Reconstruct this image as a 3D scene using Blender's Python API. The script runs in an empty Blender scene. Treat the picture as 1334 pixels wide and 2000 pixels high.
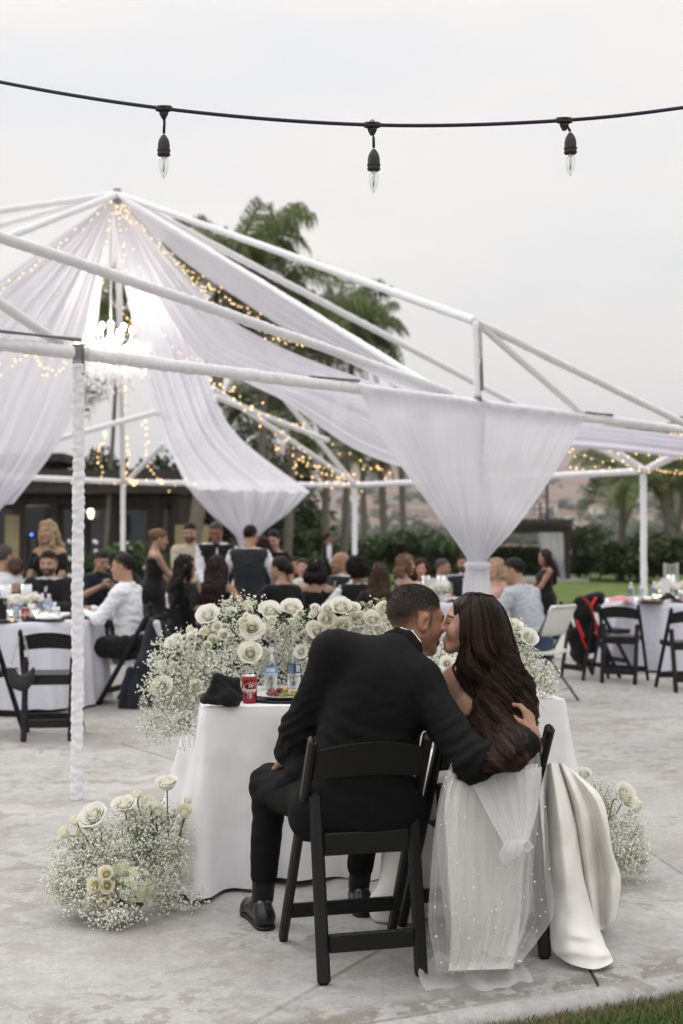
import bpy, math, random
import numpy as np
from math import sin, cos, pi, radians as rad
from mathutils import Vector, Matrix
random.seed(7); RNG = np.random.RandomState(7)
SC = bpy.context.scene; COL = SC.collection
# ------------------------------------------------------------------ camera
FPX, HY, CH = 2480.0, 1055.0, 1.45
TH = math.atan((HY-1000)/FPX)
cam_d = bpy.data.cameras.new('camera'); cam = bpy.data.objects.new('camera', cam_d); COL.objects.link(cam)
cam.location = (0, 0, CH); cam.rotation_euler = (pi/2+TH, 0, 0)
cam_d.sensor_fit = 'VERTICAL'; cam_d.sensor_height = 36; cam_d.lens = FPX/2000*36
cam_d.clip_start = .1; cam_d.clip_end = 12000
cam_d.dof.use_dof = True; cam_d.dof.focus_distance = 4.6; cam_d.dof.aperture_fstop = 2.6; cam_d.dof.aperture_blades = 9
SC.camera = cam
# ------------------------------------------------------------------ overcast dusk sky
SUN_EL, SUN_AZ = rad(48), rad(-60)     # azimuth from +Y towards +X
wd = bpy.data.worlds.new('World'); SC.world = wd; wd.use_nodes = True
nt = wd.node_tree; N = nt.nodes; L = nt.links; N.clear()
wo = N.new('ShaderNodeOutputWorld'); bg = N.new('ShaderNodeBackground'); bg.inputs[1].default_value = .1
sky = N.new('ShaderNodeTexSky'); sky.sky_type = 'NISHITA'; sky.sun_disc = False
sky.sun_elevation = SUN_EL; sky.sun_rotation = SUN_AZ; sky.air_density = 1.5; sky.dust_density = 4
tc = N.new('ShaderNodeTexCoord'); sep = N.new('ShaderNodeSeparateXYZ'); L.new(tc.outputs['Generated'], sep.inputs[0])
rp = N.new('ShaderNodeValToRGB'); L.new(sep.outputs[2], rp.inputs[0])
e = rp.color_ramp.elements
e[0].position = 0; e[0].color = (.44, .45, .465, 1); e[1].position = 1; e[1].color = (1.25, 1.23, 1.21, 1)
for p_, c_ in ((.10, (.50, .505, .515, 1)), (.22, (.55, .55, .55, 1)), (.40, (.585, .578, .57, 1)), (.68, (.88, .87, .86, 1))):
    q = e.new(p_); q.color = c_
mp = N.new('ShaderNodeMapping'); mp.inputs[3].default_value = (1.1, 1.1, 4.0); L.new(tc.outputs['Generated'], mp.inputs[0])
nz = N.new('ShaderNodeTexNoise'); nz.inputs['Scale'].default_value = 1.6; nz.inputs['Detail'].default_value = 5; nz.inputs['Roughness'].default_value = .5
L.new(mp.outputs[0], nz.inputs[0])
r2 = N.new('ShaderNodeValToRGB'); L.new(nz.outputs[0], r2.inputs[0])
r2.color_ramp.elements[0].position = .38; r2.color_ramp.elements[0].color = (.90, .915, .945, 1)
r2.color_ramp.elements[1].position = .62; r2.color_ramp.elements[1].color = (1.06, 1.025, .985, 1)
mu = N.new('ShaderNodeMix'); mu.data_type = 'RGBA'; mu.blend_type = 'MULTIPLY'; mu.inputs[0].default_value = 1
L.new(rp.outputs[0], mu.inputs[6]); L.new(r2.outputs[0], mu.inputs[7])
sc_ = N.new('ShaderNodeVectorMath'); sc_.operation = 'SCALE'; sc_.inputs[3].default_value = 14.4; L.new(mu.outputs[2], sc_.inputs[0])
mx = N.new('ShaderNodeMix'); mx.data_type = 'RGBA'; mx.inputs[0].default_value = .95
L.new(sky.outputs[0], mx.inputs[6]); L.new(sc_.outputs[0], mx.inputs[7]); L.new(mx.outputs[2], bg.inputs[0]); L.new(bg.outputs[0], wo.inputs[0])
# ------------------------------------------------------------------ soft sun through cloud
sd = bpy.data.lights.new('sun', 'SUN'); sun = bpy.data.objects.new('sun', sd); COL.objects.link(sun)
sd.energy = .9; sd.angle = rad(30); sd.color = (1, .97, .93)
dv = Vector((sin(SUN_AZ)*cos(SUN_EL), cos(SUN_AZ)*cos(SUN_EL), sin(SUN_EL)))
sun.rotation_euler = (-dv).to_track_quat('-Z', 'Y').to_euler(); sun.location = dv*60
SC.view_settings.view_transform = 'Standard'; SC.view_settings.look = 'None'; SC.view_settings.gamma = 1
SC.view_settings.exposure = .27; SC.view_settings.use_curve_mapping = False
SC.render.engine = 'CYCLES'
SC.cycles.use_denoising = True; SC.cycles.max_bounces = 7; SC.cycles.transparent_max_bounces = 14
SC.cycles.diffuse_bounces = 3; SC.cycles.glossy_bounces = 3; SC.cycles.caustics_reflective = False; SC.cycles.caustics_refractive = False
SC.cycles.sample_clamp_indirect = 4

# ------------------------------------------------------------------ placing helpers (photo pixel + distance -> metres)
def W(px, py, d):
    u = (px-667)/FPX; v = (1000-py)/FPX
    ry = cos(TH)-v*sin(TH); rz = sin(TH)+v*cos(TH); t = d/ry
    return Vector((u*t, d, CH+rz*t))
def G(px, py, z=0.0):
    u = (px-667)/FPX; v = (1000-py)/FPX
    ry = cos(TH)-v*sin(TH); rz = sin(TH)+v*cos(TH); t = (z-CH)/rz
    return Vector((u*t, ry*t, z))
# ------------------------------------------------------------------ materials
def lin(c): return tuple(((x/12.92) if x <= .04045 else ((x+.055)/1.055)**2.4) for x in c)
MATS = {}
def mat(name, col, rough=.6, var=.12, scale=30., bump=0., bscale=None, metal=0., spec=.4, sheen=0., trans=0., alpha=1., emit=0., attr=None, sss=0., det=4, stretch=None, coat=0.):
    """procedural principled material: noise varies the colour a little and gives a fine relief"""
    if name in MATS: return MATS[name]
    m = bpy.data.materials.new(name); m.use_nodes = True; t = m.node_tree; n = t.nodes; l = t.links
    b = n['Principled BSDF']; b.inputs['Roughness'].default_value = rough; b.inputs['Metallic'].default_value = metal
    b.inputs['Specular IOR Level'].default_value = spec; b.inputs['Coat Weight'].default_value = coat
    if sheen: b.inputs['Sheen Weight'].default_value = sheen
    if sss: b.inputs['Subsurface Weight'].default_value = sss; b.inputs['Subsurface Radius'].default_value = (.01, .004, .002)
    co = n.new('ShaderNodeTexCoord'); src = co.outputs['Object']
    if stretch:
        mpn = n.new('ShaderNodeMapping'); mpn.inputs[3].default_value = stretch; l.new(src, mpn.inputs[0]); src = mpn.outputs[0]
    no = n.new('ShaderNodeTexNoise'); no.inputs['Scale'].default_value = scale; no.inputs['Detail'].default_value = det; l.new(src, no.inputs[0])
    mr = n.new('ShaderNodeMapRange'); mr.inputs[1].default_value = .3; mr.inputs[2].default_value = .7
    mr.inputs[3].default_value = 1-var; mr.inputs[4].default_value = 1+var; l.new(no.outputs[0], mr.inputs[0])
    vm = n.new('ShaderNodeVectorMath'); vm.operation = 'SCALE'; l.new(mr.outputs[0], vm.inputs[3])
    if attr:
        at = n.new('ShaderNodeAttribute'); at.attribute_name = attr; l.new(at.outputs['Color'], vm.inputs[0])
    else: vm.inputs[0].default_value = col[:3]
    l.new(vm.outputs[0], b.inputs['Base Color'])
    if bump:
        n2 = n.new('ShaderNodeTexNoise'); n2.inputs['Scale'].default_value = bscale or scale*3; n2.inputs['Detail'].default_value = 3; l.new(src, n2.inputs[0])
        bp = n.new('ShaderNodeBump'); bp.inputs['Strength'].default_value = bump; bp.inputs['Distance'].default_value = .01
        l.new(n2.outputs[0], bp.inputs['Height']); l.new(bp.outputs[0], b.inputs['Normal'])
    if emit:
        b.inputs['Emission Color'].default_value = (*col[:3], 1); b.inputs['Emission Strength'].default_value = emit
    out = n['Material Output']; sh = b.outputs[0]
    if trans:
        tr = n.new('ShaderNodeBsdfTranslucent'); l.new(vm.outputs[0], tr.inputs[0])
        ms = n.new('ShaderNodeMixShader'); ms.inputs[0].default_value = trans; l.new(sh, ms.inputs[1]); l.new(tr.outputs[0], ms.inputs[2]); sh = ms.outputs[0]
    if alpha < 1:
        tp = n.new('ShaderNodeBsdfTransparent'); ms = n.new('ShaderNodeMixShader'); ms.inputs[0].default_value = alpha
        l.new(tp.outputs[0], ms.inputs[1]); l.new(sh, ms.inputs[2]); sh = ms.outputs[0]
    if sh != b.outputs[0]: l.new(sh, out.inputs[0])
    MATS[name] = m; return m
def glass(name, tint=(.95, .97, .97), a=.22, rough=.03):
    """thin clear glass or plastic: mostly see-through with a glossy skin"""
    if name in MATS: return MATS[name]
    m = bpy.data.materials.new(name); m.use_nodes = True; n = m.node_tree.nodes; l = m.node_tree.links
    out = n['Material Output']; n.remove(n['Principled BSDF'])
    tp = n.new('ShaderNodeBsdfTransparent'); tp.inputs[0].default_value = (*tint, 1)
    gl = n.new('ShaderNodeBsdfGlossy'); gl.inputs[0].default_value = (.9, .92, .93, 1); gl.inputs['Roughness'].default_value = rough
    lw = n.new('ShaderNodeLayerWeight'); lw.inputs[0].default_value = .35
    mr = n.new('ShaderNodeMapRange'); mr.inputs[3].default_value = a*.6; mr.inputs[4].default_value = min(1, a*3.0); l.new(lw.outputs[1], mr.inputs[0])
    ms = n.new('ShaderNodeMixShader'); l.new(mr.outputs[0], ms.inputs[0]); l.new(tp.outputs[0], ms.inputs[1]); l.new(gl.outputs[0], ms.inputs[2]); l.new(ms.outputs[0], out.inputs[0])
    MATS[name] = m; return m
def emis(name, col, s):
    if name in MATS: return MATS[name]
    m = bpy.data.materials.new(name); m.use_nodes = True; n = m.node_tree.nodes; l = m.node_tree.links
    n.remove(n['Principled BSDF']); em = n.new('ShaderNodeEmission'); em.inputs[0].default_value = (*col, 1); em.inputs[1].default_value = s
    l.new(em.outputs[0], n['Material Output'].inputs[0]); MATS[name] = m; return m
# ------------------------------------------------------------------ objects
def tag(o, label=None, cat=None, group=None, kind=None):
    if label: o['label'] = label
    if cat: o['category'] = cat
    if group: o['group'] = group
    if kind: o['kind'] = kind
    return o
def thing(name, label, cat, loc=(0, 0, 0), rz=0., group=None):
    o = bpy.data.objects.new(name, None); COL.objects.link(o); o.location = loc; o.rotation_euler = (0, 0, rz); o.empty_display_size = .1
    return tag(o, label, cat, group)
def root_of(o):
    while o.parent: o = o.parent
    return o
def mesh(name, V, F, m, parent=None, smooth=False, world=False, cols=None):
    """one mesh object; V an array of points, F a list of faces (lists or arrays); world: V is in world metres"""
    V = np.asarray(V, float).reshape(-1, 3)
    if world and parent: V = V-np.array(root_of(parent).location)
    me = bpy.data.meshes.new(name)
    if isinstance(F, np.ndarray):
        k = F.shape[1]; nf = len(F)
        me.vertices.add(len(V)); me.vertices.foreach_set('co', V.astype(np.float32).ravel())
        me.loops.add(nf*k); me.loops.foreach_set('vertex_index', F.astype(np.int32).ravel())
        me.polygons.add(nf); me.polygons.foreach_set('loop_start', np.arange(0, nf*k, k, dtype=np.int32))
        me.polygons.foreach_set('loop_total', np.full(nf, k, dtype=np.int32)); me.update(calc_edges=True); me.validate()
    else: me.from_pydata(V.tolist(), [], F)
    if cols is not None:
        ca = me.color_attributes.new('tone', 'FLOAT_COLOR', 'POINT')
        c4 = np.ones((len(V), 4), np.float32); c4[:, :3] = cols; ca.data.foreach_set('color', c4.ravel())
    if smooth: me.polygons.foreach_set('use_smooth', np.ones(len(me.polygons), dtype=bool))
    if m: me.materials.append(m)
    o = bpy.data.objects.new(name, me); COL.objects.link(o)
    if parent: o.parent = parent
    return o
KIDS = {}
def children(o): return [c for c in bpy.data.objects if c.parent == o]
def copy_tree(o, parent=None, kids=None):
    if kids is None:
        kids = {}
        for c in bpy.data.objects:
            if c.parent: kids.setdefault(c.parent, []).append(c)
    c = o.copy(); COL.objects.link(c)
    if parent: c.parent = parent
    for ch in kids.get(o, []): copy_tree(ch, c, kids)
    return c
def basis(d, up=(0, 0, 1)):
    d = Vector(d).normalized(); u = Vector(up)
    if abs(d.dot(u)) > .98: u = Vector((0, 1, 0))
    x = d.cross(u).normalized(); y = x.cross(d).normalized(); return x, y, d
class MB:
    def __init__(s): s.V = []; s.F = []
    def add(s, V, F):
        o = len(s.V); s.V.extend([tuple(v) for v in V]); s.F.extend([[i+o for i in f] for f in F]); return s
    def box(s, c, size, R=None, bev=0.):
        a, b, h = [x/2 for x in size]; c = Vector(c)
        if bev <= 0:
            P = [Vector((x*a, y*b, z*h)) for z in (-1, 1) for x, y in ((-1, -1), (1, -1), (1, 1), (-1, 1))]
            F = [(3, 2, 1, 0), (4, 5, 6, 7), (0, 1, 5, 4), (1, 2, 6, 5), (2, 3, 7, 6), (3, 0, 4, 7)]
        else:
            P = []; F = []
            for z, i in ((-h, bev), (-h+bev, 0), (h-bev, 0), (h, bev)):
                A = a-i; B = b-i
                P += [Vector(q) for q in ((-A+bev, -B, z), (A-bev, -B, z), (A, -B+bev, z), (A, B-bev, z), (A-bev, B, z), (-A+bev, B, z), (-A, B-bev, z), (-A, -B+bev, z))]
            F = [tuple(range(7, -1, -1)), tuple(range(24, 32))]
            for k in range(3):
                for j in range(8): F.append((k*8+j, k*8+(j+1) % 8, k*8+8+(j+1) % 8, k*8+8+j))
        if R is not None: P = [R @ p for p in P]
        return s.add([p+c for p in P], F)
    def bar(s, a, b, w, t, up=(0, 0, 1), bev=0.):
        a = Vector(a); b = Vector(b); x, y, d = basis(b-a, up); R = Matrix((x, y, d)).transposed()
        return s.box((a+b)/2, (w, t, (b-a).length), R, bev)
    def tube(s, pts, r, n=8, cap=True, squash=1.):
        pts = [Vector(p) for p in pts]; m = len(pts); P = []; F = []; px = None
        for i, p in enumerate(pts):
            d = (pts[min(i+1, m-1)]-pts[max(i-1, 0)]); 
            if d.length < 1e-9: d = Vector((0, 0, 1))
            if px is None: x, y, d = basis(d)
            else:
                d.normalize(); x = px-d*px.dot(d)
                x = x.normalized() if x.length > 1e-6 else basis(d)[0]; y = d.cross(x)
            px = x; rr = r[i] if hasattr(r, '__len__') else r
            for k in range(n):
                a = 2*pi*k/n; P.append(p+x*cos(a)*rr+y*sin(a)*rr*squash)
        for i in range(m-1):
            for k in range(n): F.append((i*n+k, i*n+(k+1) % n, i*n+n+(k+1) % n, i*n+n+k))
        if cap: F += [tuple(range(n-1, -1, -1)), tuple((m-1)*n+k for k in range(n))]
        return s.add(P, F)
    def lathe(s, prof, n=20, c=(0, 0, 0), cap=True):
        c = Vector(c); P = []; F = []; m = len(prof)
        for r, z in prof:
            for k in range(n): P.append(c+Vector((r*cos(2*pi*k/n), r*sin(2*pi*k/n), z)))
        for i in range(m-1):
            for k in range(n): F.append((i*n+k, i*n+(k+1) % n, i*n+n+(k+1) % n, i*n+n+k))
        if cap: F += [tuple(range(n-1, -1, -1)), tuple((m-1)*n+k for k in range(n))]
        return s.add(P, F)
    def ball(s, c, r, n=8, m=5, sc=(1, 1, 1)):
        prof = [(max(1e-4, sin(pi*i/m))*r, -cos(pi*i/m)*r) for i in range(m+1)]
        b = MB().lathe(prof, n, cap=False); c = Vector(c)
        return s.add([c+Vector((v[0]*sc[0], v[1]*sc[1], v[2]*sc[2])) for v in b.V], b.F)
    def build(s, name, m, parent=None, smooth=False, world=False):
        return mesh(name, s.V, s.F, m, parent, smooth, world)
def smooth_angle(o, deg=40):
    """smooth shading that keeps crisp edges"""
    me = o.data; me.polygons.foreach_set('use_smooth', np.ones(len(me.polygons), dtype=bool))
    try: me.set_sharp_from_angle(angle=rad(deg))
    except Exception: pass
    return o
def wob(V, amp, freq, seed=0, n=7, aniso=(1, 1, 1)):
    """smooth pseudo-noise, one value per point"""
    r = np.random.RandomState(seed); V = np.asarray(V)*np.array(aniso); s = np.zeros(len(V))
    for i in range(n):
        k = r.normal(size=3); k /= np.linalg.norm(k); f = freq*(.6+1.3*r.rand()); s += np.sin(V@k*f*6.283+r.rand()*6.283+1.3*np.sin(V@np.roll(k, 1)*f*4+r.rand()*6))
    return s*amp/math.sqrt(n)
def grid_faces(nu, nv, closed=False):
    F = []
    for i in range(nu-1):
        for j in range(nv-(0 if closed else 1)):
            F.append((i*nv+j, i*nv+(j+1) % nv, (i+1)*nv+(j+1) % nv, (i+1)*nv+j))
    return F
def interp(pts, n):
    """Catmull-Rom through pts, n samples"""
    P = [np.array(p, float) for p in pts]; m = len(P); out = []
    for i in range(n):
        t = i/(n-1)*(m-1); k = min(int(t), m-2); f = t-k
        a, b, c, d = P[max(k-1, 0)], P[k], P[k+1], P[min(k+2, m-1)]
        out.append(.5*((2*b)+(c-a)*f+(2*a-5*b+4*c-d)*f*f+(3*b-a-3*c+d)*f**3))
    return np.array(out)
M_BLACK = mat('black_resin', (.0085, .009, .0095), .45, .15, 60, .04, 300, spec=.3)
M_WHITEP = mat('white_painted_metal', (.72, .72, .74), .5, .05, 20)
M_CLOTH = mat('white_tablecloth', (.78, .78, .80), .8, .03, 12, .05, 600, sheen=.1)
M_CLOTH2 = mat('lavender_white_tablecloth', (.66, .66, .74), .8, .03, 12, .05, 600)
M_GREEN = mat('leaf_green', (.055, .10, .03), .5, .3, 25, trans=.3)
M_STEM = mat('stem_green', (.10, .14, .05), .6, .25, 40)
# ================================================================== ground, patio, lawn, hills
def clip_poly(poly, p, n):
    out = []
    for i, a in enumerate(poly):
        b = poly[(i+1) % len(poly)]
        da = (a[0]-p[0])*n[0]+(a[1]-p[1])*n[1]; db = (b[0]-p[0])*n[0]+(b[1]-p[1])*n[1]
        if da >= 0: out.append(a)
        if da*db < 0:
            t = da/(da-db); out.append((a[0]+(b[0]-a[0])*t, a[1]+(b[1]-a[1])*t))
    return out
def concrete():
    m = bpy.data.materials.new('worn_concrete'); m.use_nodes = True; n = m.node_tree.nodes; l = m.node_tree.links; b = n['Principled BSDF']
    co = n.new('ShaderNodeTexCoord')
    def noise(s, d=6, r=.6, dist=0., st=None):
        x = n.new('ShaderNodeTexNoise'); x.inputs['Scale'].default_value = s; x.inputs['Detail'].default_value = d; x.inputs['Roughness'].default_value = r; x.inputs['Distortion'].default_value = dist
        l.new(co.outputs['Object'], x.inputs[0]); return x.outputs[0]
    def ramp(src, a, bb, ca=0., cb=1.):
        x = n.new('ShaderNodeMapRange'); x.inputs[1].default_value = a; x.inputs[2].default_value = bb; x.inputs[3].default_value = ca; x.inputs[4].default_value = cb; l.new(src, x.inputs[0]); return x.outputs[0]
    def mul(a, bb, op='MULTIPLY'):
        x = n.new('ShaderNodeMath'); x.operation = op; x.use_clamp = True
        l.new(a, x.inputs[0])
        if isinstance(bb, float): x.inputs[1].default_value = bb
        else: l.new(bb, x.inputs[1])
        return x.outputs[0]
    def mix(f, a, bb):
        x = n.new('ShaderNodeMix'); x.data_type = 'RGBA'
        l.new(f, x.inputs[0])
        for i, c in ((6, a), (7, bb)):
            if isinstance(c, tuple): x.inputs[i].default_value = (*c, 1)
            else: l.new(c, x.inputs[i])
        return x.outputs[2]
    big = ramp(noise(.55, 3, .5), .44, .54)                    # where the old sealer has gone
    blot = ramp(noise(7.5, 9, .72, .35), .525, .545)                # ragged blotches
    blot2 = ramp(noise(2.1, 8, .7, .3), .51, .53)
    fine = noise(55, 6, .75); spk = ramp(noise(160, 4, .8), .60, .72)
    oi = n.new('ShaderNodeObjectInfo')
    base = mix(ramp(noise(1.3, 5, .6), .35, .68), (.315, .31, .305), (.435, .43, .422))
    base = mix(ramp(noise(14, 6, .7), .45, .62, 0, .35), base, (.54, .535, .52))
    st = mul(mul(blot, ramp(noise(1.0, 4, .55), .40, .57)), .64)
    base = mix(st, base, (.235, .21, .18))
    base = mix(mul(mul(blot2, big), .48), base, (.29, .25, .21))
    base = mix(mul(spk, ramp(noise(3., 4, .6), .48, .62, 0, .55)), base, (.17, .15, .13))
    dp = n.new('ShaderNodeVectorMath'); dp.operation = 'DOT_PRODUCT'; dp.inputs[1].default_value = (-.395, .919, 0); l.new(co.outputs['Object'], dp.inputs[0])   # grime along the front edge
    band = mul(ramp(dp.outputs['Value'], 3.495, 3.53), ramp(dp.outputs['Value'], 3.58, 3.66, 1., 0.))
    base = mix(mul(mul(band, ramp(noise(11, 8, .7, .3), .47, .50)), .8), base, (.20, .185, .155))
    base = mix(mul(ramp(noise(26, 8, .75), .56, .58), .35), base, (.27, .25, .22))
    vm = n.new('ShaderNodeVectorMath'); vm.operation = 'SCALE'; l.new(base, vm.inputs[0]); 
    f1 = ramp(fine, .3, .7, .86, 1.12); 
    f2 = n.new('ShaderNodeMapRange'); f2.inputs[3].default_value = .90; f2.inputs[4].default_value = 1.06; l.new(oi.outputs['Random'], f2.inputs[0])
    x = n.new('ShaderNodeMath'); x.operation = 'MULTIPLY'; l.new(f1, x.inputs[0]); l.new(f2.outputs[0], x.inputs[1])
    l.new(x.outputs[0], vm.inputs[3]); l.new(vm.outputs[0], b.inputs['Base Color'])
    b.inputs['Roughness'].default_value = .78; b.inputs['Specular IOR Level'].default_value = .3
    bp = n.new('ShaderNodeBump'); bp.inputs['Strength'].default_value = .35; bp.inputs['Distance'].default_value = .006
    h = mul(fine, mul(st, -.4, 'MULTIPLY'), 'ADD'); l.new(h, bp.inputs['Height']); l.new(bp.outputs[0], b.inputs['Normal'])
    return m
M_CONC = concrete()
M_EARTH = mat('dry_earth', (.12, .10, .075), .9, .3, 3, .3, 30)
FRONT = ((.2, 3.80), (.93, .40))           # point on and direction of the patio's front edge
def front_y(x): return 3.90+(x-.2)*.43
patio = tag(bpy.data.objects.new('patio', None), kind='structure'); COL.objects.link(patio)
def slabs():
    polys = [[(-14, front_y(-14)), (10, front_y(10)), (10, 27), (-14, 27)]]
    # every joint cuts only the slabs that the test picks by their middle
    lines = [((0, 9.6), (1, .32), lambda c: 1), ((.835, 4.0), (.02, 1), lambda c: c[1] < 9), ((-.27, 3.83), (.527, .9), lambda c: c[0] < .9 and c[1] < 9), ((1.47, 5.6), (-.12, 1), lambda c: c[0] > .9 and c[1] < 9),
             ((-1.75, 9.35), (.86, -1.25), lambda c: c[0] < -.5 and c[1] < 9), ((0, 14.2), (1, .1), lambda c: c[1] > 9), ((2.9, 9), (.12, 1), lambda c: c[1] > 9), ((-3.2, 12), (.05, 1), lambda c: c[1] > 9), ((0, 19.5), (1, 0), lambda c: c[1] > 14), ((-8.5, 12), (0, 1), lambda c: c[1] > 9), ((6, 12), (0, 1), lambda c: c[1] > 9)]
    for p, d, ok in lines:
        nrm = Vector((-d[1], d[0])).normalized(); g = .003; out = []
        for q in polys:
            if not ok((sum(v[0] for v in q)/len(q), sum(v[1] for v in q)/len(q))): out.append(q); continue
            for s in (1, -1):
                c = clip_poly(q, (p[0]+nrm[0]*g*s, p[1]+nrm[1]*g*s), (nrm[0]*s, nrm[1]*s))
                if len(c) > 2: out.append(c)
        polys = out
    for q in polys:
        q = [q[i] for i in range(len(q)) if (Vector(q[i])-Vector(q[i-1])).length > .004]
        if len(q) < 3: continue
        c = Vector((sum(v[0] for v in q)/len(q), sum(v[1] for v in q)/len(q))); m = len(q)
        ins = []
        for v in q:
            dd = (c-Vector(v)); ins.append(Vector(v)+dd.normalized()*.012)
        V = [(*v, -.09) for v in q]+[(*v, -.008) for v in q]+[(*v, 0) for v in ins]
        F = [tuple(range(2*m, 3*m))]+[(k*m+i, k*m+(i+1) % m, k*m+m+(i+1) % m, k*m+m+i) for k in (0, 1) for i in range(m)]
        mesh('concrete_slab', V, F, M_CONC, patio)
slabs()
mesh('joint_bed', [(-14, front_y(-14)+.05, -.03), (10, front_y(10)+.05, -.03), (10, 26.9, -.03), (-14, 26.9, -.03)], [(0, 1, 2, 3)], M_EARTH, patio)
# rounded kerb along the front edge of the patio
kb = MB(); kp = [(x, front_y(x)-.006) for x in np.linspace(-4, 6, 60)]
def kerb():
    V = []; F = []; dn = Vector((.40, -.93))
    prof = [(0, -.001), (.02, -.001), (.045, -.006), (.062, -.018), (.07, -.04), (.07, -.09)]
    for x, y in kp:
        j = random.uniform(-.003, .003)
        for o_, z in prof: V.append((x+dn.x*(o_+.004+j), y+dn.y*(o_+.004+j), z+random.uniform(-.001, .001)))
    return V, grid_faces(len(kp), len(prof))
kv, kf = kerb()
tag(mesh('kerb', kv, kf, M_CONC, None, True), kind='structure')
# terrain --------------------------------------------------------------
def hz(x, y):
    s = 0.
    if y > 600: s += (min(y, 1500)-600)/900*46
    if y > 1400:
        t = min((y-1400)/1300, 1); t = t*t*(3-2*t)
        r = 165+.045*x+34*sin(x*.0041+.6)+22*sin(x*.0113+2)+10*sin(x*.027)
        s += t*(r-46)
    if y > 500:
        a = min((y-500)/900, 1)
        s += a*(9*sin(x*.013+y*.006)+7*sin(x*.024-y*.011+1)+5*sin(x*.05+y*.021)+8*abs(sin(x*.0085+.5*sin(y*.004)))*(y > 1300))
    return s-.25
def terrain():
    xs = np.linspace(-3200, 3200, 190); ys = np.concatenate([np.linspace(-40, 500, 10), np.linspace(560, 3000, 80), np.linspace(3100, 5200, 8)])
    V = [(x, y, hz(x, y)) for y in ys for x in xs]
    return V, grid_faces(len(ys), len(xs))
def terrain_mat():
    m = mat('dry_hillside', (.2, .15, .1), .95, .2, .02); n = m.node_tree.nodes; l = m.node_tree.links; b = n['Principled BSDF']
    co = n.new('ShaderNodeTexCoord'); a = n.new('ShaderNodeTexNoise'); a.inputs['Scale'].default_value = .009; a.inputs['Detail'].default_value = 8; a.inputs['Roughness'].default_value = .65; l.new(co.outputs['Object'], a.inputs[0])
    r = n.new('ShaderNodeValToRGB'); l.new(a.outputs[0], r.inputs[0]); e = r.color_ramp.elements
    e[0].position = .36; e[0].color = (.075, .085, .05, 1); e[1].position = .62; e[1].color = (.24, .16, .135, 1)
    q = e.new(.47); q.color = (.19, .125, .095, 1)
    l.new(r.outputs[0], b.inputs['Base Color']); return m
tv, tf = terrain(); tag(mesh('hills', tv, tf, terrain_mat(), None, True), kind='structure')
M_LAWN = mat('mown_lawn', (.11, .15, .045), .95, .28, .9, .6, 40, spec=.1)
tag(mesh('lawn', [(-60, 26.6, -.03), (80, 26.6, -.03), (80, 130, -.03), (-60, 130, -.03)], [(0, 1, 2, 3)], M_LAWN), kind='structure')
tag(mesh('side_lawn', [(10.02, -5, -.05), (80, -5, -.05), (80, 26.6, -.05), (10.02, 26.6, -.05)], [(0, 1, 2, 3)], M_LAWN), kind='structure')
M_TURF = mat('worn_turf', (.10, .085, .05), .95, .35, 9, .8, 60)
tag(mesh('front_lawn', [(-8, -3, -.045), (10.02, -3, -.045), (10.02, front_y(10), -.045), (-8, front_y(-8), -.045)], [(0, 1, 2, 3)], M_TURF), kind='structure')
def blades():
    r = np.random.RandomState(3); V = []; F = []; C = []
    for i in range(15000):
        x = r.uniform(-.1, 1.7); d = abs(r.normal(0, .32))+.0; y = front_y(x)-.075-d+.02*r.randn()
        if y < 3.3: continue
        edge = max(0, 1-d/.2); h = r.uniform(.018, .05)*(1-.45*edge); a = r.uniform(0, 6.28); l_ = r.uniform(.2, 1.1)
        dx, dy = cos(a), sin(a); w = r.uniform(.0011, .0024); b = len(V)
        V += [(x-dy*w, y+dx*w, -.046), (x+dy*w, y-dx*w, -.046), (x+dx*h*l_*.4+dy*w*.7, y+dy*h*l_*.4-dx*w*.7, -.046+h*.6), (x+dx*h*l_*.4-dy*w*.7, y+dy*h*l_*.4+dx*w*.7, -.046+h*.6), (x+dx*h*l_, y+dy*h*l_, -.046+h)]
        F += [(b, b+1, b+2, b+3), (b+3, b+2, b+4)]
        dry = r.rand() < .15+.65*edge
        c = np.array((.25, .19, .10) if dry else (.075, .15, .03))*r.uniform(.6, 1.35); C += [c]*5
    return V, F, np.array(C)
bv, bf, bc = blades()
tag(mesh('grass', bv, bf, mat('grass_blades', (.1, .14, .04), .7, .1, 10, attr='tone', trans=.3), cols=bc), kind='stuff')

# ================================================================== haze
def haze_box():
    m = bpy.data.materials.new('pale_haze'); m.use_nodes = True; n = m.node_tree.nodes; n.remove(n['Principled BSDF'])
    v = n.new('ShaderNodeVolumePrincipled'); v.inputs['Density'].default_value = HAZE; v.inputs['Color'].default_value = (.93, .92, .95, 1); v.inputs['Anisotropy'].default_value = .2
    m.node_tree.links.new(v.outputs[0], n['Material Output'].inputs['Volume'])
    tag(MB().box((0, 2570, 150), (6460, 5300, 340)).build('haze', m), kind='stuff')
HAZE = .00022
haze_box()
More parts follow.
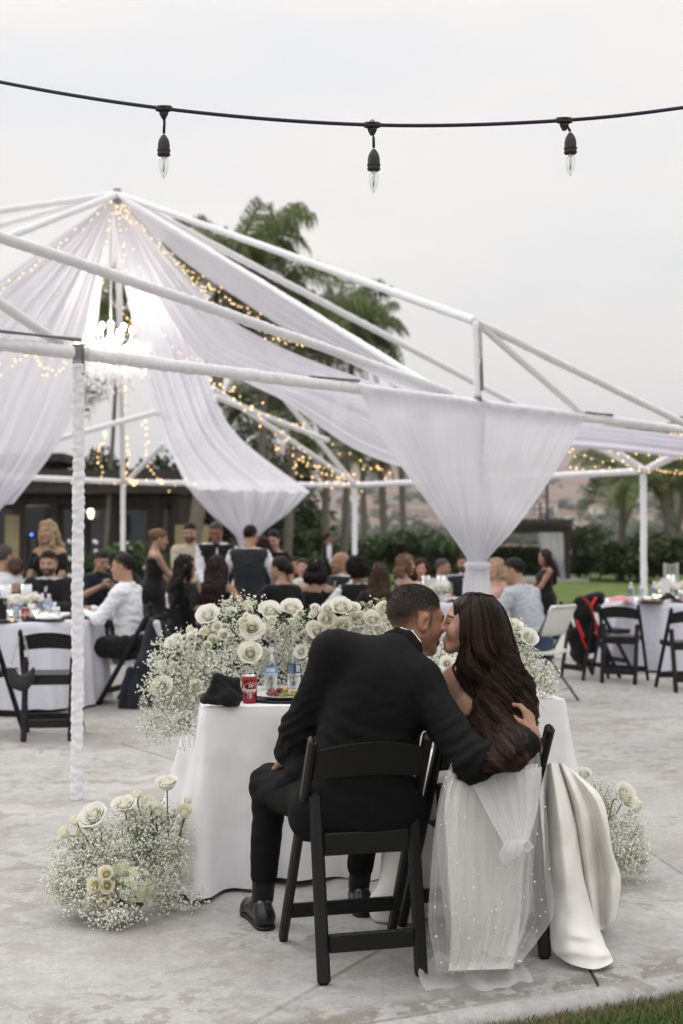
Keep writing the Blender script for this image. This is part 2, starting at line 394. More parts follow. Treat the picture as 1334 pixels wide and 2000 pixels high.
# ================================================================== foliage
def leaf_cloud(nl, ctr, rad_, size, seed, shell=.55, V=None, F=None, C=None, col=(.06, .09, .03), var=.5, droop=.2, lumps=9):
    """leaf-sized faces spread through a lumpy crown"""
    r = np.random.RandomState(seed); ctr = np.array(ctr); rad_ = np.array(rad_)
    lc = r.normal(size=(lumps, 3)); lc /= np.linalg.norm(lc, axis=1)[:, None]; lc *= r.uniform(.35, .75, (lumps, 1)); lr = r.uniform(.28, .5, lumps)
    tone = r.uniform(.65, 1.35, lumps)
    for i in range(nl):
        k = r.randint(lumps); d = r.normal(size=3); d /= np.linalg.norm(d)
        p = lc[k]+d*lr[k]*(shell+(1-shell)*r.rand()) ; p = ctr+p*rad_
        s = size*r.uniform(.6, 1.4); t = r.normal(size=3)+d*.6; t[2] -= droop; t /= np.linalg.norm(t); u = np.cross(t, r.normal(size=3)); u /= np.linalg.norm(u)+1e-9
        b = len(V); V += [p-t*s, p+u*s*.42, p+t*s, p-u*s*.42]; F.append((b, b+1, b+2, b+3))
        c = np.array(col)*(1+var*(r.rand()-.5)*2)*tone[k]; C += [c]*4
M_LEAF = mat('leaves', (.06, .09, .03), .55, .1, 5, attr='tone', trans=.25)
M_BARK = mat('bark', (.13, .105, .085), .9, .3, 14, .6, 40, stretch=(1, 1, .3))
def bush_mesh(name, seed, n, size, col):
    V = []; F = []; C = []; leaf_cloud(n, (0, 0, .5), (.62, .62, .52), size, seed, .45, V, F, C, col)
    o = mesh(name, V, F, M_LEAF, None, cols=np.array(C)); return o
SHRUBS = [bush_mesh('foliage', 11+i, 2300, .055, c) for i, c in enumerate(((.055, .085, .03), (.045, .075, .028), (.075, .105, .035)))]
def shrub(name, x, y, w, h, k, label, cat, group, z=0):
    t = thing(name, label, cat, (x, y, z-.03), random.uniform(0, 6), group)
    o = SHRUBS[k % 3].copy(); COL.objects.link(o); o.parent = t; o.scale = (w, w, h)
    s = MB()
    for i in range(4): s.tube([(0.02*i, 0, 0), (random.uniform(-.2, .2)*w, random.uniform(-.2, .2)*w, h*.5)], .02, 5)
    s.build('stem', M_BARK, t)
def tree(label, x, y, h, cw, base, seed, col, nl=5200, size=.13, group=None, name='leafy_tree'):
    t = thing(name, label, 'tree', (x, y, -.05), 0, group); r = np.random.RandomState(seed)
    tb = MB(); tb.tube([(0, 0, 0), (.05, .02, h*.3), (-.04, .05, h*.62), (0, 0, h*.9)], [.16, .13, .08, .03], 8)
    for i in range(7):
        a = r.uniform(0, 6.28); z = h*r.uniform(.3, .7); tb.tube([(0, 0, z), (cos(a)*cw*.25, sin(a)*cw*.25, z+h*.1), (cos(a)*cw*.42, sin(a)*cw*.42, z+h*.17)], [.06, .04, .015], 5)
    tb.build('trunk', M_BARK, t, True)
    V = []; F = []; C = []; leaf_cloud(nl, (0, 0, (h+base)/2), (cw*.62, cw*.62, (h-base)*.6), size, seed, .35, V, F, C, col, lumps=16)
    mesh('crown', V, F, M_LEAF, t, cols=np.array(C))
# palms -----------------------------------------------------------------
def frond_mesh(seed, Lr, rise, droop, ll, n=62, col=(.15, .185, .065)):
    r = np.random.RandomState(seed); V = []; F = []; C = []
    def rach(t): return np.array((Lr*(t-.18*t*t*droop), 0, Lr*(rise*t-droop*.78*t**2.2)))
    pr = [rach(i/9) for i in range(10)]
    mb = MB().tube(pr, [.03*(1-.85*i/9) for i in range(10)], 5); V += list(mb.V); F += list(mb.F); C += [np.array((.13, .13, .06))]*len(mb.V)
    for i in range(n):
        t = .16+.84*i/n; p = rach(t); d = rach(min(t+.02, 1.02))-p; d /= np.linalg.norm(d)
        for sgn in (1, -1):
            l = ll*(.55+.6*sin(pi*min(1, t*.9+.08)))*r.uniform(.8, 1.15); sd = np.array((.55*d[0], sgn*.85, .25+r.uniform(-.25, .35))); sd /= np.linalg.norm(sd)
            m1 = p+sd*l*.45+np.array((0, 0, -.03*l)); e = m1+np.array((sd[0]*.3*l, sd[1]*.22*l, -.5*l*r.uniform(.8, 1.2))); w = .009+.007*r.rand(); b = len(V)
            V += [p-d*w, p+d*w, m1+d*w*1.2, m1-d*w*1.2, e]; F += [(b, b+1, b+2, b+3), (b+3, b+2, b+4)]
            c = np.array(col)*r.uniform(.6, 1.45); C += [c]*5
    return mesh('frond', V, F, M_LEAF, None, cols=np.array(C))
FRONDS = [frond_mesh(1, 2.5, .85, 1.05, .8), frond_mesh(2, 2.4, .45, 1.2, .85), frond_mesh(3, 2.3, .1, 1.25, .85, col=(.085, .105, .04)), frond_mesh(4, 2.2, 1.25, .95, .75)]
M_PALMT = mat('palm_trunk', (.17, .15, .13), .9, .25, 8, .5, 30, stretch=(1, 1, 6))
M_CROWNSH = mat('palm_crownshaft', (.16, .17, .06), .6, .2, 8, stretch=(6, 6, 1))
def palm(label, base, top, n, s, seed, group=None, tr=.15, dead=False):
    r = np.random.RandomState(seed); base = Vector(base); top = Vector(top); t = thing('palm_tree', label, 'palm tree', base, 0, group)
    v = top-base; mb = MB(); k = 40; pts = []; rr = []
    for i in range(k):
        f = i/(k-1); pts.append(v*f+Vector((.15*sin(f*pi)*v.x*.3, 0, 0))); rr.append(tr*(1.25-.45*f)*(1+.05*(i % 2)))
    mb.tube(pts, rr, 10).build('trunk', M_PALMT, t, True)
    MB().tube([v*.93, v*.97, v, v+Vector((0, 0, .35*s))], [tr*.9, tr*1.3, tr*1.2, .03], 8).build('crownshaft', M_CROWNSH, t, True)
    for i in range(n):
        kind = r.choice([0, 0, 1, 1, 2, 3]); o = FRONDS[kind].copy(); COL.objects.link(o); o.parent = t
        o.location = v+Vector((0, 0, .15)); o.rotation_euler = (r.uniform(-.3, .3), r.uniform(-.2, .15), 2.399*i+r.uniform(-.3, .3)); q = s*r.uniform(.85, 1.15); o.scale = (q, q, q)
    if dead:
        d = MB()
        for i in range(14): a = r.uniform(0, 6.28); d.tube([v*.96, v*.96+Vector((cos(a)*.3, sin(a)*.3, -.3))*s, v*.96+Vector((cos(a)*.35, sin(a)*.35, -1.0))*s], [.05, .07, .02], 4)
        d.build('dry_skirt', mat('dry_frond', (.32, .22, .08), .8, .3, 10), t)
def plant_palms():
    def PT(px, py, d): return W(px, py, d)
    def gb(px, d): p = W(px, 1055, d); return Vector((p.x, d, -.05))
    palm('tallest feathery palm behind the tent, its trunk by the building corner', gb(357, 29), PT(452, 530, 29.6), 28, .9, 1, 'feathery palms behind the tent')
    palm('second feathery palm behind the tent roof, right of the tallest', gb(555, 32), PT(585, 640, 32), 26, .95, 2, 'feathery palms behind the tent', .10)
    palm('small feathery palm at the right end of the palms over the tent roof', gb(668, 35), PT(688, 672, 35), 22, .75, 3, 'feathery palms behind the tent', .09)
    palm('feathery palm seen in the gap between drapes behind the chandelier', gb(200, 30), PT(232, 640, 30), 26, .92, 4, 'feathery palms behind the tent', .05)
    palm('low feathery palm filling the gap under the roof right of the centre drape', gb(470, 33), PT(520, 800, 33), 18, .85, 12, 'feathery palms behind the tent', .09)
    palm('feathery palm filling the middle of the palms over the tent roof', gb(500, 31), PT(522, 590, 31), 24, .85, 41, 'feathery palms behind the tent', .09)
    palm('feathery palm between the second and the small one over the roof', gb(630, 34), PT(645, 655, 34), 22, .8, 42, 'feathery palms behind the tent', .09)
    g = 'slim palms along the far hedge'
    for i, (bx, tx, ty, d, s, lab, dead) in enumerate(((632, 640, 885, 50, .85, 'slim far palm left of the far tent post', True), (712, 708, 905, 56, .75, 'slim far palm just right of the far tent post', False), (752, 745, 870, 50, .9, 'slim far palm with yellow dry skirt left of the gathered drape', True), (790, 783, 880, 58, .7, 'slimmest far palm half behind the gathered drape', False),
            (1212, 1217, 935, 47, 1.0, 'far palm with a full drooping crown left of the right tent post', True), (1312, 1300, 955, 44, 1.0, 'far palm at the right picture edge with twin trunk look', False), (1302, 1345, 915, 50, 1.0, 'far palm leaning out of the right picture edge', False), (1180, 1262, 890, 54, .9, 'far palm whose crown hangs behind the right tent corner', False))):
        palm(lab, gb(bx, d), PT(tx, ty, d), 16, s, 20+i, g, .14, dead)
plant_palms()
for i, (px, py, d, h, cw, b, lab, c) in enumerate((
        (248, 0, 34, 4.1, 3.0, .8, 'dark dense tree behind the building roof, framed by light strings', (.05, .07, .03)), (125, 0, 42, 3.9, 3.2, .8, 'small green tree beyond the roof at the left drape', (.07, .10, .03)),
        (320, 0, 40, 3.6, 3.6, .6, 'low bushy tree beyond the roof right of the dark tree', (.055, .085, .03)), (430, 0, 37, 5.4, 4.2, .6, 'tall dark tree behind the centre drape', (.045, .07, .03)),
        (560, 0, 40, 4.3, 3.4, .4, 'dark round tree right of the centre drape', (.05, .075, .028)), (20, 0, 45, 4.4, 4.4, .8, 'tree beyond the roof at the left picture edge', (.05, .075, .03)))):
    p = W(px, 1055, d); tree(lab, p.x, d, h, cw, b, 60+i, c)
g = 'shrubs along the far edge of the lawn'
for i, (px, d, w, h, lab) in enumerate((
        (590, 34, 2.0, 1.9, 'dark shrub left of the distant waiter'), (660, 44, 2.2, 1.7, 'dark shrub beside the distant waiter'), (700, 45, 2.5, 1.5, 'low shrub at the foot of the far tent post'),
        (745, 43, 2.6, 1.7, 'round green shrub right of the far tent post'), (795, 44, 2.8, 2.3, 'tallest green shrub left of the gathered drape'), (845, 44, 2.4, 1.7, 'green shrub seen beside the gathered drape'),
        (895, 46, 2.6, 1.5, 'green shrub behind the gathered drape'), (1132, 50, 2.0, 1.25, 'low green shrub right of the pergola post'), (1172, 48, 2.6, 2.1, 'taller pointed shrub below the far palm'),
        (1205, 45, 2.5, 1.5, 'green shrub left of the right tent post'), (1250, 46, 2.6, 1.7, 'green shrub behind the right tent post'), (1295, 44, 2.6, 1.8, 'green shrub near the right picture edge'), (1345, 44, 2.6, 1.6, 'green shrub cut by the right picture edge'),
        (520, 33, 2.4, 1.5, 'dark shrub behind the standing guests'), (470, 31, 2.0, 1.5, 'dark shrub behind the waiter by the centre drape'))):
    p = W(px, 1055, d); shrub('shrub', p.x, d, w, h, i, lab, 'shrub', g)
g = 'white flowering shrubs before the building'
for i, (px, d, w, h, lab) in enumerate(((165, 24.5, 1.5, 1.6, 'rose shrub right of the near tent post'), (215, 25.5, 1.5, 1.35, 'rose shrub left of the far left tent post'), (262, 25, 1.6, 1.5, 'rose shrub behind the updo woman'), (120, 25.5, 1.4, 1.2, 'rose shrub behind the blonde woman'), (322, 26, 1.4, 1.2, 'rose shrub behind the beige-shirted man'))):
    p = W(px, 1055, d); shrub('flowering_shrub', p.x, d, w, h, i+1, lab+' with white blooms' if i == 0 else lab, 'shrub', g)
    t = [o for o in bpy.data.objects if o.name.startswith('flowering_shrub')][-1]
    fb = MB(); r = np.random.RandomState(i)
    for k in range(16 if i == 0 else 6):
        d3 = r.normal(size=3); d3 /= np.linalg.norm(d3); fb.ball((d3[0]*w*.5, d3[1]*w*.5, h*.5+abs(d3[2])*h*.45), r.uniform(.03, .05), 6, 4)
    tag(fb.build('bloom', mat('white_bloom', (.75, .75, .70), .7, .1, 20), t), kind='stuff')
# clipped hedge behind the pergola
def hedge():
    a = W(905, 1055, 52).x; b = W(1075, 1055, 52).x; t = thing('clipped_hedge', 'dark clipped hedge running behind the pergola', 'hedge', ((a+b)/2, 52, -.03))
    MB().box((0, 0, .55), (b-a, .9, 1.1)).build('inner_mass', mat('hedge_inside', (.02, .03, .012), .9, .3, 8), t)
    r = np.random.RandomState(5); V = []; F = []; C = []
    for i in range(5000):
        p = np.array((r.uniform(a, b)-(a+b)/2, r.choice([-.47, r.uniform(-.47, .47)]), r.uniform(0, 1.15))); 
        if p[1] > -.46: p[2] = 1.12+r.uniform(-.03, .05)
        tt = r.normal(size=3)*.06; u = r.normal(size=3)*.04; k = len(V); V += [p-tt, p+u, p+tt, p-u]; F.append((k, k+1, k+2, k+3)); C += [np.array((.035, .055, .02))*r.uniform(.6, 1.4)]*4
    tag(mesh('leaves', V, F, M_LEAF, t, cols=np.array(C)), kind='stuff')
hedge()
# ================================================================== distant town
def town():
    r = np.random.RandomState(4); wm = [mat('pale_stucco', (.62, .57, .50), .9, .05, .2), mat('tan_stucco', (.47, .39, .31), .9, .05, .2), mat('white_stucco', (.75, .73, .70), .9, .05, .2)]
    rm = [mat('clay_roof', (.24, .13, .09), .9, .2, .5), mat('grey_roof', (.2, .19, .18), .9, .2, .5)]; wn = mat('dark_window', (.05, .055, .065), .3, .1, 1)
    def proto(k):
        t = thing('distant_house', 'small pale house on the hazy slope beyond the hedge', 'house', (0, 0, 0), 0, 'houses on the distant slope')
        w, d, h = ((14, 10, 5.5), (18, 11, 3.6), (11, 10, 6.4))[k]
        MB().box((0, 0, h/2), (w, d, h)).build('wall', wm[k], t)
        o = .6; MB().add([(-w/2-o, -d/2-o, h), (w/2+o, -d/2-o, h), (w/2+o, d/2+o, h), (-w/2-o, d/2+o, h), (-w/2+d*.3, 0, h+2.2), (w/2-d*.3, 0, h+2.2)], [(0, 1, 5, 4), (1, 2, 5), (2, 3, 4, 5), (3, 0, 4), (3, 2, 1, 0)]).build('roof', rm[k % 2], t)
        wb = [(-w*.3, 1.4), (w*.05, 1.4), (w*.32, 1.4)]+([(-w*.3, 4.1), (w*.3, 4.1)] if h > 5 else [])
        for x, z in wb: MB().box((x, -d/2-.03, z), (1.8, .12, 1.4)).build('window', wn, t)
        return t
    P = [proto(k) for k in range(3)]
    kids = {}
    for c in bpy.data.objects:
        if c.parent in P: kids.setdefault(c.parent, []).append(c)
    spots = []
    for i in range(900):
        y = 720+r.rand()**.8*760; px = r.uniform(540, 1400); x = (px-667)/FPX*y
        if all((x-a)**2+((y-b)*.5)**2 > 15**2 for a, b in spots): spots.append((x, y))
        if len(spots) >= 125: break
    for i, (x, y) in enumerate(spots):
        k = r.randint(3); t = P[i] if i < 3 else copy_tree(P[k], None, kids)
        t.location = (x, y, hz(x, y)-.3); t.rotation_euler = (0, 0, r.uniform(-.5, .5)); s = r.uniform(.8, 1.25); t.scale = (s, s, s)
    V = []; F = []; C = []
    for i in range(900):
        y = 430+r.rand()*1250; x = (r.uniform(480, 1450)-667)/FPX*y; s = r.uniform(2.2, 5.5); b = MB().ball((0, 0, 0), 1, 7, 5); z = hz(x, y)
        o = len(V); vv = np.array(b.V)*np.array((s, s, s*.9))*(1+.25*r.randn(len(b.V), 1)*.6)+np.array((x, y, z+s*.5)); V += list(vv); F += [[j+o for j in f] for f in b.F]; C += [np.array((.045, .065, .03))*r.uniform(.6, 1.4)]*len(vv)
    tag(mesh('distant_trees', V, F, M_LEAF, cols=np.array(C)), kind='stuff')
town()
# ================================================================== building at the left
M_TIMBER = mat('dark_brown_timber', (.045, .034, .028), .6, .2, 6, .1, 40, stretch=(1, 1, .2))
def building():
    y0 = 30.5; xa = -16.; xb = W(352, 1055, y0).x; xw = W(338, 1055, y0).x
    t = thing('low_building', 'low dark brown building with glazed doors behind the left guests', 'building', ((xa+xb)/2, y0, -.03))
    ox = (xa+xb)/2
    def q(x): return x-ox
    top = W(0, 965, y0).z+.03
    mw = mat('brown_stucco', (.075, .056, .045), .85, .15, 3, .2, 40)
    MB().box((q((xa+xw)/2), 3.3, top/2), (xw-xa, 5.4, top)).build('wall', mw, t)
    MB().box((q((xa+xb)/2), .5, top+.14), (xb-xa, 2.6, .28)).build('fascia', M_TIMBER, t)
    rf = MB().box((q((xa+xb)/2)-.1, 2.6, top+.42), (xb-xa+.3, 7.2, .24)).build('roof', mat('dark_shingle_roof', (.05, .045, .042), .9, .25, 8, .4, 20), t)
    mb = MB()                                      # gable standing above the flat roof at the left
    gx = q(W(103, 1055, y0+4).x)
    gl = [(gx-6, 3.4, top+.5), (gx, 3.4, top+.5), (gx, 3.4, W(0, 905, y0+4).z), (gx-6, 3.4, W(0, 905, y0+4).z)]
    mb.add(gl+[(x, y+2.5, z) for x, y, z in gl], [(0, 1, 2, 3), (1, 5, 6, 2), (3, 2, 6, 7), (4, 0, 3, 7)]).build('upper_wall', M_TIMBER, t)
    MB().box((gx-2.9, 4.5, W(0, 905, y0+4).z+.12), (6.9, 3.4, .22)).build('upper_roof', M_TIMBER, t)
    gm = bpy.data.materials.new('window_glass'); gm.use_nodes = True; b = gm.node_tree.nodes['Principled BSDF']; b.inputs['Base Color'].default_value = (.028, .032, .033, 1); b.inputs['Roughness'].default_value = .06; b.inputs['Specular IOR Level'].default_value = .6
    posts = [-30, 32, 98, 152, 216, 296, 338]
    fz = W(0, 985, y0).z
    for i, p in enumerate(posts):
        x = W(p, 1055, y0).x; MB().box((q(x), .5, top/2-.02), (.2 if i % 2 == 0 else .3, .22, top)).build('door_post', M_TIMBER, t)
    for a, b_ in zip(posts[:-1], posts[1:]):
        x0 = W(a, 1055, y0).x+.1; x1 = W(b_, 1055, y0).x-.1
        f = MB(); w = .09
        f.box((q((x0+x1)/2), .52, fz-w/2), (x1-x0, .1, w)).box((q((x0+x1)/2), .52, .1), (x1-x0, .1, .2)).box((q(x0+w/2), .52, fz/2), (w, .1, fz-.02)).box((q(x1-w/2), .52, fz/2), (w, .1, fz-.02))
        d = f.build('glazed_door', M_TIMBER, t); MB().box((q((x0+x1)/2), .54, fz/2), (x1-x0-.1, .02, fz-.1)).build('pane', gm, d)
        MB().box((q((x0+x1)/2), .5, (fz+top)/2-.02), (x1-x0, .12, top-fz-.1)).build('transom_panel', mw, t)
    # lit room at the far left, cream wall seen through the open door
    for a, b_, nm in ((-4, 24, 'cream_door'), (335, 402, 'cream_door')):
        x0 = W(a, 1055, y0-.3).x; x1 = W(b_, 1055, y0-.3).x; z1 = W(0, 1003 if a < 0 else 1022, y0-.3).z
        MB().box((q((x0+x1)/2), .36, z1/2), (x1-x0, .06, z1)).build(nm, mat('cream_paint', (.42, .355, .21), .7, .08, 3), t)
    lz = MB().ball((q(W(172, 997, y0).x), .3, W(172, 997, y0).z), .09, 10, 6, (1, .6, 1)).ball((q(W(173, 1006, y0).x), .3, W(172, 1005, y0).z), .07, 10, 6, (1, .6, 1)).build('wall_lamp', emis('wall_lamp_glow', (1., .93, .62), 2.6), t, True)
    MB().box((q(W(172, 1000, y0).x), .42, W(172, 1001, y0).z), (.1, .16, .3)).build('lamp_bracket', M_TIMBER, lz)
    sp = thing('loudspeaker', 'black loudspeaker on a stand by the building with a small blue light', 'loudspeaker', W(74, 1055, 26)*1); sp.location.z = -.03
    z0 = W(0, 1046, 26).z; z1 = W(0, 984, 26).z; w = 41/FPX*26
    smooth_angle(MB().box((0, 0, (z0+z1)/2), (w, .38, z1-z0), None, .03).build('cabinet', M_BLACK, sp))
    MB().box((0, -.2, (z0+z1)/2), (w*.86, .02, (z1-z0)*.9)).build('grille', mat('speaker_grille', (.015, .015, .017), .5, .3, 60), sp)
    MB().ball((-.08, -.2, z0+.05), .022, 8, 5).build('status_light', emis('blue_led', (.05, .12, 1.), 12), sp)
    lg = MB().tube([(0, 0, .5), (0, 0, z0)], .03, 8)
    for k in range(3): lg.tube([(0, 0, .7), (.5*cos(k*2.1), .5*sin(k*2.1), 0.03)], .018, 6)
    lg.build('tripod', M_BLACK, sp)
building()
# ================================================================== pergola at the end of the lawn
def pergola():
    d = 46.; a = W(905, 1055, d).x; b = W(1118, 1055, d).x; zt = W(0, 1024, d).z; zb = W(0, 1041, d).z; base = W(0, 1131, d).z
    t = thing('pergola', 'dark timber pergola with white curtains at the end of the lawn', 'pergola', (W(1000, 1055, d).x, d, base)); ox, oy, oz = t.location
    for x in (W(913, 1055, d).x, W(1104, 1055, d).x):
        for yy in (0, 2.4): MB().box((x-ox, yy, (zb-base)/2), (.32, .32, zb-base)).build('post', M_TIMBER, t)
    for yy in (0, 2.4): MB().box(((a+b)/2-ox, yy, (zb+zt)/2-oz-.02), (b-a, .16, .28)).build('beam', M_TIMBER, t)
    for k in range(15):
        x = a+(b-a)*(k+.5)/15; MB().box((x-ox, 1.2, zt-oz+.09), (.1, 3.6, .2)).build('rafter', M_TIMBER, t)
    MB().box((W(1000, 1055, d).x-ox, 1.1, -.07), (b-a+1.2, 4.4, .16)).build('step', mat('pale_stone', (.45, .43, .40), .9, .1, 3), t)
    m = mat('pergola_curtain', (.74, .74, .78), .8, .03, 3, trans=.3)
    def curtain(pl, pr, dx):
        L_ = interp(pl, 16); R_ = interp(pr, 16); V = []
        for i in range(16):
            for j in range(14):
                u = j/13; p = W(L_[i][0]*(1-u)+R_[i][0]*u, L_[i][1]*(1-u)+R_[i][1]*u, d+dx); V.append((p.x-ox, p.y-oy+.06*sin(u*30), p.z-oz))
        mesh('curtain', V, grid_faces(16, 14), m, t, True)
    curtain([(1052, 1040), (1060, 1072), (1086, 1098), (1096, 1130)], [(1099, 1040), (1101, 1075), (1101, 1100), (1104, 1130)], -.25)
    curtain([(1038, 1040), (1050, 1062), (1062, 1085), (1064, 1110)], [(1066, 1040), (1068, 1065), (1070, 1090), (1071, 1112)], 2.2)
    curtain([(915, 1040), (916, 1070), (908, 1095), (908, 1128)], [(940, 1040), (926, 1075), (915, 1100), (914, 1128)], -.25)
    for k, (px, ty, lab) in enumerate(((1069, 905, 'slim dark light pole before the pergola'), (1055, 1000, 'short dark utility pole on the slope beyond the pergola'))):
        dd = 50 if k == 0 else 300; p = W(px, 1055, dd); q = thing('light_pole' if k == 0 else 'utility_pole', lab, 'pole', (p.x, dd, -.05 if k == 0 else hz(p.x, dd)))
        h = W(0, ty-20 if k else ty, dd).z; mb = MB().tube([(0, 0, 0), (0, 0, h)], .05 if k == 0 else .3, 8); mb.build('shaft', M_TIMBER, q)
        MB().box((0, 0, h-.3 if k == 0 else h-1.5), (.3 if k == 0 else 3.2, .06 if k == 0 else .25, .06 if k == 0 else .3)).build('crossarm', M_TIMBER, q)
pergola()
for o in FRONDS+SHRUBS: bpy.data.objects.remove(o)
# ================================================================== tent frame
EZ = 2.50
PA = G(150, 1562); PA = Vector((PA.x, PA.y, 0)); PB = Vector((1.05, 9.76, 0)); PC = Vector((3.72, 12.55, 0))
PD = Vector(((1257-667)/FPX*19.3, 19.3, 0)); PE = Vector(((693-667)/FPX*24.2, 24.2, 0)); PF = Vector(((240-667)/FPX*22.9, 22.9, 0)); PM = Vector(((478-667)/FPX*23.9, 23.9, 0))
PG = Vector((-7.6, 18.5, 0)); PZ = Vector((-4.05, 4.45, 0)); PK = W(229, 379, 15.5)
def E_(p, dz=0): return Vector((p.x, p.y, EZ+dz))
M_WRAP = mat('white_pole_wrap', (.78, .78, .81), .85, .05, 30, .3, 90)
M_STEEL = mat('grey_steel_tube', (.33, .34, .34), .45, .1, 40, metal=.6)
def wrapped(mb, a, b, r, ruch=.004, step=.014, seed=0, n=14, sag=0., twist=0.):
    """a pole in a ruched fabric sleeve: rings of uneven gathered cloth"""
    a = Vector(a); b = Vector(b); L_ = (b-a).length; m = max(4, int(L_/step)); rr = np.random.RandomState(seed); x, y, d = basis(b-a)
    V = []; ph = rr.rand(6)*6.28
    for i in range(m+1):
        f = i/m; s = f*L_; p = a.lerp(b, f)-Vector((0, 0, 4*sag*f*(1-f)))
        for k in range(n):
            an = 2*pi*k/n; q = s+.010*sin(an+ph[0])+.008*sin(2*an+ph[1]+s*7)+twist*an
            w = .5*sin(q*150+2*sin(s*17+an)+ph[2])+.5*sin(q*83+1.7*sin(s*11-an*2)+ph[3])+.4*sin(s*6+ph[4]+an)
            w = w*(.45+.8*abs(sin(s*4.1+ph[5]+.7*sin(s*9))))+.6*sin(s*23+3*sin(an+s*5)+ph[1])*sin(s*2.7+ph[0])
            w += .3*rr.randn()*.6
            R = r+ruch*w; V.append(p+x*cos(an)*R+y*sin(an)*R)
    mb.add(V, grid_faces(m+1, n, True)+[tuple(range(n-1, -1, -1)), tuple(m*n+k for k in range(n))]); return mb
def wire_stub(mb, a, b, r=.019): mb.tube([a, b], r, 8)
tent = thing('tent_frame', 'white open party tent frame of cloth-wrapped poles and rafters', 'tent', (0, 15, 0))
def pole(name, a, b, r, ruch, step=.014, seed=0, sag=0, twist=0., n=14):
    o = wrapped(MB(), a, b, r, ruch, step, seed, n, sag, twist).build(name, M_WRAP, tent, True, world=True); return o
pole('post', PA, E_(PA, -.06), .033, .0038, .009, 1, n=18)
for i, (p, r) in enumerate(((PB, .036), (PC, .036), (PD, .05), (PE, .05), (PF, .045), (PM, .045), (PG, .045), (PZ, .036))): pole('post', p, E_(p, -.05), r, .004, .02 if i < 2 else .04, 10+i)
for i, (a, b) in enumerate(((PA, PB), (PB, PC), (PC, PD), (PD, PE), (PE, PM), (PM, PF), (PF, PG), (PZ, PA))):
    near = i in (0, 7); fa = E_(a); fb = E_(b)
    pole('eave_beam', fa+(fb-fa).normalized()*.05, fb-(fb-fa).normalized()*.05, .038 if i in (0, 1, 7) else .05, .0045, .012 if near else .03, 30+i, twist=.012 if near else 0, n=16)
for i, p in enumerate((PA, PB, PC, PD, PE, PF, PM, PG, PZ)):
    f = MB().tube([E_(p, -.12), E_(p, .05)], .034, 10); f.build('corner_fitting', M_STEEL, tent, world=True)
PN = W(929, 628, 9.78)                                      # head of the king post above the front post
PN2 = W(-330, 300, 5.8)                                     # its twin above the near left corner, out of the frame
def on_side(px): 
    k = (px-667)/FPX; dirv = PB-PA; t = (k*PA.y-PA.x)/(dirv.x-k*dirv.y); p = PA+dirv*t; return E_(p)
pole('king_post', E_(PB, .05), PN, .030, .002, .03, 50)
pole('rafter', PK, PN, .035, .003, .03, 51)
pole('rafter', PN, on_side(1140)+Vector((0, 0, .02)), .028, .002, .03, 52)
pole('rafter', PN, W(1430, 873, 12.3), .032, .004, .02, 53)
pole('rafter', PK, W(868, 772, 9.7), .033, .003, .03, 54)
ra = W(880, 768, 9.6); rb = W(-60, 457, 6.62); PN2 = ra+(rb-ra)*1.75; pole('rafter', PN2, ra, .033, .003, .02, 55, sag=-.04)
pole('king_post', Vector((PZ.x, PZ.y, EZ)), PN2, .030, .002, .03, 57); pole('rafter', ra+(rb-ra)*1.18, W(118, 672, 7.1), .03, .002, .02, 56)
LEFT = []
for i, (px, py, d) in enumerate(((-60, 420, 13.5), (-60, 456, 14.6), (-60, 492, 12.5))): 
    q = W(px, py, d); q = PK+(q-PK)*((PK.z-EZ)/(PK.z-q.z)); LEFT.append(q); pole('rafter', PK, q, .04, .004, .04, 60+i); pole('post', Vector((q.x, q.y, 0)), q-Vector((0, 0, .05)), .036, .003, .04, 80+i)
LEFT.sort(key=lambda v: v.y); ring_ = [E_(PZ)]+LEFT+[E_(PG)]
for i in range(len(ring_)-1): pole('eave_beam', ring_[i], ring_[i+1], .038, .004, .04, 90+i)
pole('rafter', PK, E_(PE), .045, .003, .05, 64); pole('rafter', PK, E_(PD), .045, .003, .05, 65); pole('rafter', PK, E_(PF), .045, .003, .05, 66); pole('rafter', PK, E_(PG), .045, .003, .05, 67)
for i, (a, b, c, d_) in enumerate(((415, 758, 690, 942), (420, 775, 640, 860), (60, 872, 322, 800), (248, 940, 318, 868), (1140, 842, 1255, 915), (1100, 818, 1334, 842))):
    da, db = ((19, 24), (18.5, 21), (20, 19), (22.8, 20.5), (16.5, 19.2), (10.7, 12.1))[i]
    if i == 5: continue
    pole('brace', W(a, b, da), W(c, d_, db), .045, .003, .05, 70+i)
MB().tube([PK-Vector((0, 0, .12)), PK+Vector((0, 0, .06))], .05, 10).build('peak_fitting', M_STEEL, tent, True, world=True)
for a, b in (((-30, 655, 6.65), (156, 674, 7.13)), ((603, 744, 8.45), (701, 752, 8.76)), ((1143, 812, 10.8), (1196, 817, 11.1))):
    MB().tube([W(*a)+Vector((0, 0, .03)), W(*b)+Vector((0, 0, .03))], .014, 8).build('sleeve_bar', M_STEEL, tent, True, world=True)
MB().tube([PN+Vector((.03, -.02, -.05)), E_(PB, .1)+Vector((.03, -.02, 0))], .014, 8).build('sleeve_bar', M_STEEL, tent, True, world=True)
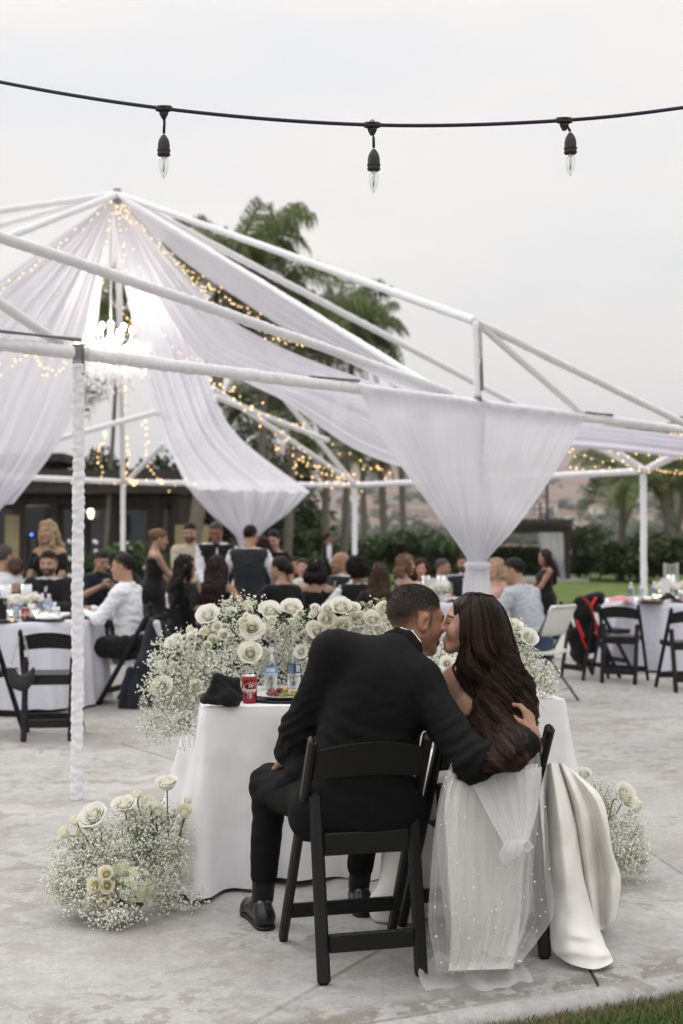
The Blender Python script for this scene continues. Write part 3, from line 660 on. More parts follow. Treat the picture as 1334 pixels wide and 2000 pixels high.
# ================================================================== drapes
def drape_mat(name, col, trans, alpha):
    m = mat(name, col, .9, .03, 4, .12, 260, trans=trans, alpha=alpha, spec=.15, sheen=.15, stretch=(1, 1, .15)); return m
M_DRAPE = drape_mat('sheer_drape', (.825, .812, .875), .56, .88)
M_DRAPEF = drape_mat('front_drape', (.81, .81, .86), .5, .9)
def drape(name, label, Lr, Rr, pl, amp, m, nu=44, nv=90, seed=0, sagz=0., pinch=None, group='white drapes hung from the tent peak', parent=None, bias=1.0):
    """cloth between two edge rails (photo px, py, distance), with pleats that run down the fall"""
    A = interp([W(*p) for p in Lr], nu); B = interp([W(*p) for p in Rr], nu); r = np.random.RandomState(seed); ph = r.rand(12)*6.28
    V = np.zeros((nu, nv, 3))
    for i in range(nu):
        w = B[i]-A[i]; wl = np.linalg.norm(w)+1e-6; t = (A[min(i+1, nu-1)]-A[max(i-1, 0)]); nrm = np.cross(w, t); nrm /= np.linalg.norm(nrm)+1e-9
        if nrm[1] > 0: nrm = -nrm
        f = i/(nu-1)
        for j in range(nv):
            u = j/(nv-1); p = A[i]+w*u
            s = sin(u*pl*6.283+ph[0]+.8*sin(f*2.2+ph[1]+u*5))*.55+sin(u*pl*2.37*6.283+ph[2]+.9*sin(f*3+u*3))*.3+sin(u*pl*.53*6.283+ph[3]+f)*.6+.18*sin(u*pl*5.1*6.283+ph[4])
            a = amp(f) if callable(amp) else amp
            p = p+nrm*s*a*min(1, wl/.35)-np.array((0, 0, sagz*4*u*(1-u)*f))
            V[i, j] = p
    root = parent
    if root is None:
        c = V[0].mean(axis=0); root = thing(name, label, 'drape', c, 0, group)
    o = mesh('cloth' if parent is None else name, V.reshape(-1, 3), grid_faces(nu, nv), m, root, True, world=True); return root
dl = drape('sheer_drape', 'white drape falling from the peak to the left picture edge', [(205, 400, 15.3), (60, 500, 14.2), (-110, 640, 13.2), (-230, 880, 12.8), (-220, 1010, 12.8)], [(226, 395, 15.4), (196, 560, 14.9), (178, 680, 14.5), (118, 850, 14.0), (20, 985, 13.6)], 9, lambda f: .012+.05*f, M_DRAPE, seed=1, nv=110)
drape('gathered_tail', '', [(-230, 990, 12.9), (-130, 1060, 12.9), (-90, 1130, 12.9)], [(62, 940, 13.7), (-10, 1010, 13.4), (-60, 1130, 13.0)], 9, .05, M_DRAPE, 20, 60, seed=9, parent=dl)
dc = drape('sheer_drape', 'lavender-white drape sweeping from the peak to the far left beam and gathered below it', [(222, 405, 15.5), (243, 560, 16.2), (287, 745, 17.6), (326, 870, 20.5), (366, 955, 23.4)], [(231, 400, 15.4), (330, 560, 15.9), (392, 700, 17.0), (462, 850, 20.0), (606, 962, 23.6)], 8, lambda f: (.012+.085*f)*(1-.75*f**8), M_DRAPE, nu=60, seed=2, nv=120)
drape('gathered_tail', '', [(364, 950, 23.45), (412, 1005, 23.5), (462, 1050, 23.6), (470, 1100, 23.6)], [(606, 960, 23.65), (560, 1005, 23.7), (505, 1050, 23.7), (497, 1100, 23.7)], 8, lambda f: .025+.05*sin(pi*f)*(1-.4*f), M_DRAPE, 24, 90, seed=3, parent=dc)
drape('sheer_drape', 'broad white roof drape from the peak down to the front beam', [(240, 415, 15.3), (300, 560, 14.8), (385, 692, 13.8), (480, 738, 12.2), (590, 750, 10.4), (702, 757, 8.85)], [(232, 392, 15.4), (350, 530, 14.7), (430, 610, 13.8), (520, 664, 12.6), (620, 708, 11.2), (790, 768, 9.3)], 6, lambda f: .008+.02*f, M_DRAPE, seed=4, nv=100, sagz=.10)
drape('sheer_drape', 'narrow white roof drape along the rafter from the peak to the front post', [(236, 392, 15.4), (350, 502, 14.6), (480, 592, 13.5), (600, 668, 12.2), (720, 728, 10.8), (800, 766, 9.4)], [(242, 381, 15.4), (370, 457, 14.5), (505, 541, 13.3), (700, 664, 11.5), (895, 785, 9.7)], 4, lambda f: .008+.018*f, M_DRAPE, seed=14, nv=60, sagz=.04)
dr = drape('sheer_drape', 'lavender-white drape slung below the roof from the peak to the right beam', [(300, 560, 15.2), (440, 720, 15.0), (560, 790, 14.6), (700, 885, 14.0), (850, 925, 13.5), (1000, 885, 13.1), (1130, 872, 12.9), (1430, 905, 12.8)], [(330, 560, 15.2), (520, 730, 15.2), (660, 770, 15.0), (800, 815, 14.6), (950, 845, 14.0), (1060, 838, 13.5), (1150, 838, 13.2), (1430, 868, 13.0)], 5, lambda f: .02+.045*f, M_DRAPE, nu=70, seed=5, nv=70)
# front drape gathered on the front post
d0 = PB.y-.09
def side(px, py):
    p = on_side(px); q = W(px, py, p.y-.07); return (px, py, p.y-.07)
fd = drape('gathered_front_drape', 'white triangular drape pleated from the front beam to a tie on its post', [side(699, 752), side(748, 860), (838, 985, 9.55), (905, 1080, 9.62), (913, 1103, 9.62)], [side(1146, 812), side(1092, 910), (1015, 1020, 9.75), (958, 1085, 9.68), (951, 1103, 9.66)], 13, lambda f: .006+.03*f*(1-.4*f), M_DRAPEF, nu=60, nv=200, seed=6, group='drape on the front post')
drape('gathered_tail', '', [(912, 1102, 9.6), (904, 1150, 9.58), (905, 1230, 9.56), (903, 1330, 9.56)], [(953, 1102, 9.64), (958, 1150, 9.62), (956, 1230, 9.6), (956, 1330, 9.6)], 5, .016, M_DRAPEF, 20, 60, seed=7, parent=fd)
MB().lathe([(.085, -.025), (.10, -.008), (.10, .008), (.085, .025)], 16, W(932, 1104, 9.66)-Vector((0, 0, 0)), True).build('tie', M_DRAPEF, fd, True, world=True)
# ================================================================== fairy lights
M_FAIRY = emis('warm_fairy_light', (1., .60, .22), 4.0); M_WIRE = mat('light_wire', (.55, .52, .46), .6, .1, 20)
def fairy(label, pts, n, r=.0085, jit=.02, seed=0, wave=0.):
    n = int(n*.8)
    P = interp([W(*p) for p in pts], n); rr = np.random.RandomState(seed); P = P+rr.normal(size=P.shape)*jit
    if wave: P[:, 0] += wave*np.sin(np.arange(n)*.55)
    t = thing('fairy_light_string', label, 'string lights', P[0], 0, 'warm fairy light strings in the tent')
    MB().tube(P, .0022, 3, False).build('wire', M_WIRE, t, world=True)
    b = MB()
    for p in P: b.ball(p+np.array((0, 0, -.015)), .85*r*rr.uniform(.8, 1.2), 6, 4)
    tag(b.build('light_bulb', M_FAIRY, t, True, world=True), kind='stuff')
fl = fairy
fl('fairy light string down the roof slot, upper run', [(236, 398, 15.2), (300, 470, 15.2), (355, 515, 15.2), (450, 580, 15.1), (590, 668, 14.8)], 60, seed=1, jit=.03)
fl('fairy light string down the roof slot, middle run', [(232, 400, 15.2), (350, 520, 15.3), (420, 570, 15.3), (520, 640, 15.2), (600, 672, 15.0)], 58, seed=2, jit=.035)
fl('fairy light string down the roof slot, lower run', [(228, 405, 15.2), (340, 520, 15.3), (440, 605, 15.4), (520, 650, 15.3), (585, 668, 15.1)], 44, seed=3, jit=.03)
fl('fairy light string down the left side of the peak slit', [(226, 400, 15.1), (205, 470, 15.0), (192, 560, 15.0), (150, 690, 14.8)], 26, seed=4)
fl('fairy light string along the left roof drape edge', [(215, 400, 15.1), (130, 465, 14.6), (60, 520, 14.0), (-10, 570, 13.6)], 26, seed=5)
fl('fairy light string down the right side of the peak slit', [(231, 400, 15.2), (238, 480, 15.3), (255, 590, 15.5), (262, 700, 15.8)], 30, seed=6)
fl('fairy light string down the centre drape', [(233, 400, 15.1), (285, 560, 15.3), (345, 680, 16.0), (385, 705, 16.4)], 22, seed=7)
fl('fairy light loop hanging left of the near tent post', [(0, 722, 13.4), (40, 700, 13.4), (65, 692, 13.4), (85, 715, 13.4), (105, 726, 13.4), (130, 712, 13.4)], 30, seed=8, r=.008)
fl('vertical fairy light string nearest the tent post', [(204, 840, 22.4), (196, 880, 22.5), (193, 940, 22.6)], 22, seed=9, wave=.05, r=.015)
fl('vertical fairy light string below the chandelier', [(238, 740, 21.5), (244, 840, 22), (252, 930, 22.4), (262, 942, 22.5)], 40, seed=10, wave=.05, r=.015)
fl('vertical fairy light string beside the centre drape', [(280, 820, 22), (287, 880, 22.3), (305, 930, 22.7), (316, 944, 22.8)], 24, seed=11, wave=.05, r=.015)
fl('fairy light string in the gap above the chandelier', [(240, 600, 18), (244, 640, 18), (250, 690, 18), (258, 690, 18)], 18, seed=12, wave=.05, r=.011)
fl('second fairy light string in the gap above the chandelier', [(250, 620, 18), (256, 660, 18), (262, 695, 18)], 14, seed=13, wave=.04, r=.011)
fl('fairy light string on the far left beam', [(70, 932, 22.6), (150, 937, 22.7), (260, 944, 22.7), (380, 948, 22.8)], 26, seed=14, r=.012, jit=.05)
fl('fairy light string under the roof, highest of the centre strings', [(415, 738, 17), (470, 775, 18), (560, 820, 20), (640, 860, 21), (760, 925, 21)], 34, seed=15, r=.0125, jit=.05)
fl('fairy light string under the roof, middle of the centre strings', [(430, 745, 17), (490, 800, 18), (545, 870, 20), (600, 905, 21), (690, 930, 22)], 34, seed=16, r=.0125, jit=.06)
fl('fairy light loop above the far tent post', [(575, 905, 21), (590, 920, 21), (635, 942, 21), (665, 940, 21), (720, 900, 21), (745, 930, 21)], 34, seed=17, r=.0125, jit=.05)
fl('second fairy light loop above the far tent post', [(548, 840, 20), (590, 890, 21), (640, 920, 21.5), (700, 945, 22)], 28, seed=18, r=.0125, jit=.05)
for i, (a, b, c) in enumerate(((838, 842, 846), (868, 880, 892), (884, 902, 918), (908, 915, 918))):
    fl(('topmost', 'second', 'third', 'lowest')[i]+' fairy light string right of the front drape', [(1112, a, 16), (1200, b, 16.5), (1290, c, 17), (1350, c+4, 17)], 22, seed=20+i, r=.010)
# ================================================================== chandelier
def chandelier():
    c = W(216, 690, 15.6); t = thing('chandelier', 'glowing crystal chandelier hanging under the tent peak', 'chandelier', c, 0)
    mc = mat('white_crystal', (.85, .86, .88), .12, .05, 40, spec=.8, trans=.5, alpha=.8)
    st = MB().tube([(0, 0, .30), (0, 0, PK.z-c.z-.1)], .012, 6); st.build('chain', mat('white_cord', (.75, .75, .76), .6, .05, 30), t)
    MB().lathe([(.01, .42), (.05, .38), (.03, .25), (.08, .12), (.04, 0), (.12, -.18), (.02, -.34)], 14).build('stem', mc, t, True)
    gl = emis('chandelier_bulb_glow', (1., .95, .86), 70)
    for ring, (R, z, n) in enumerate(((.44, .02, 10), (.26, .24, 6))):
        for k in range(n):
            a = 6.283*k/n+.3*ring; p = Vector((R*cos(a), R*sin(a), z))
            ar = MB().tube([(0, 0, z-.12), (p.x*.5, p.y*.5, z-.17), (p.x*.9, p.y*.9, z-.1), p], .011, 6).build('arm', mc, t, True)
            MB().ball(p+Vector((0, 0, .055)), .026, 8, 6, (1, 1, 1.7)).build('candle_bulb', gl, ar, True)
    cr = MB(); r = np.random.RandomState(2)
    for i in range(620):
        a = r.uniform(0, 6.283); R = r.choice([.46, .38, .26, .14])*r.uniform(.92, 1.08); z = -.12-.36*r.rand()*(1-R*.9)-.05*(R < .3); z = r.uniform(z, .12) if r.rand() < .5 else z
        cr.ball((R*cos(a), R*sin(a), z), r.uniform(.011, .022), 4, 2, (1, 1, 1.5))
    for z, R in ((-.02, .47), (-.14, .40), (-.27, .28)): cr.tube([(R*cos(a), R*sin(a), z) for a in np.linspace(0, 6.283, 25)], .009, 5, False)
    tag(cr.build('crystal', mc, t), kind='stuff')
    ld = bpy.data.lights.new('chandelier_light', 'POINT'); ld.energy = 30; ld.color = (1, .92, .80); ld.shadow_soft_size = .3
    lo = bpy.data.objects.new('chandelier_light', ld); COL.objects.link(lo); lo.location = (0, 0, .06); lo.parent = t
chandelier()
# ================================================================== festoon over the couple
def festoon():
    pts = [W(-420, 60, 4.9), W(-60, 148, 4.7), W(320, 212, 4.5), W(727, 244, 4.45), W(1102, 235, 4.5), W(1400, 201, 4.65), W(1800, 140, 4.9)]
    t = thing('festoon_cable', 'dark blue festoon cable with three clear bulbs over the couple', 'string lights', pts[3]); mcab = mat('blue_black_cable', (.018, .017, .05), .5, .1, 40)
    MB().tube(interp(pts, 70), .0068, 8).build('cable', mcab, t, True, world=True)
    mr = mat('grey_black_rubber', (.035, .035, .036), .6, .15, 60, .05, 200); g = glass('clear_bulb', a=.30); fm = mat('filament', (.5, .45, .35), .4, .1, 30)
    for i, (px, py, bx, by) in enumerate(((320, 212, 320, 266), (727, 244, 730, 294), (1102, 235, 1114, 262))):
        d = 4.5 if i != 1 else 4.45; p = W(px, py, d); q = W(bx, by, d)
        dr_ = smooth_angle(MB().box(p, (.062, .022, .022), None, .006).tube([p+Vector((0, 0, .006)), p-Vector((0, 0, .02)), p-Vector((0, 0, .036))], [.018, .016, .008], 10).build('drop_socket', mr, t, world=True))
        mb = MB().tube([p-Vector((0, 0, .03)), (p+q)/2+Vector((.002, 0, 0)), q+Vector((0, 0, .01))], .0052, 7); mb.build('lead', mcab, dr_, True, world=True)
        mb = MB().lathe([(.004, .006), (.010, 0), (.018, -.014), (.0215, -.03), (.0215, -.048), (.024, -.049), (.024, -.054), (.0215, -.055), (.0215, -.062), (.0235, -.063), (.0235, -.068), (.018, -.072)], 18, q); smooth_angle(mb.build('lamp_holder', mr, dr_, world=True), 30)
        MB().lathe([(.013, -.068), (.0175, -.085), (.0185, -.10), (.016, -.12), (.011, -.137), (.005, -.148), (.0012, -.152)], 18, q).build('bulb', g, dr_, True, world=True)
        MB().tube([q+Vector((.002, 0, -.07)), q+Vector((.002, 0, -.115)), q+Vector((-.002, 0, -.13)), q+Vector((-.003, 0, -.09))], .0014, 4).lathe([(.012, -.068), (.012, -.078), (.005, -.082)], 10, q).build('filament', fm, dr_, True, world=True)
    MB().tube([W(727, 238, 4.45)+Vector((.007*cos(a), 0, .007*sin(a))) for a in np.linspace(0, 6.28, 13)], .0022, 5).build('hanging_loop', mr, t, True, world=True)
festoon()
# ================================================================== blended-volume modelling (bodies, clothes, hair)
def surface_nets(f, org, h):
    nx, ny, nz = f.shape; s = f < 0
    c = np.zeros((nx-1, ny-1, nz-1), int)
    for i in (0, 1):
        for j in (0, 1):
            for k in (0, 1): c += s[i:nx-1+i, j:ny-1+j, k:nz-1+k]
    act = (c > 0) & (c < 8); idx = np.argwhere(act); n = len(idx)
    ids = -np.ones(act.shape, int); ids[act] = np.arange(n)
    acc = np.zeros((n, 3)); cnt = np.zeros(n)
    cor = [(i, j, k) for i in (0, 1) for j in (0, 1) for k in (0, 1)]
    for a in cor:
        for ax in range(3):
            if a[ax]: continue
            b = list(a); b[ax] = 1
            ia = idx+np.array(a); ib = idx+np.array(b)
            fa = f[ia[:, 0], ia[:, 1], ia[:, 2]]; fb = f[ib[:, 0], ib[:, 1], ib[:, 2]]
            m = (fa < 0) != (fb < 0); t = np.where(m, fa/np.where(m, fa-fb, 1), 0)
            p = np.tile(np.array(a, float), (n, 1)); p[:, ax] += t
            acc[m] += p[m]; cnt[m] += 1
    V = (idx+acc/cnt[:, None])*h+org
    Fs = []
    for ax in range(3):
        o = [(1, 2), (2, 0), (0, 1)][ax]
        sl0 = [slice(None)]*3; sl1 = [slice(None)]*3; sl0[ax] = slice(0, -1); sl1[ax] = slice(1, None)
        a = s[tuple(sl0)]; b = s[tuple(sl1)]; e = np.argwhere(a != b)
        ok = (e[:, o[0]] > 0) & (e[:, o[1]] > 0) & (e[:, o[0]] < f.shape[o[0]]-1) & (e[:, o[1]] < f.shape[o[1]]-1); e = e[ok]
        q = []
        for d0, d1 in ((-1, -1), (0, -1), (0, 0), (-1, 0)):
            w = e.copy(); w[:, o[0]] += d0; w[:, o[1]] += d1; q.append(ids[w[:, 0], w[:, 1], w[:, 2]])
        q = np.stack(q, 1); fl = ~a[e[:, 0], e[:, 1], e[:, 2]]
        q[fl] = q[fl][:, ::-1]; Fs.append(q)
    F = np.concatenate(Fs); F = F[(F >= 0).all(1)]
    return V, F
class Blob:
    def __init__(s): s.ops = []
    def cap(s, a, b, ra, rb=None, k=.03, op='u'):
        s.ops.append((op, 'cap', np.array(a, float), np.array(b, float), ra, ra if rb is None else rb, k)); return s
    def ell(s, c, r, R=None, k=.03, op='u'):
        s.ops.append((op, 'ell', np.array(c, float), np.array(r, float), None if R is None else np.array(R), None, k)); return s
    def cut(s, p, n, k=.008):
        n = np.array(n, float); s.ops.append(('i', 'pl', np.array(p, float), n/np.linalg.norm(n), None, None, k)); return s
    def join(s, o): s.ops += o.ops; return s
    def mesh(s, h, off=0., kscale=1.):
        lo = np.full(3, 1e9); hi = -lo
        for op in s.ops:
            if op[0] != 'u': continue
            if op[1] == 'cap': r = max(op[4], op[5]); l_, h_ = np.minimum(op[2], op[3])-r, np.maximum(op[2], op[3])+r
            else: r = op[3].max(); l_, h_ = op[2]-r, op[2]+r
            lo = np.minimum(lo, l_); hi = np.maximum(hi, h_)
        pad = off+2.5*h+.01; lo -= pad; hi += pad; n = np.ceil((hi-lo)/h).astype(int)+1
        f = np.full(n, .5, np.float32); ax = [lo[i]+h*np.arange(n[i]) for i in range(3)]
        for op in s.ops:
            k = op[6]; mg = off+k+3*h
            if op[1] == 'pl': sl = [slice(0, n[i]) for i in range(3)]
            else:
                if op[1] == 'cap': r = max(op[4], op[5]); l_, h_ = np.minimum(op[2], op[3])-r-mg, np.maximum(op[2], op[3])+r+mg
                else: r = op[3].max(); l_, h_ = op[2]-r-mg, op[2]+r+mg
                a0 = np.clip(np.floor((l_-lo)/h).astype(int), 0, n); a1 = np.clip(np.ceil((h_-lo)/h).astype(int)+1, 0, n)
                if (a1 <= a0).any(): continue
                sl = [slice(a0[i], a1[i]) for i in range(3)]
            X, Y, Z = np.meshgrid(ax[0][sl[0]], ax[1][sl[1]], ax[2][sl[2]], indexing='ij', sparse=True)
            if op[1] == 'cap':
                a, b = op[2], op[3]; d = b-a; L2 = max(d@d, 1e-9)
                t = np.clip(((X-a[0])*d[0]+(Y-a[1])*d[1]+(Z-a[2])*d[2])/L2, 0, 1)
                g = np.sqrt((X-a[0]-t*d[0])**2+(Y-a[1]-t*d[1])**2+(Z-a[2]-t*d[2])**2)-(op[4]+(op[5]-op[4])*t)
            elif op[1] == 'ell':
                x, y, z = X-op[2][0], Y-op[2][1], Z-op[2][2]; R = op[4]
                if R is not None: x, y, z = x*R[0, 0]+y*R[1, 0]+z*R[2, 0], x*R[0, 1]+y*R[1, 1]+z*R[2, 1], x*R[0, 2]+y*R[1, 2]+z*R[2, 2]
                r = op[3]; k0 = np.sqrt((x/r[0])**2+(y/r[1])**2+(z/r[2])**2); k1 = np.sqrt((x/r[0]**2)**2+(y/r[1]**2)**2+(z/r[2]**2)**2)+1e-9
                g = k0*(k0-1)/k1
            else: g = (X-op[2][0])*op[3][0]+(Y-op[2][1])*op[3][1]+(Z-op[2][2])*op[3][2]
            c = f[tuple(sl)]; k = k*kscale
            if op[0] == 'u': hh = np.maximum(k-np.abs(c-g), 0)/k; f[tuple(sl)] = np.minimum(c, g)-hh*hh*k/4
            else:
                if op[0] == 's': g = -g
                if op[0] == 'i': g = g+off*0
                if op[0] == 's': c2 = c
                hh = np.maximum(k-np.abs(c-g), 0)/k; f[tuple(sl)] = np.maximum(c, g)+hh*hh*k/4
        return surface_nets(f-off, lo, h)
def normals(V, F):
    n = np.zeros_like(V); a = V[F[:, 2]]-V[F[:, 0]]; b = V[F[:, 3]]-V[F[:, 1]]; c = np.cross(a, b)
    for i in range(4): np.add.at(n, F[:, i], c)
    return n/(np.linalg.norm(n, axis=1)[:, None]+1e-12)
def relax(V, F, it=1, w=.5):
    for _ in range(it):
        s = np.zeros_like(V); c = np.zeros(len(V))
        for i in range(4):
            np.add.at(s, F[:, i], V[F[:, (i+1) % 4]]); np.add.at(c, F[:, i], 1)
            np.add.at(s, F[:, i], V[F[:, (i+3) % 4]]); np.add.at(c, F[:, i], 1)
        V = V*(1-w)+w*s/c[:, None]
    return V
def frame(fwd, up=(0, 0, 1)):
    f = Vector(fwd).normalized(); r = f.cross(Vector(up)).normalized(); u = r.cross(f); return Matrix((r, f, u)).transposed()   # columns right, forward, up
def np3(M): return np.array(M.to_3x3())
# ------------------------------------------------------------------ head
def head_blob(sex='m', ear=True):
    b = Blob(); w = 1. if sex == 'm' else .94
    b.ell((0, -.014, .035), (.0765*w, .098, .087), k=.02).ell((0, .022, -.02), (.064*w, .066, .088), k=.03)
    for s in (-1, 1):
        b.cap((s*.056*w, -.006, -.05), (s*.022, .062, -.098), .017 if sex == 'm' else .013, .014, k=.03)
        b.ell((s*.040*w, .056, -.032), (.026, .026, .028), k=.025)
        b.ell((s*.031, .093, .004), (.021, .017, .0125), k=.014, op='s')
        b.ell((s*.0305, .0705, .003), (.0145, .0145, .0135), k=.004)
    b.ell((0, .068, -.099), (.024, .02, .019), k=.025)
    b.cap((-.036*w, .076, .022), (.036*w, .076, .022), .0125 if sex == 'm' else .009, k=.02)
    b.cap((0, .085, .012), (0, .1085, -.026), .0075, .0105, k=.012); b.ell((.0115, .098, -.031), (.009, .011, .008), k=.01); b.ell((-.0115, .098, -.031), (.009, .011, .008), k=.01)
    b.cap((-.018, .086, -.0625), (.018, .086, -.0625), .0075, k=.012).cap((-.015, .0855, -.074), (.015, .0855, -.074), .0085, k=.012)
    b.cap((-.021, .098, -.068), (.021, .098, -.068), .0022, k=.004, op='s')
    if ear:
        for s in (-1, 1):
            R = np3(Matrix.Rotation(s*rad(-22), 3, 'Z') @ Matrix.Rotation(rad(-12), 3, 'X'))
            b.ell((s*.079*w, -.012, -.002), (.010, .019, .031), R, k=.008); b.ell((s*.076*w, -.006, -.024), (.010, .011, .014), R, k=.008)
            b.ell((s*.089*w, -.006, -.002), (.007, .010, .017), R, k=.005, op='s')
    b.cap((0, -.02, -.06), (0, -.045, -.19), .054 if sex == 'm' else .044, .058 if sex == 'm' else .046, k=.03)
    return b
def head_cols(P, skin, sex, brow, beard=None, lips=None, shut=False):
    n = len(P); C = np.tile(np.array(skin), (n, 1)); x, y, z = np.abs(P[:, 0]), P[:, 1], P[:, 2]
    r = np.exp(-(((x-.042)/.02)**2+((z+.035)/.022)**2))*(y > .03); C = C*(1-.22*r[:, None]*np.array((0, 1, 1)))
    if beard is not None:
        m = np.clip((-.03-z-np.clip((.05-y), 0, .05)*.4)/.02, 0, 1)*np.clip((y+.0)/.03, 0, 1)*np.clip((z+.135)/.02, 0, 1)
        m2 = ((x < .032) & (z > -.06) & (z < -.047) & (y > .07))*1.; m = np.clip(np.maximum(m*.9, m2*.85), 0, 1)[:, None]; C = C*(1-m)+np.array(beard)*m
    lp = (((x/.024)**2+((z+.068)/.0125)**2) < 1) & (y > .08); C[lp] = np.array(lips if lips is not None else (.32, .13, .11))
    ml = (x < .021) & (np.abs(z+.068) < .002) & (y > .08); C[ml] *= .35
    ar = .0265-.0035*((x-.03)/.018)**2; bw = (x > .012) & (x < .052) & (np.abs(z-ar) < (.0042 if sex == 'm' else .003)) & (y > .05); C[bw] = np.array(brow)
    ey = (((x-.031)/.0145)**2+((z-.003)/.0068)**2 < 1) & (y > .068)
    if shut: 
        ls = (np.abs(x-.031) < .015) & (np.abs(z+.003) < .0018) & (y > .06); C[ls] = np.array((.02, .015, .012))
    else:
        C[ey] = np.array((.55, .52, .5)); ir = (((x-.031)**2+(z-.003)**2) < .0058**2) & (y > .068); C[ir] = np.array((.03, .02, .015))
        ld = (np.abs(x-.031) < .016) & (np.abs(z-.0105) < .002) & (y > .06); C[ld] = np.array((.03, .02, .02))
    return C
HEADS = {s: (lambda q: (relax(q[0], q[1], 1, .3), q[1]))(head_blob(s).mesh(.0042)) for s in 'mf'}
# ------------------------------------------------------------------ hand (left, palm down, fingers +Y, thumb +X)
def hand_blob(curl=.35, spread=.1, s=1., thumb=.5):
    b = Blob(); q = lambda *v: tuple(x*s for x in v)
    for x in (-.026, -.009, .009, .026): b.cap(q(x*.55, .0, 0), q(x, .085-abs(x)*.25, .004), .0145*s, .0115*s, k=.012*s)
    b.cap(q(0, -.05, 0), q(0, .01, 0), .024*s, .024*s, k=.02*s)
    for i, (x, L_, r) in enumerate(((.028, .072, .0088), (.0095, .08, .009), (-.0095, .074, .0086), (-.027, .058, .0076))):
        p = np.array((x, .083-abs(x)*.25, .004)); a = .15+curl*.5; yaw = -x*spread*25
        for sgm, f in ((.45, 0), (.31, 1), (.24, 1)):
            if f: a += curl*(1.0+.1*i)
            d = np.array((-sin(yaw)*cos(a), cos(yaw)*cos(a), -sin(a))); e2 = p+d*L_*sgm; b.cap(p*s, e2*s, r*s, r*.9*s, k=.004*s); p = e2; r *= .94
    b.cap(q(.018, .012, -.006), q(.040, .040, -.016), .0135*s, .011*s, k=.01*s); b.cap(q(.040, .040, -.016), q(.040-.012*thumb, .070, -.022-.018*thumb), .0105*s, .0085*s, k=.005*s); b.cap(q(.040-.012*thumb, .070, -.022-.018*thumb), q(.036-.03*thumb, .092, -.026-.03*thumb), .0088*s, .007*s, k=.004*s)
    return b
HANDS = {'rest': hand_blob(.3).mesh(.0042), 'grip': hand_blob(.85, thumb=1).mesh(.0042)}
def place_hand(VF, wrist, fwd, up, right=False, s=1.):
    V, F = VF; V = V*s
    if right: V = V*np.array((-1, 1, 1)); F = F[:, ::-1]
    M = np3(frame(fwd, up)); return V@M.T+np.array(wrist), F
def merge(parts):
    Vs, Fs, o = [], [], 0
    for V, F in parts: Vs.append(V); Fs.append(F+o); o += len(V)
    return np.concatenate(Vs), np.concatenate(Fs)
def skin_mat():
    m = mat('skin', (.4, .22, .15), .5, .06, 60, .05, 220, spec=.35, attr='tone', sss=.06); return m
M_SKIN = skin_mat()
M_EYEBROW = (.035, .022, .016)
def hairmat(name, col, rough=.42): return mat('hair_'+name, col, rough, .35, 90, .5, 160, spec=.16, stretch=(1, 1, .12))
HM = {'black': hairmat('black', (.010, .008, .008)), 'dark': hairmat('dark_brown', (.022, .013, .010)), 'brown': hairmat('brown', (.06, .032, .02)), 'red': hairmat('auburn', (.035, .010, .009)), 'blonde': hairmat('blonde', (.36, .265, .16)), 'gold': hairmat('golden_brown', (.16, .095, .055)), 'grey': hairmat('grey_black', (.045, .04, .037)), 'ombre': hairmat('brown_ombre', (.045, .026, .016))}
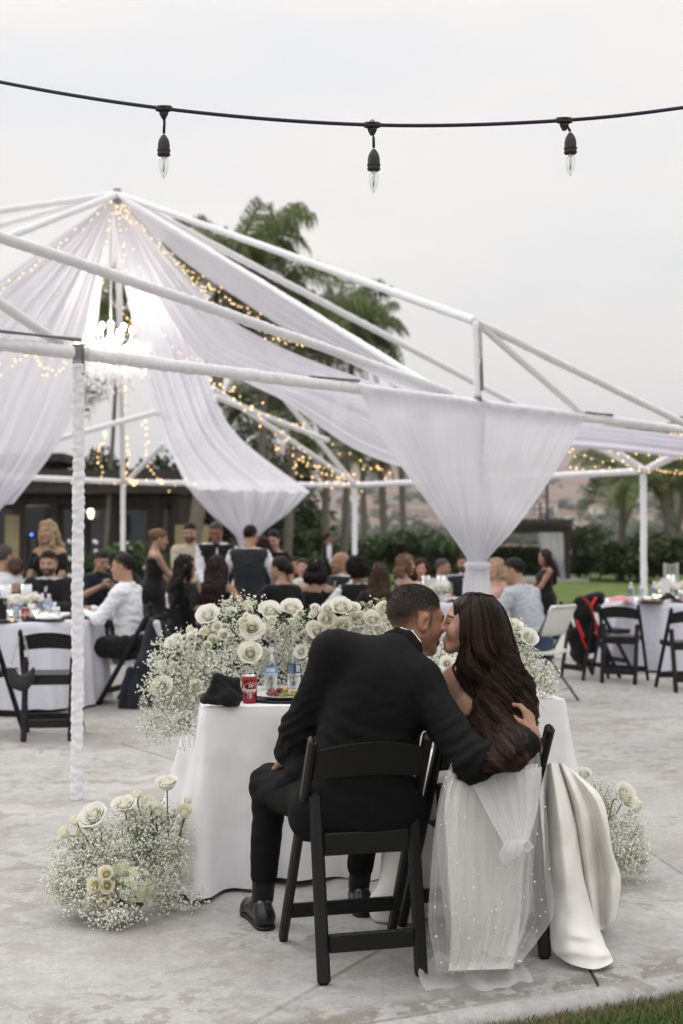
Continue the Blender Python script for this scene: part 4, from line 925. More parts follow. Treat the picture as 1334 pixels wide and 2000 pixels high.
# ------------------------------------------------------------------ whole figures
def ik(sh, wr, l1, l2, hint):
    sh, wr = Vector(sh), Vector(wr); d = wr-sh; L_ = d.length; mx_ = (l1+l2)*.995
    if L_ > mx_: wr = sh+d*(mx_/L_); d = wr-sh; L_ = mx_
    a = (l1*l1-l2*l2+L_*L_)/(2*L_); hgt = math.sqrt(max(l1*l1-a*a, 0)); dn = d.normalized(); hv = Vector(hint)-dn*dn.dot(Vector(hint)); hv.normalize()
    return sh+dn*a+hv*hgt, wr
def joints(kind, sex, lean=0., side=0., twist=0., hw=(0, 0, 0), lw=None, rw=None, le=None, re=None):
    """local joints, figure facing +Y; lean forward, side to the right, twist of the shoulders, hw head yaw/pitch/roll (degrees)"""
    J = {}; m = sex == 'm'; pz = .53 if kind == 'sit' else .95; J['pel'] = Vector((0, 0, pz))
    Rs = Matrix.Rotation(rad(twist), 3, 'Z') @ Matrix.Rotation(rad(side), 3, 'Y') @ Matrix.Rotation(rad(-lean), 3, 'X'); J['R'] = Rs
    up = lambda v: J['pel']+Rs @ Vector(v)
    J['mid'] = up((0, .01, .17)); J['chest'] = up((0, .0, .34)); J['nb'] = up((0, -.02, .50)); w = .185 if m else .155
    J['sl'] = up((-w, -.005, .455)); J['sr'] = up((w, -.005, .455))
    Rh = Matrix.Rotation(rad(hw[0]), 3, 'Z') @ Matrix.Rotation(rad(hw[2]), 3, 'Y') @ Matrix.Rotation(rad(-hw[1]), 3, 'X'); J['Rh'] = Rh
    J['head'] = J['nb']+Rs @ Vector((0, .015, .06)) + Rh @ Vector((0, .02, .125))
    l1, l2 = (.29, .25) if m else (.265, .235)
    if kind == 'sit': dl, dr_ = (-.20, .40, .80), (.20, .40, .80)
    else: dl, dr_ = (-.27, .06, .90), (.27, .06, .90)
    J['el'], J['wl'] = ik(J['sl'], lw or dl, l1, l2, le or (-.7, -.5, -.6)); J['er'], J['wr'] = ik(J['sr'], rw or dr_, l1, l2, re or (.7, -.5, -.6))
    hx = .095
    for s, k in ((-1, 'l'), (1, 'r')):
        if kind == 'sit': J['h'+k] = Vector((s*hx, .02, .50)); J['k'+k] = Vector((s*.13, .44, .50)); J['a'+k] = Vector((s*.13, .42, .09))
        else: J['h'+k] = Vector((s*hx, 0, .90)); J['k'+k] = Vector((s*.10, .02, .49)); J['a'+k] = Vector((s*.11, -.02, .09))
        J['t'+k] = J['a'+k]+Vector((s*.02, .17, -.055))
    return J
def torso_blob(J, sex, g=0.):
    R = np3(J['R']); b = Blob(); m = sex == 'm'
    b.ell(J['pel'], (.165, .118, .12), k=.05); b.ell(J['mid'], (.148 if m else .118, .108 if m else .092, .14), R, k=.07); b.ell(J['chest'], (.162 if m else .135, .112 if m else .1, .165), R, k=.07)
    b.cap(J['sl'].lerp(J['sr'], .12), J['sl'].lerp(J['sr'], .88), .062 if m else .05, k=.06); b.cap(J['nb'], J['sl'].lerp(J['sr'], .1), .045, .04, k=.05); b.cap(J['nb'], J['sl'].lerp(J['sr'], .9), .045, .04, k=.05)
    if not m:
        for s in (-1, 1): b.ell(J['chest']+J['R'] @ Vector((s*.065, .085, .01)), (.06, .055, .058), R, k=.04)
    return b
def arm_blob(J, sex, to=1.):
    b = Blob(); q = 1. if sex == 'm' else .8
    for k in 'lr':
        b.cap(J['s'+k], J['e'+k], .053*q, .043*q, k=.04)
        e2 = J['e'+k].lerp(J['w'+k], to)
        if to > 0: b.cap(J['e'+k], e2, .043*q, (.043+(.029-.043)*to)*q, k=.03)
    return b
def leg_blob(J, sex, to=1.):
    b = Blob()
    for k in 'lr':
        b.cap(J['h'+k], J['k'+k], .085, .058, k=.05); b.cap(J['k'+k], J['k'+k].lerp(J['a'+k], to), .057, .057+(.037-.057)*to, k=.03)
    return b
HAIRSTYLE = {}
def hair_blob(style, J, Rw, hc, seed=0):
    """Rw head rotation, hc head centre; long styles fall along the world vertical"""
    P = lambda v: Vector(hc)+Rw @ Vector(v); R = np3(Rw); b = Blob()
    b.ell(P((0, -.016, .038)), (.083, .103, .092) if style not in ('short', 'top') else (.0812, .1022, .0915), R, k=.02)
    if style == 'buzz': b.ops = []; b.ell(P((0, -.015, .037)), (.0808, .1018, .0915), R, k=.02); b.cut(P((0, .088, .070)), Rw @ Vector((0, .60, -.80)), k=.02)
    elif style in ('short', 'top'):
        b.ell(P((0, .012, .066)), (.066, .082, .065), R, k=.02); b.cut(P((0, .094, .074)), Rw @ Vector((0, .58, -.81)), k=.02)
    elif style in ('bun', 'updo'):
        b.ell(P((0, -.10 if style == 'updo' else -.105, .045 if style == 'updo' else .0)), (.055, .05, .05), R, k=.02); b.cut(P((0, .088, .070)), Rw @ Vector((0, .62, -.78)))
    elif style == 'curly':
        b.ell(P((0, -.03, .03)), (.125, .125, .125), R, k=.03); b.ell(P((0, .085, -.04)), (.065, .07, .085), R, k=.02, op='s')
    elif style in ('long', 'wavy', 'bob'):
        b.ell(P((0, -.045, -.01)), (.085, .082, .11), R, k=.04); L_ = {'long': .42, 'wavy': .36, 'bob': .13}[style]
        top = P((0, -.05, -.03))
        bk = (J['R'] @ Vector((0, -1, 0))) if J else (Rw @ Vector((0, -1, 0)))
        for s in (-1.2, -.6, 0, .6, 1.2):
            a = top+Rw @ Vector((s*.055, 0, 0)); e = a+Vector((0, 0, -L_*(1-.07*abs(s))))+(Rw @ Vector((s*.03, 0, 0)))+bk*(.09 if L_ > .2 else .02); mid = a.lerp(e, .45)+bk*.035
            b.cap(a, mid, .045, .042, k=.03); b.cap(mid, e, .042, .018, k=.03)
        if style != 'bob':
            for s in (-1, 1): b.cap(P((s*.072, .03, .02)), P((s*.085, .02, -.12))+Vector((0, 0, -.06)), .024, .022, k=.02)
        else:
            for s in (-1, 1): b.cap(P((s*.072, .03, .02)), P((s*.08, .03, -.09)), .024, .022, k=.02)
        b.ell(P((0, .10, -.03)), (.060, .07, .095), R, k=.015, op='s')
    return b
def clothmat(name, col, rough=.85, **k): return mat('cloth_'+name, col, rough, .08, 40, .12, 300, sheen=.12, spec=.2, **k)
CM = {'white': clothmat('white', (.74, .75, .79)), 'black': clothmat('black', (.010, .010, .011)), 'charcoal': clothmat('charcoal', (.028, .031, .036)), 'navy': clothmat('navy', (.016, .02, .03)), 'beige': clothmat('beige', (.50, .44, .34)), 'greyblue': clothmat('greyblue', (.43, .45, .50)), 'jeans': clothmat('jeans', (.035, .06, .11)), 'pink': clothmat('pink', (.55, .33, .30)), 'floral': clothmat('floral', (.05, .045, .045)), 'shoe': mat('black_leather', (.010, .010, .011), .28, .1, 30, .04, 100, spec=.5, coat=.2), 'green': clothmat('olive', (.06, .07, .04))}
def fold(V, N, amp, seed, fr=9., aniso=(1, 1, 2.2)): return V+N*(wob(V, amp, fr, seed, 8, aniso))[:, None]
def sstep_(x, a, b): t = np.clip((x-a)/(b-a), 0, 1); return t*t*(3-2*t)
M_FADE = mat('hair_fade', (.02, .02, .02), .55, .15, 90, .4, 160, attr='tone', spec=.15)
for k_, c_ in (('black', (.012, .009, .008)), ('dark', (.022, .013, .010)), ('grey', (.06, .055, .05)), ('brown', (.06, .032, .02))): HM[k_]['tone'] = c_
def person(label, x, y, yaw, kind='sit', sex='m', H=None, skin=(.38, .21, .14), hair=('buzz', 'black'), top='white', bottom='black', vest=None, jacket=None, tie=False, beard=None, group='wedding guests', seed=0, dress=None, h=.014, flower=False, bare=False, z=0., mask_h=None, **pose):
    J = joints(kind, sex, **pose); t = thing('person', label, 'person', (x, y, z), rad(yaw), group)
    nat = J['head'].z+.125; s = (H/nat) if H else 1.; t.scale = (s, s, s)
    head, hF = HEADS[sex]; Rh = np3(J['Rh']); hp = np.array(J['head'])
    hc = head_cols(head, skin, sex, M_EYEBROW, beard, (.36, .10, .10) if sex == 'f' else None)
    body = torso_blob(J, sex).join(arm_blob(J, sex)).join(leg_blob(J, sex)); 
    for k in 'lr': body.cap(J['a'+k], J['t'+k], .036, .026, k=.02)
    body.cap(J['nb'], J['head'].lerp(J['nb'], .45), .055 if sex == 'm' else .046, k=.04)
    bV, bF = body.mesh(h); bV = relax(bV, bF, 1, .4); parts = [(bV, bF), (head@Rh.T+hp, hF)]
    for k in 'lr':
        fd = J['w'+k]-J['e'+k]; parts.append(place_hand(HANDS['grip' if pose.get('lw') else 'rest'], J['w'+k]+fd.normalized()*.03, fd, (0, 0, 1) if kind == 'sit' else ((-1 if k == 'l' else 1), 0, .01), k == 'r', .97 if sex == 'm' else .86))
    C = [np.tile(np.array(skin)*.97, (len(bV), 1)), hc]+[np.tile(np.array(skin)*.95, (len(p[0]), 1)) for p in parts[2:]]
    V, F = merge(parts); mesh('body', V, F, M_SKIN, t, True, cols=np.concatenate(C))
    def cloth(name, blob, off, m, amp=.006, hh=None, fr=9., an=(1, 1, 2.2)):
        cV, cF = blob.mesh(hh or h, off); cV = relax(cV, cF, 1, .4); cV = fold(cV, normals(cV, cF), amp, seed+len(name), fr, an); return mesh(name, cV, cF, CM[m] if isinstance(m, str) else m, t, True)
    R = J['R']; upv = R @ Vector((0, 0, 1))
    if dress:
        b = torso_blob(J, sex); 
        if kind == 'stand': b.cap(J['pel'], Vector((0, 0, .55)), .15, .20, k=.1); b.cap(Vector((0, 0, .55)), Vector((0, 0, .3)), .19, .21, k=.08); b.cut((0, 0, .32), (0, 0, -1))
        else: b.join(leg_blob(J, sex, .35)); b.cap(J['hl'].lerp(J['hr'], .5), J['kl'].lerp(J['kr'], .5), .1, .08, k=.06)
        if dress == 'straps': b.cut(J['chest']+upv*.085, upv); b.cap(J['chest']+R @ Vector((-.09, .09, .05)), J['nb']+R @ Vector((-.10, -.0, -.0)), .008, k=.008); b.cap(J['nb']+R @ Vector((-.10, 0, 0)), J['chest']+R @ Vector((-.075, -.10, .05)), .008, k=.008); b.cap(J['chest']+R @ Vector((.09, .09, .05)), J['nb']+R @ Vector((.10, -.0, -.0)), .008, k=.008); b.cap(J['nb']+R @ Vector((.10, 0, 0)), J['chest']+R @ Vector((.075, -.10, .05)), .008, k=.008)
        elif dress == 'offshoulder':
            b.cut(J['chest']+upv*.07, upv)
            for k in 'lr': b.cap(J['s'+k].lerp(J['e'+k], .25), J['s'+k].lerp(J['e'+k], .62), .055, .05, k=.02)
        elif dress == 'sleeves':
            for k in 'lr': b.cap(J['s'+k], J['s'+k].lerp(J['e'+k], .75), .05, .05, k=.03)
            b.cut(J['nb']+upv*.005, upv)
        else: b.cut(J['nb']-upv*.03, upv)
        cloth('dress', b, .014, top, .004)
    else:
        lb = leg_blob(J, sex, .97).ell(J['pel'], (.165, .118, .11), k=.06); cloth('trousers', lb, .024, bottom, .004)
        sb = torso_blob(J, sex)
        if kind == 'stand': sb.cut(J['pel']+Vector((0, 0, .05)), (0, 0, -1))
        else: sb.cut(J['pel']+Vector((0, 0, .03)), (0, 0, -1))
        sb.join(arm_blob(J, sex, .93) if top != 'navy' and not bare else arm_blob(J, sex, .0)); sb.cut(J['nb']+upv*.03, upv); cloth('shirt', sb, .013, top, .005)
        co = Blob().cap(J['nb']-upv*.005, J['nb']+upv*.032+R @ Vector((0, .012, 0)), .062 if sex == 'm' else .05, k=.01); cloth('collar', co, .004, top, .001)
        if vest or jacket:
            vb = torso_blob(J, sex); vb.cut(J['pel']-Vector((0, 0, .03 if vest else .1)), (0, 0, -1)); vb.cut(J['nb']+upv*-.0, upv)
            if jacket: vb.join(arm_blob(J, sex, .86))
            vb.ell(J['chest']+R @ Vector((0, .17, .12)), (.045, .13, .19), np3(R), k=.01, op='s')
            cloth('vest' if vest else 'jacket', vb, .033 if vest else .036, vest or jacket, .003)
        if tie:
            tb = Blob().cap(J['nb']+R @ Vector((0, .075, -.03)), J['chest']+R @ Vector((0, .142, .03)), .012, .02, k=.01); tb.ell(J['nb']+R @ Vector((0, .078, -.02)), (.02, .016, .018), k=.01); cloth('tie', tb, 0, 'black' if tie is True else tie, 0, .008)
    if kind == 'stand' or pose.get('side') is None:
        for k in 'lr':
            sb = Blob().cap(J['a'+k]+Vector((0, -.03, -.045)), J['t'+k], .04, .034, k=.02).cap(J['a'+k], J['a'+k]-Vector((0, 0, .04)), .045, k=.02).cut((0, 0, .004), (0, 0, -1)); q = sb.mesh(.012, .006); mesh('shoe', q[0], q[1], CM['shoe'], t, True)
    if hair:
        hb = hair_blob(hair[0], J, J['Rh'], J['head']); hV, hF2 = hb.mesh(.0075); hN = normals(hV, hF2)
        if hair[0] in ('long', 'wavy', 'bob'): hV = hV+hN*(wob(hV, .009, 26, seed, 8, (1, 1, .1))+wob(hV, .008 if hair[0] == 'wavy' else .003, 7, seed+1, 6))[:, None]
        elif hair[0] == 'curly': hV = hV+hN*(wob(hV, .014, 22, seed, 10))[:, None]
        else: hV = hV+hN*wob(hV, .003 if hair[0] != 'buzz' else .0007, 30, seed, 8)[:, None]
        if hair[0] == 'buzz': hV = hV-hN*.0005
        if hair[0] in ('buzz', 'short'):
            hp_ = (hV-np.array(J['head']))@np3(J['Rh']); nn = np.array((0, .60, -.80)); dd = (hp_-np.array((0, .088, .070)))@nn; side_ = sstep_(np.abs(hp_[:, 0]), .03, .07)*(hp_[:, 1] < .055)
            fd = np.clip(1-(-dd)/(.010+.040*side_), 0, 1)[:, None]**1.3*.85; hcB = np.array(HM[hair[1]]['tone'])*(1+wob(hV, .25, 60, seed, 8))[:, None]
            mesh('hair', hV, hF2, M_FADE, t, True, cols=hcB*(1-fd)+np.array(skin)*.8*fd)
        else: mesh('hair', hV, hF2, HM[hair[1]], t, True)
    if flower:
        p = J['chest']+R @ Vector((.10, .145, .05)); b = MB()
        for i in range(9): b.ball(p+Vector((.02*cos(i*2.4)*(i > 0), .012*(i == 0), .02*sin(i*2.4)*(i > 0))), .022, 7, 5)
        b.build('boutonniere', mat('white_petal', (.74, .73, .66), .6, .06, 30), t, True)
    return t
# ================================================================== folding chairs
def chair_bits(parent, m=None):
    """black resin folding chair, facing +Y"""
    m = m or M_BLACK; prs = []
    def B(name, mb): o = smooth_angle(mb.build(name, m, parent), 35); return o
    for s in (-1, 1):
        fp = MB().bar((s*.205, .245, 0), (s*.198, -.225, .80), .030, .044, (0, 1, 0), .009); B('front_leg', fp)
        r = MB().bar((s*.166, -.245, 0), (s*.169, -.125, .60), .044, .030, (0, 1, 0), .010); B('rear_leg', r)
        B('seat_rail', MB().bar((s*.145, .235, .435), (s*.145, -.165, .435), .045, .028, (0, 0, 1), .005))
    B('front_stretcher', MB().bar((-.192, .175, .125), (.192, .175, .125), .05, .022, (0, 1, 0), .004))
    B('rear_stretcher', MB().bar((-.145, -.222, .125), (.145, -.222, .125), .06, .022, (0, 1, 0), .004))
    B('seat_back_rail', MB().bar((-.148, -.158, .435), (.148, -.158, .435), .075, .026, (0, 1, 0), .005))
    st = MB(); V = []; n = 12
    for j in range(7):
        for i in range(n+1): x = -.165+.33*i/n; y = -.14+.385*j/6; V.append((x, y, .470-.012*(1-(x/.165)**2)*(1-((j-3)/3.5)**2)))
    o = len(V); V += [(v[0], v[1], .448) for v in V]; F = grid_faces(7, n+1); F = [f[::-1] for f in F]+[tuple(k+o for k in f) for f in F]
    per = [i for i in range(n+1)]+[j*(n+1)+n for j in range(1, 7)]+[6*(n+1)+i for i in range(n-1, -1, -1)]+[j*(n+1) for j in range(5, 0, -1)]
    F += [(per[k], per[(k+1) % len(per)], per[(k+1) % len(per)]+o, per[k]+o) for k in range(len(per))]; st.add(V, F); B('seat', st)
    sl = MB(); V = []; n = 14
    for i in range(n+1):
        u = i/n*2-1; x = u*.185; bow = -.030*(1-u*u); zt = .755+.030*(1-u*u); zb = .648+.018*(1-u*u)
        for z, dy in ((zb, 0), (zt, 0), (zt, .016), (zb, .016)): V.append((x, -.225+(.795-z)*.59+bow+dy-.02, z))
    F = [(i*4+k, i*4+(k+1) % 4, (i+1)*4+(k+1) % 4, (i+1)*4+k) for i in range(n) for k in range(4)]+[(3, 2, 1, 0), (n*4, n*4+1, n*4+2, n*4+3)]
    sl.add(V, [f[::-1] for f in F]); B('back_slat', sl)
CHAIR0 = thing('folding_chair', 'x', 'chair', (0, 0, 0), 0, 'black folding chairs'); chair_bits(CHAIR0); CHAIR_USED = []
CK = {CHAIR0: [c for c in bpy.data.objects if c.parent == CHAIR0]}
def chair(label, x, y, rz):
    c = CHAIR0 if not CHAIR_USED else copy_tree(CHAIR0, None, CK); CHAIR_USED.append(c); c.location = (x, y, 0); c.rotation_euler = (0, 0, rad(rz)); c['label'] = label; return c
chair('black folding chair under the groom in the black suit', .045, 4.45, 14)
chair('black folding chair under the bride, half hidden by her veil', .484, 4.627, 14)
# ================================================================== round guest tables
def round_table(label, clabel, x, y, R, z=.76, m=None, seed=0):
    t = thing('round_table', label, 'table', (x, y, 0), 0, 'round guest tables'); wood = mat('table_board', (.3, .24, .17), .6, .1, 8)
    MB().lathe([(R-.03, z-.03), (R-.02, z-.004)], 40).build('table_top', wood, t, False)
    for k in range(4):
        a = k*pi/2+.785; MB().tube([(R*.62*cos(a), R*.62*sin(a), 0), (R*.55*cos(a), R*.55*sin(a), z-.03)], .016, 8).build('leg', M_STEEL, t, True)
    r = np.random.RandomState(seed); n = 220; rows = [(0.001, 0, 0), (R*.5, 0, 0), (R*.9, 0, 0), (R-.008, -.001, 0), (R+.004, -.008, 0), (R+.012, -.06, .2), (R+.02, -.2, .6), (R+.035, -.42, .9), (R+.05, -.62, 1.), (R+.06, -z+.035, 1.05)]
    ph = r.rand(5)*6.28; nf = r.randint(17, 21); V = []
    for q, dz, a in rows:
        for k in range(n):
            th = 6.283*k/n; w = (.55*sin(nf*th+ph[0]+.9*sin(3*th+ph[1]))+.3*sin(nf*1.7*th//1*0+nf*2*th+ph[2])+.35*sin(7*th+ph[3]))*.05*a; V.append(((q+w)*cos(th), (q+w)*sin(th), z+dz+(.012*sin(5*th+ph[4])*a if dz < -.6 else 0)))
    tag(mesh('tablecloth', [(v[0]+x, v[1]+y, v[2]) for v in V], grid_faces(len(rows), n, True), m or M_CLOTH2, None, True), clabel, 'tablecloth', 'white round tablecloths')
    return t
round_table('round guest table at the left behind the near tent post', 'white floor-length cloth on the left guest table behind the handbag chair', -3.08, 11.4, .92, seed=1)
round_table('round guest table at the right picture edge', 'white cloth on the right guest table with the pink napkin', 3.93, 14.75, .9, seed=2)
round_table('round guest table hidden behind the kissing couple', 'white cloth on the table behind the kissing couple', 1.05, 14.6, .85, seed=3)
round_table('round guest table behind the row of dark-haired women', 'white cloth on the table behind the row of dark-haired women', -.85, 15.6, .85, seed=4)
round_table('small far guest table by the dark-shirted man', 'white cloth on the far table beside the dark-shirted man', -2.75, 16.3, .55, seed=5)
# ================================================================== guests
def at(px, d): return W(px, 1055, d).x
def top_z(py, d): return W(0, py, d).z
BR = (.36, .20, .13); TAN = (.42, .25, .17); DK = (.27, .14, .09); FAIR = (.50, .31, .23)
def guest(label, px, d, yaw, ty=None, **k):
    k.setdefault('seed', int(px)); return person(label, at(px, d), d, yaw, H=top_z(ty, d) if ty else None, **k)
guest('blonde woman standing in a black off-shoulder dress at the left table', 97, 13.2, 165, 1017, kind='stand', sex='f', skin=TAN, hair=('wavy', 'blonde'), top='black', dress='offshoulder', hw=(-8, 2, 6), lw=(-.12, .26, 1.02), rw=(.12, .27, 1.0))
guest('bearded man seated in a black suit and tie with a white boutonniere', 102, 12.75, 172, 1076, skin=TAN, hair=('short', 'black'), jacket='black', tie=True, beard=(.02, .014, .012), flower=True, hw=(6, 6, 0), lean=8, lw=(-.12, .36, .80), rw=(.16, .36, .80))
guest('man with greying short hair at the left picture edge', 0, 12.9, -30, 1064, skin=TAN, hair=('buzz', 'grey'), top='white', lean=5)
guest('woman with dark brown hair seen from behind at the left table', 30, 12.75, 10, 1090, sex='f', skin=TAN, hair=('bun', 'brown'), top='black', dress='straps', lean=10)
guest('man in a dark navy shirt reaching over the far table', 190, 15.3, 205, 1076, skin=TAN, hair=('short', 'black'), top='navy', bottom='black', lean=12, hw=(15, 14, 0), lw=(-.06, .46, .93), rw=(.1, .48, .9))
guest('smiling dark-haired woman seated beside the dark-shirted man', 240, 15.9, 195, 1078, sex='f', skin=FAIR, hair=('long', 'black'), top='black', dress='sleeves', hw=(-20, 6, 8))
guest('man in a white dress shirt seated in profile at the left table', 258, 11.35, 78, 1080, skin=TAN, hair=('buzz', 'black'), top='white', bottom='black', lean=7, hw=(0, 2, 0), lw=(-.16, .40, .80), rw=(.10, .42, .82), h=.011)
guest('woman with blonde-streaked updo standing in a black strappy dress', 296, 14.2, 290, 1033, kind='stand', sex='f', skin=TAN, hair=('updo', 'gold'), top='black', dress='straps', hw=(-5, 12, 0), lean=6, lw=(-.16, .33, 1.02), rw=(.1, .36, 1.0))
guest('man standing in a beige shirt among the guests', 372, 15.2, 188, 1022, kind='stand', skin=TAN, hair=('short', 'black'), top='beige', bottom='beige', beard=(.05, .03, .02), hw=(-12, 8, 0), bare=False, lw=(-.06, .3, 1.03), rw=(.08, .3, 1.0))
guest('woman with long black hair in a black lace top turned right', 350, 12.9, -42, 1084, sex='f', skin=BR, hair=('long', 'black'), top='black', dress='sleeves', hw=(-32, 4, 0), lean=6, rw=(.25, .2, .74))
guest('balding waiter in a black vest and tie looking down', 424, 14.3, 185, 1019, kind='stand', skin=DK, hair=('buzz', 'grey'), top='white', vest='black', tie='greyblue', hw=(-12, 20, 0), lean=5, lw=(-.2, .25, .98), rw=(.1, .3, .98))
guest('woman with long straight brown hair seen from behind', 424, 12.7, -14, 1085, sex='f', skin=BR, hair=('long', 'dark'), top='black', dress='straps', hw=(-6, 3, 0), rw=(.3, .16, .72))
guest('man in a charcoal vest standing with his back turned', 487, 13.4, -5, 1025, kind='stand', skin=TAN, hair=('buzz', 'black'), top='white', vest='charcoal', bottom='black', hw=(-14, 8, 0), lw=(-.26, .14, .95), rw=(.25, .2, .98), h=.011)
guest('auburn-haired woman standing behind the charcoal vest', 512, 14.6, 10, 1048, kind='stand', sex='f', skin=TAN, hair=('bob', 'red'), top='black', dress='sleeves')
guest('black-haired woman standing in black, looking down to the left', 541, 14.8, 150, 1035, kind='stand', sex='f', skin=FAIR, hair=('updo', 'black'), top='black', dress='sleeves', hw=(15, 18, 0), lean=6)
guest('woman with a low dark bun and shawl seen from behind', 553, 12.6, 28, 1087, sex='f', skin=TAN, hair=('bun', 'black'), top='black', dress='sleeves', hw=(30, 4, 0), lean=4)
guest('woman with bare shoulders and black shoulder-length hair', 618, 13.0, -14, 1089, sex='f', skin=FAIR, hair=('bob', 'black'), top='black', dress='straps', lw=(-.26, .2, .74))
guest('bald man in a white shirt and vest facing left', 670, 14.4, 130, 1078, skin=BR, hair=None, top='white', vest='black', hw=(-35, 2, 0), lean=2)
guest('person with a round curly black afro in a vest and white shirt', 700, 12.8, 18, 1090, skin=DK, hair=('curly', 'black'), top='white', vest='black', lean=3, lw=(-.3, .3, .76))
guest('woman with very long brown-streaked dark hair seen from behind', 741, 12.2, -8, 1100, sex='f', skin=TAN, hair=('long', 'ombre'), top='black', dress='sleeves', lean=4)
guest('woman with golden brown bob in profile facing right', 790, 14.9, -70, 1083, sex='f', skin=FAIR, hair=('bob', 'gold'), top='floral', dress='straps', hw=(-10, 2, 0))
guest('dark auburn-haired woman beyond the table behind the couple', 823, 15.6, 200, 1091, sex='f', skin=FAIR, hair=('long', 'red'), top='black', dress='sleeves', hw=(-25, 5, 0))
guest('man with short greying hair in a white shirt beyond the table', 862, 16.0, 215, 1091, skin=TAN, hair=('buzz', 'grey'), top='white', hw=(35, 3, 0))
guest('dark-bearded man beyond the table beside the gathered drape', 906, 15.8, 175, 1082, skin=BR, hair=('short', 'black'), top='white', beard=(.02, .014, .012), vest='navy')
guest('blonde woman half hidden by the man in grey', 968, 15.1, 140, 1090, sex='f', skin=FAIR, hair=('wavy', 'blonde'), top='pink', dress='straps')
guest('heavy man in a pale grey shirt seated on the white chair', 1046, 11.6, 46, 1090, skin=TAN, hair=('buzz', 'black'), top='greyblue', bottom='jeans', lean=22, hw=(22, 10, 0), seed=3, h=.012)
guest('girl in a black dress with long dark hair standing by the lawn', 1066, 15.6, 100, 1073, kind='stand', sex='f', skin=BR, hair=('long', 'dark'), top='black', dress='plain', hw=(15, 6, 0), lw=(-.1, .3, .95), rw=(.12, .32, .95))
guest('distant waiter in a black vest and white sleeves by the shrubs', 641, 31, -80, 1041, kind='stand', skin=DK, hair=('buzz', 'black'), top='white', vest='black', h=.022, seed=5)
guest('guest in pale pink partly hidden beyond the low-bun woman', 592, 15.9, 170, 1090, sex='f', skin=FAIR, hair=('updo', 'dark'), top='pink', dress='sleeves')
guest('man with glasses-dark eyes half hidden beyond the women', 578, 17.2, 180, 1088, skin=BR, hair=('short', 'black'), top='black', jacket='black')
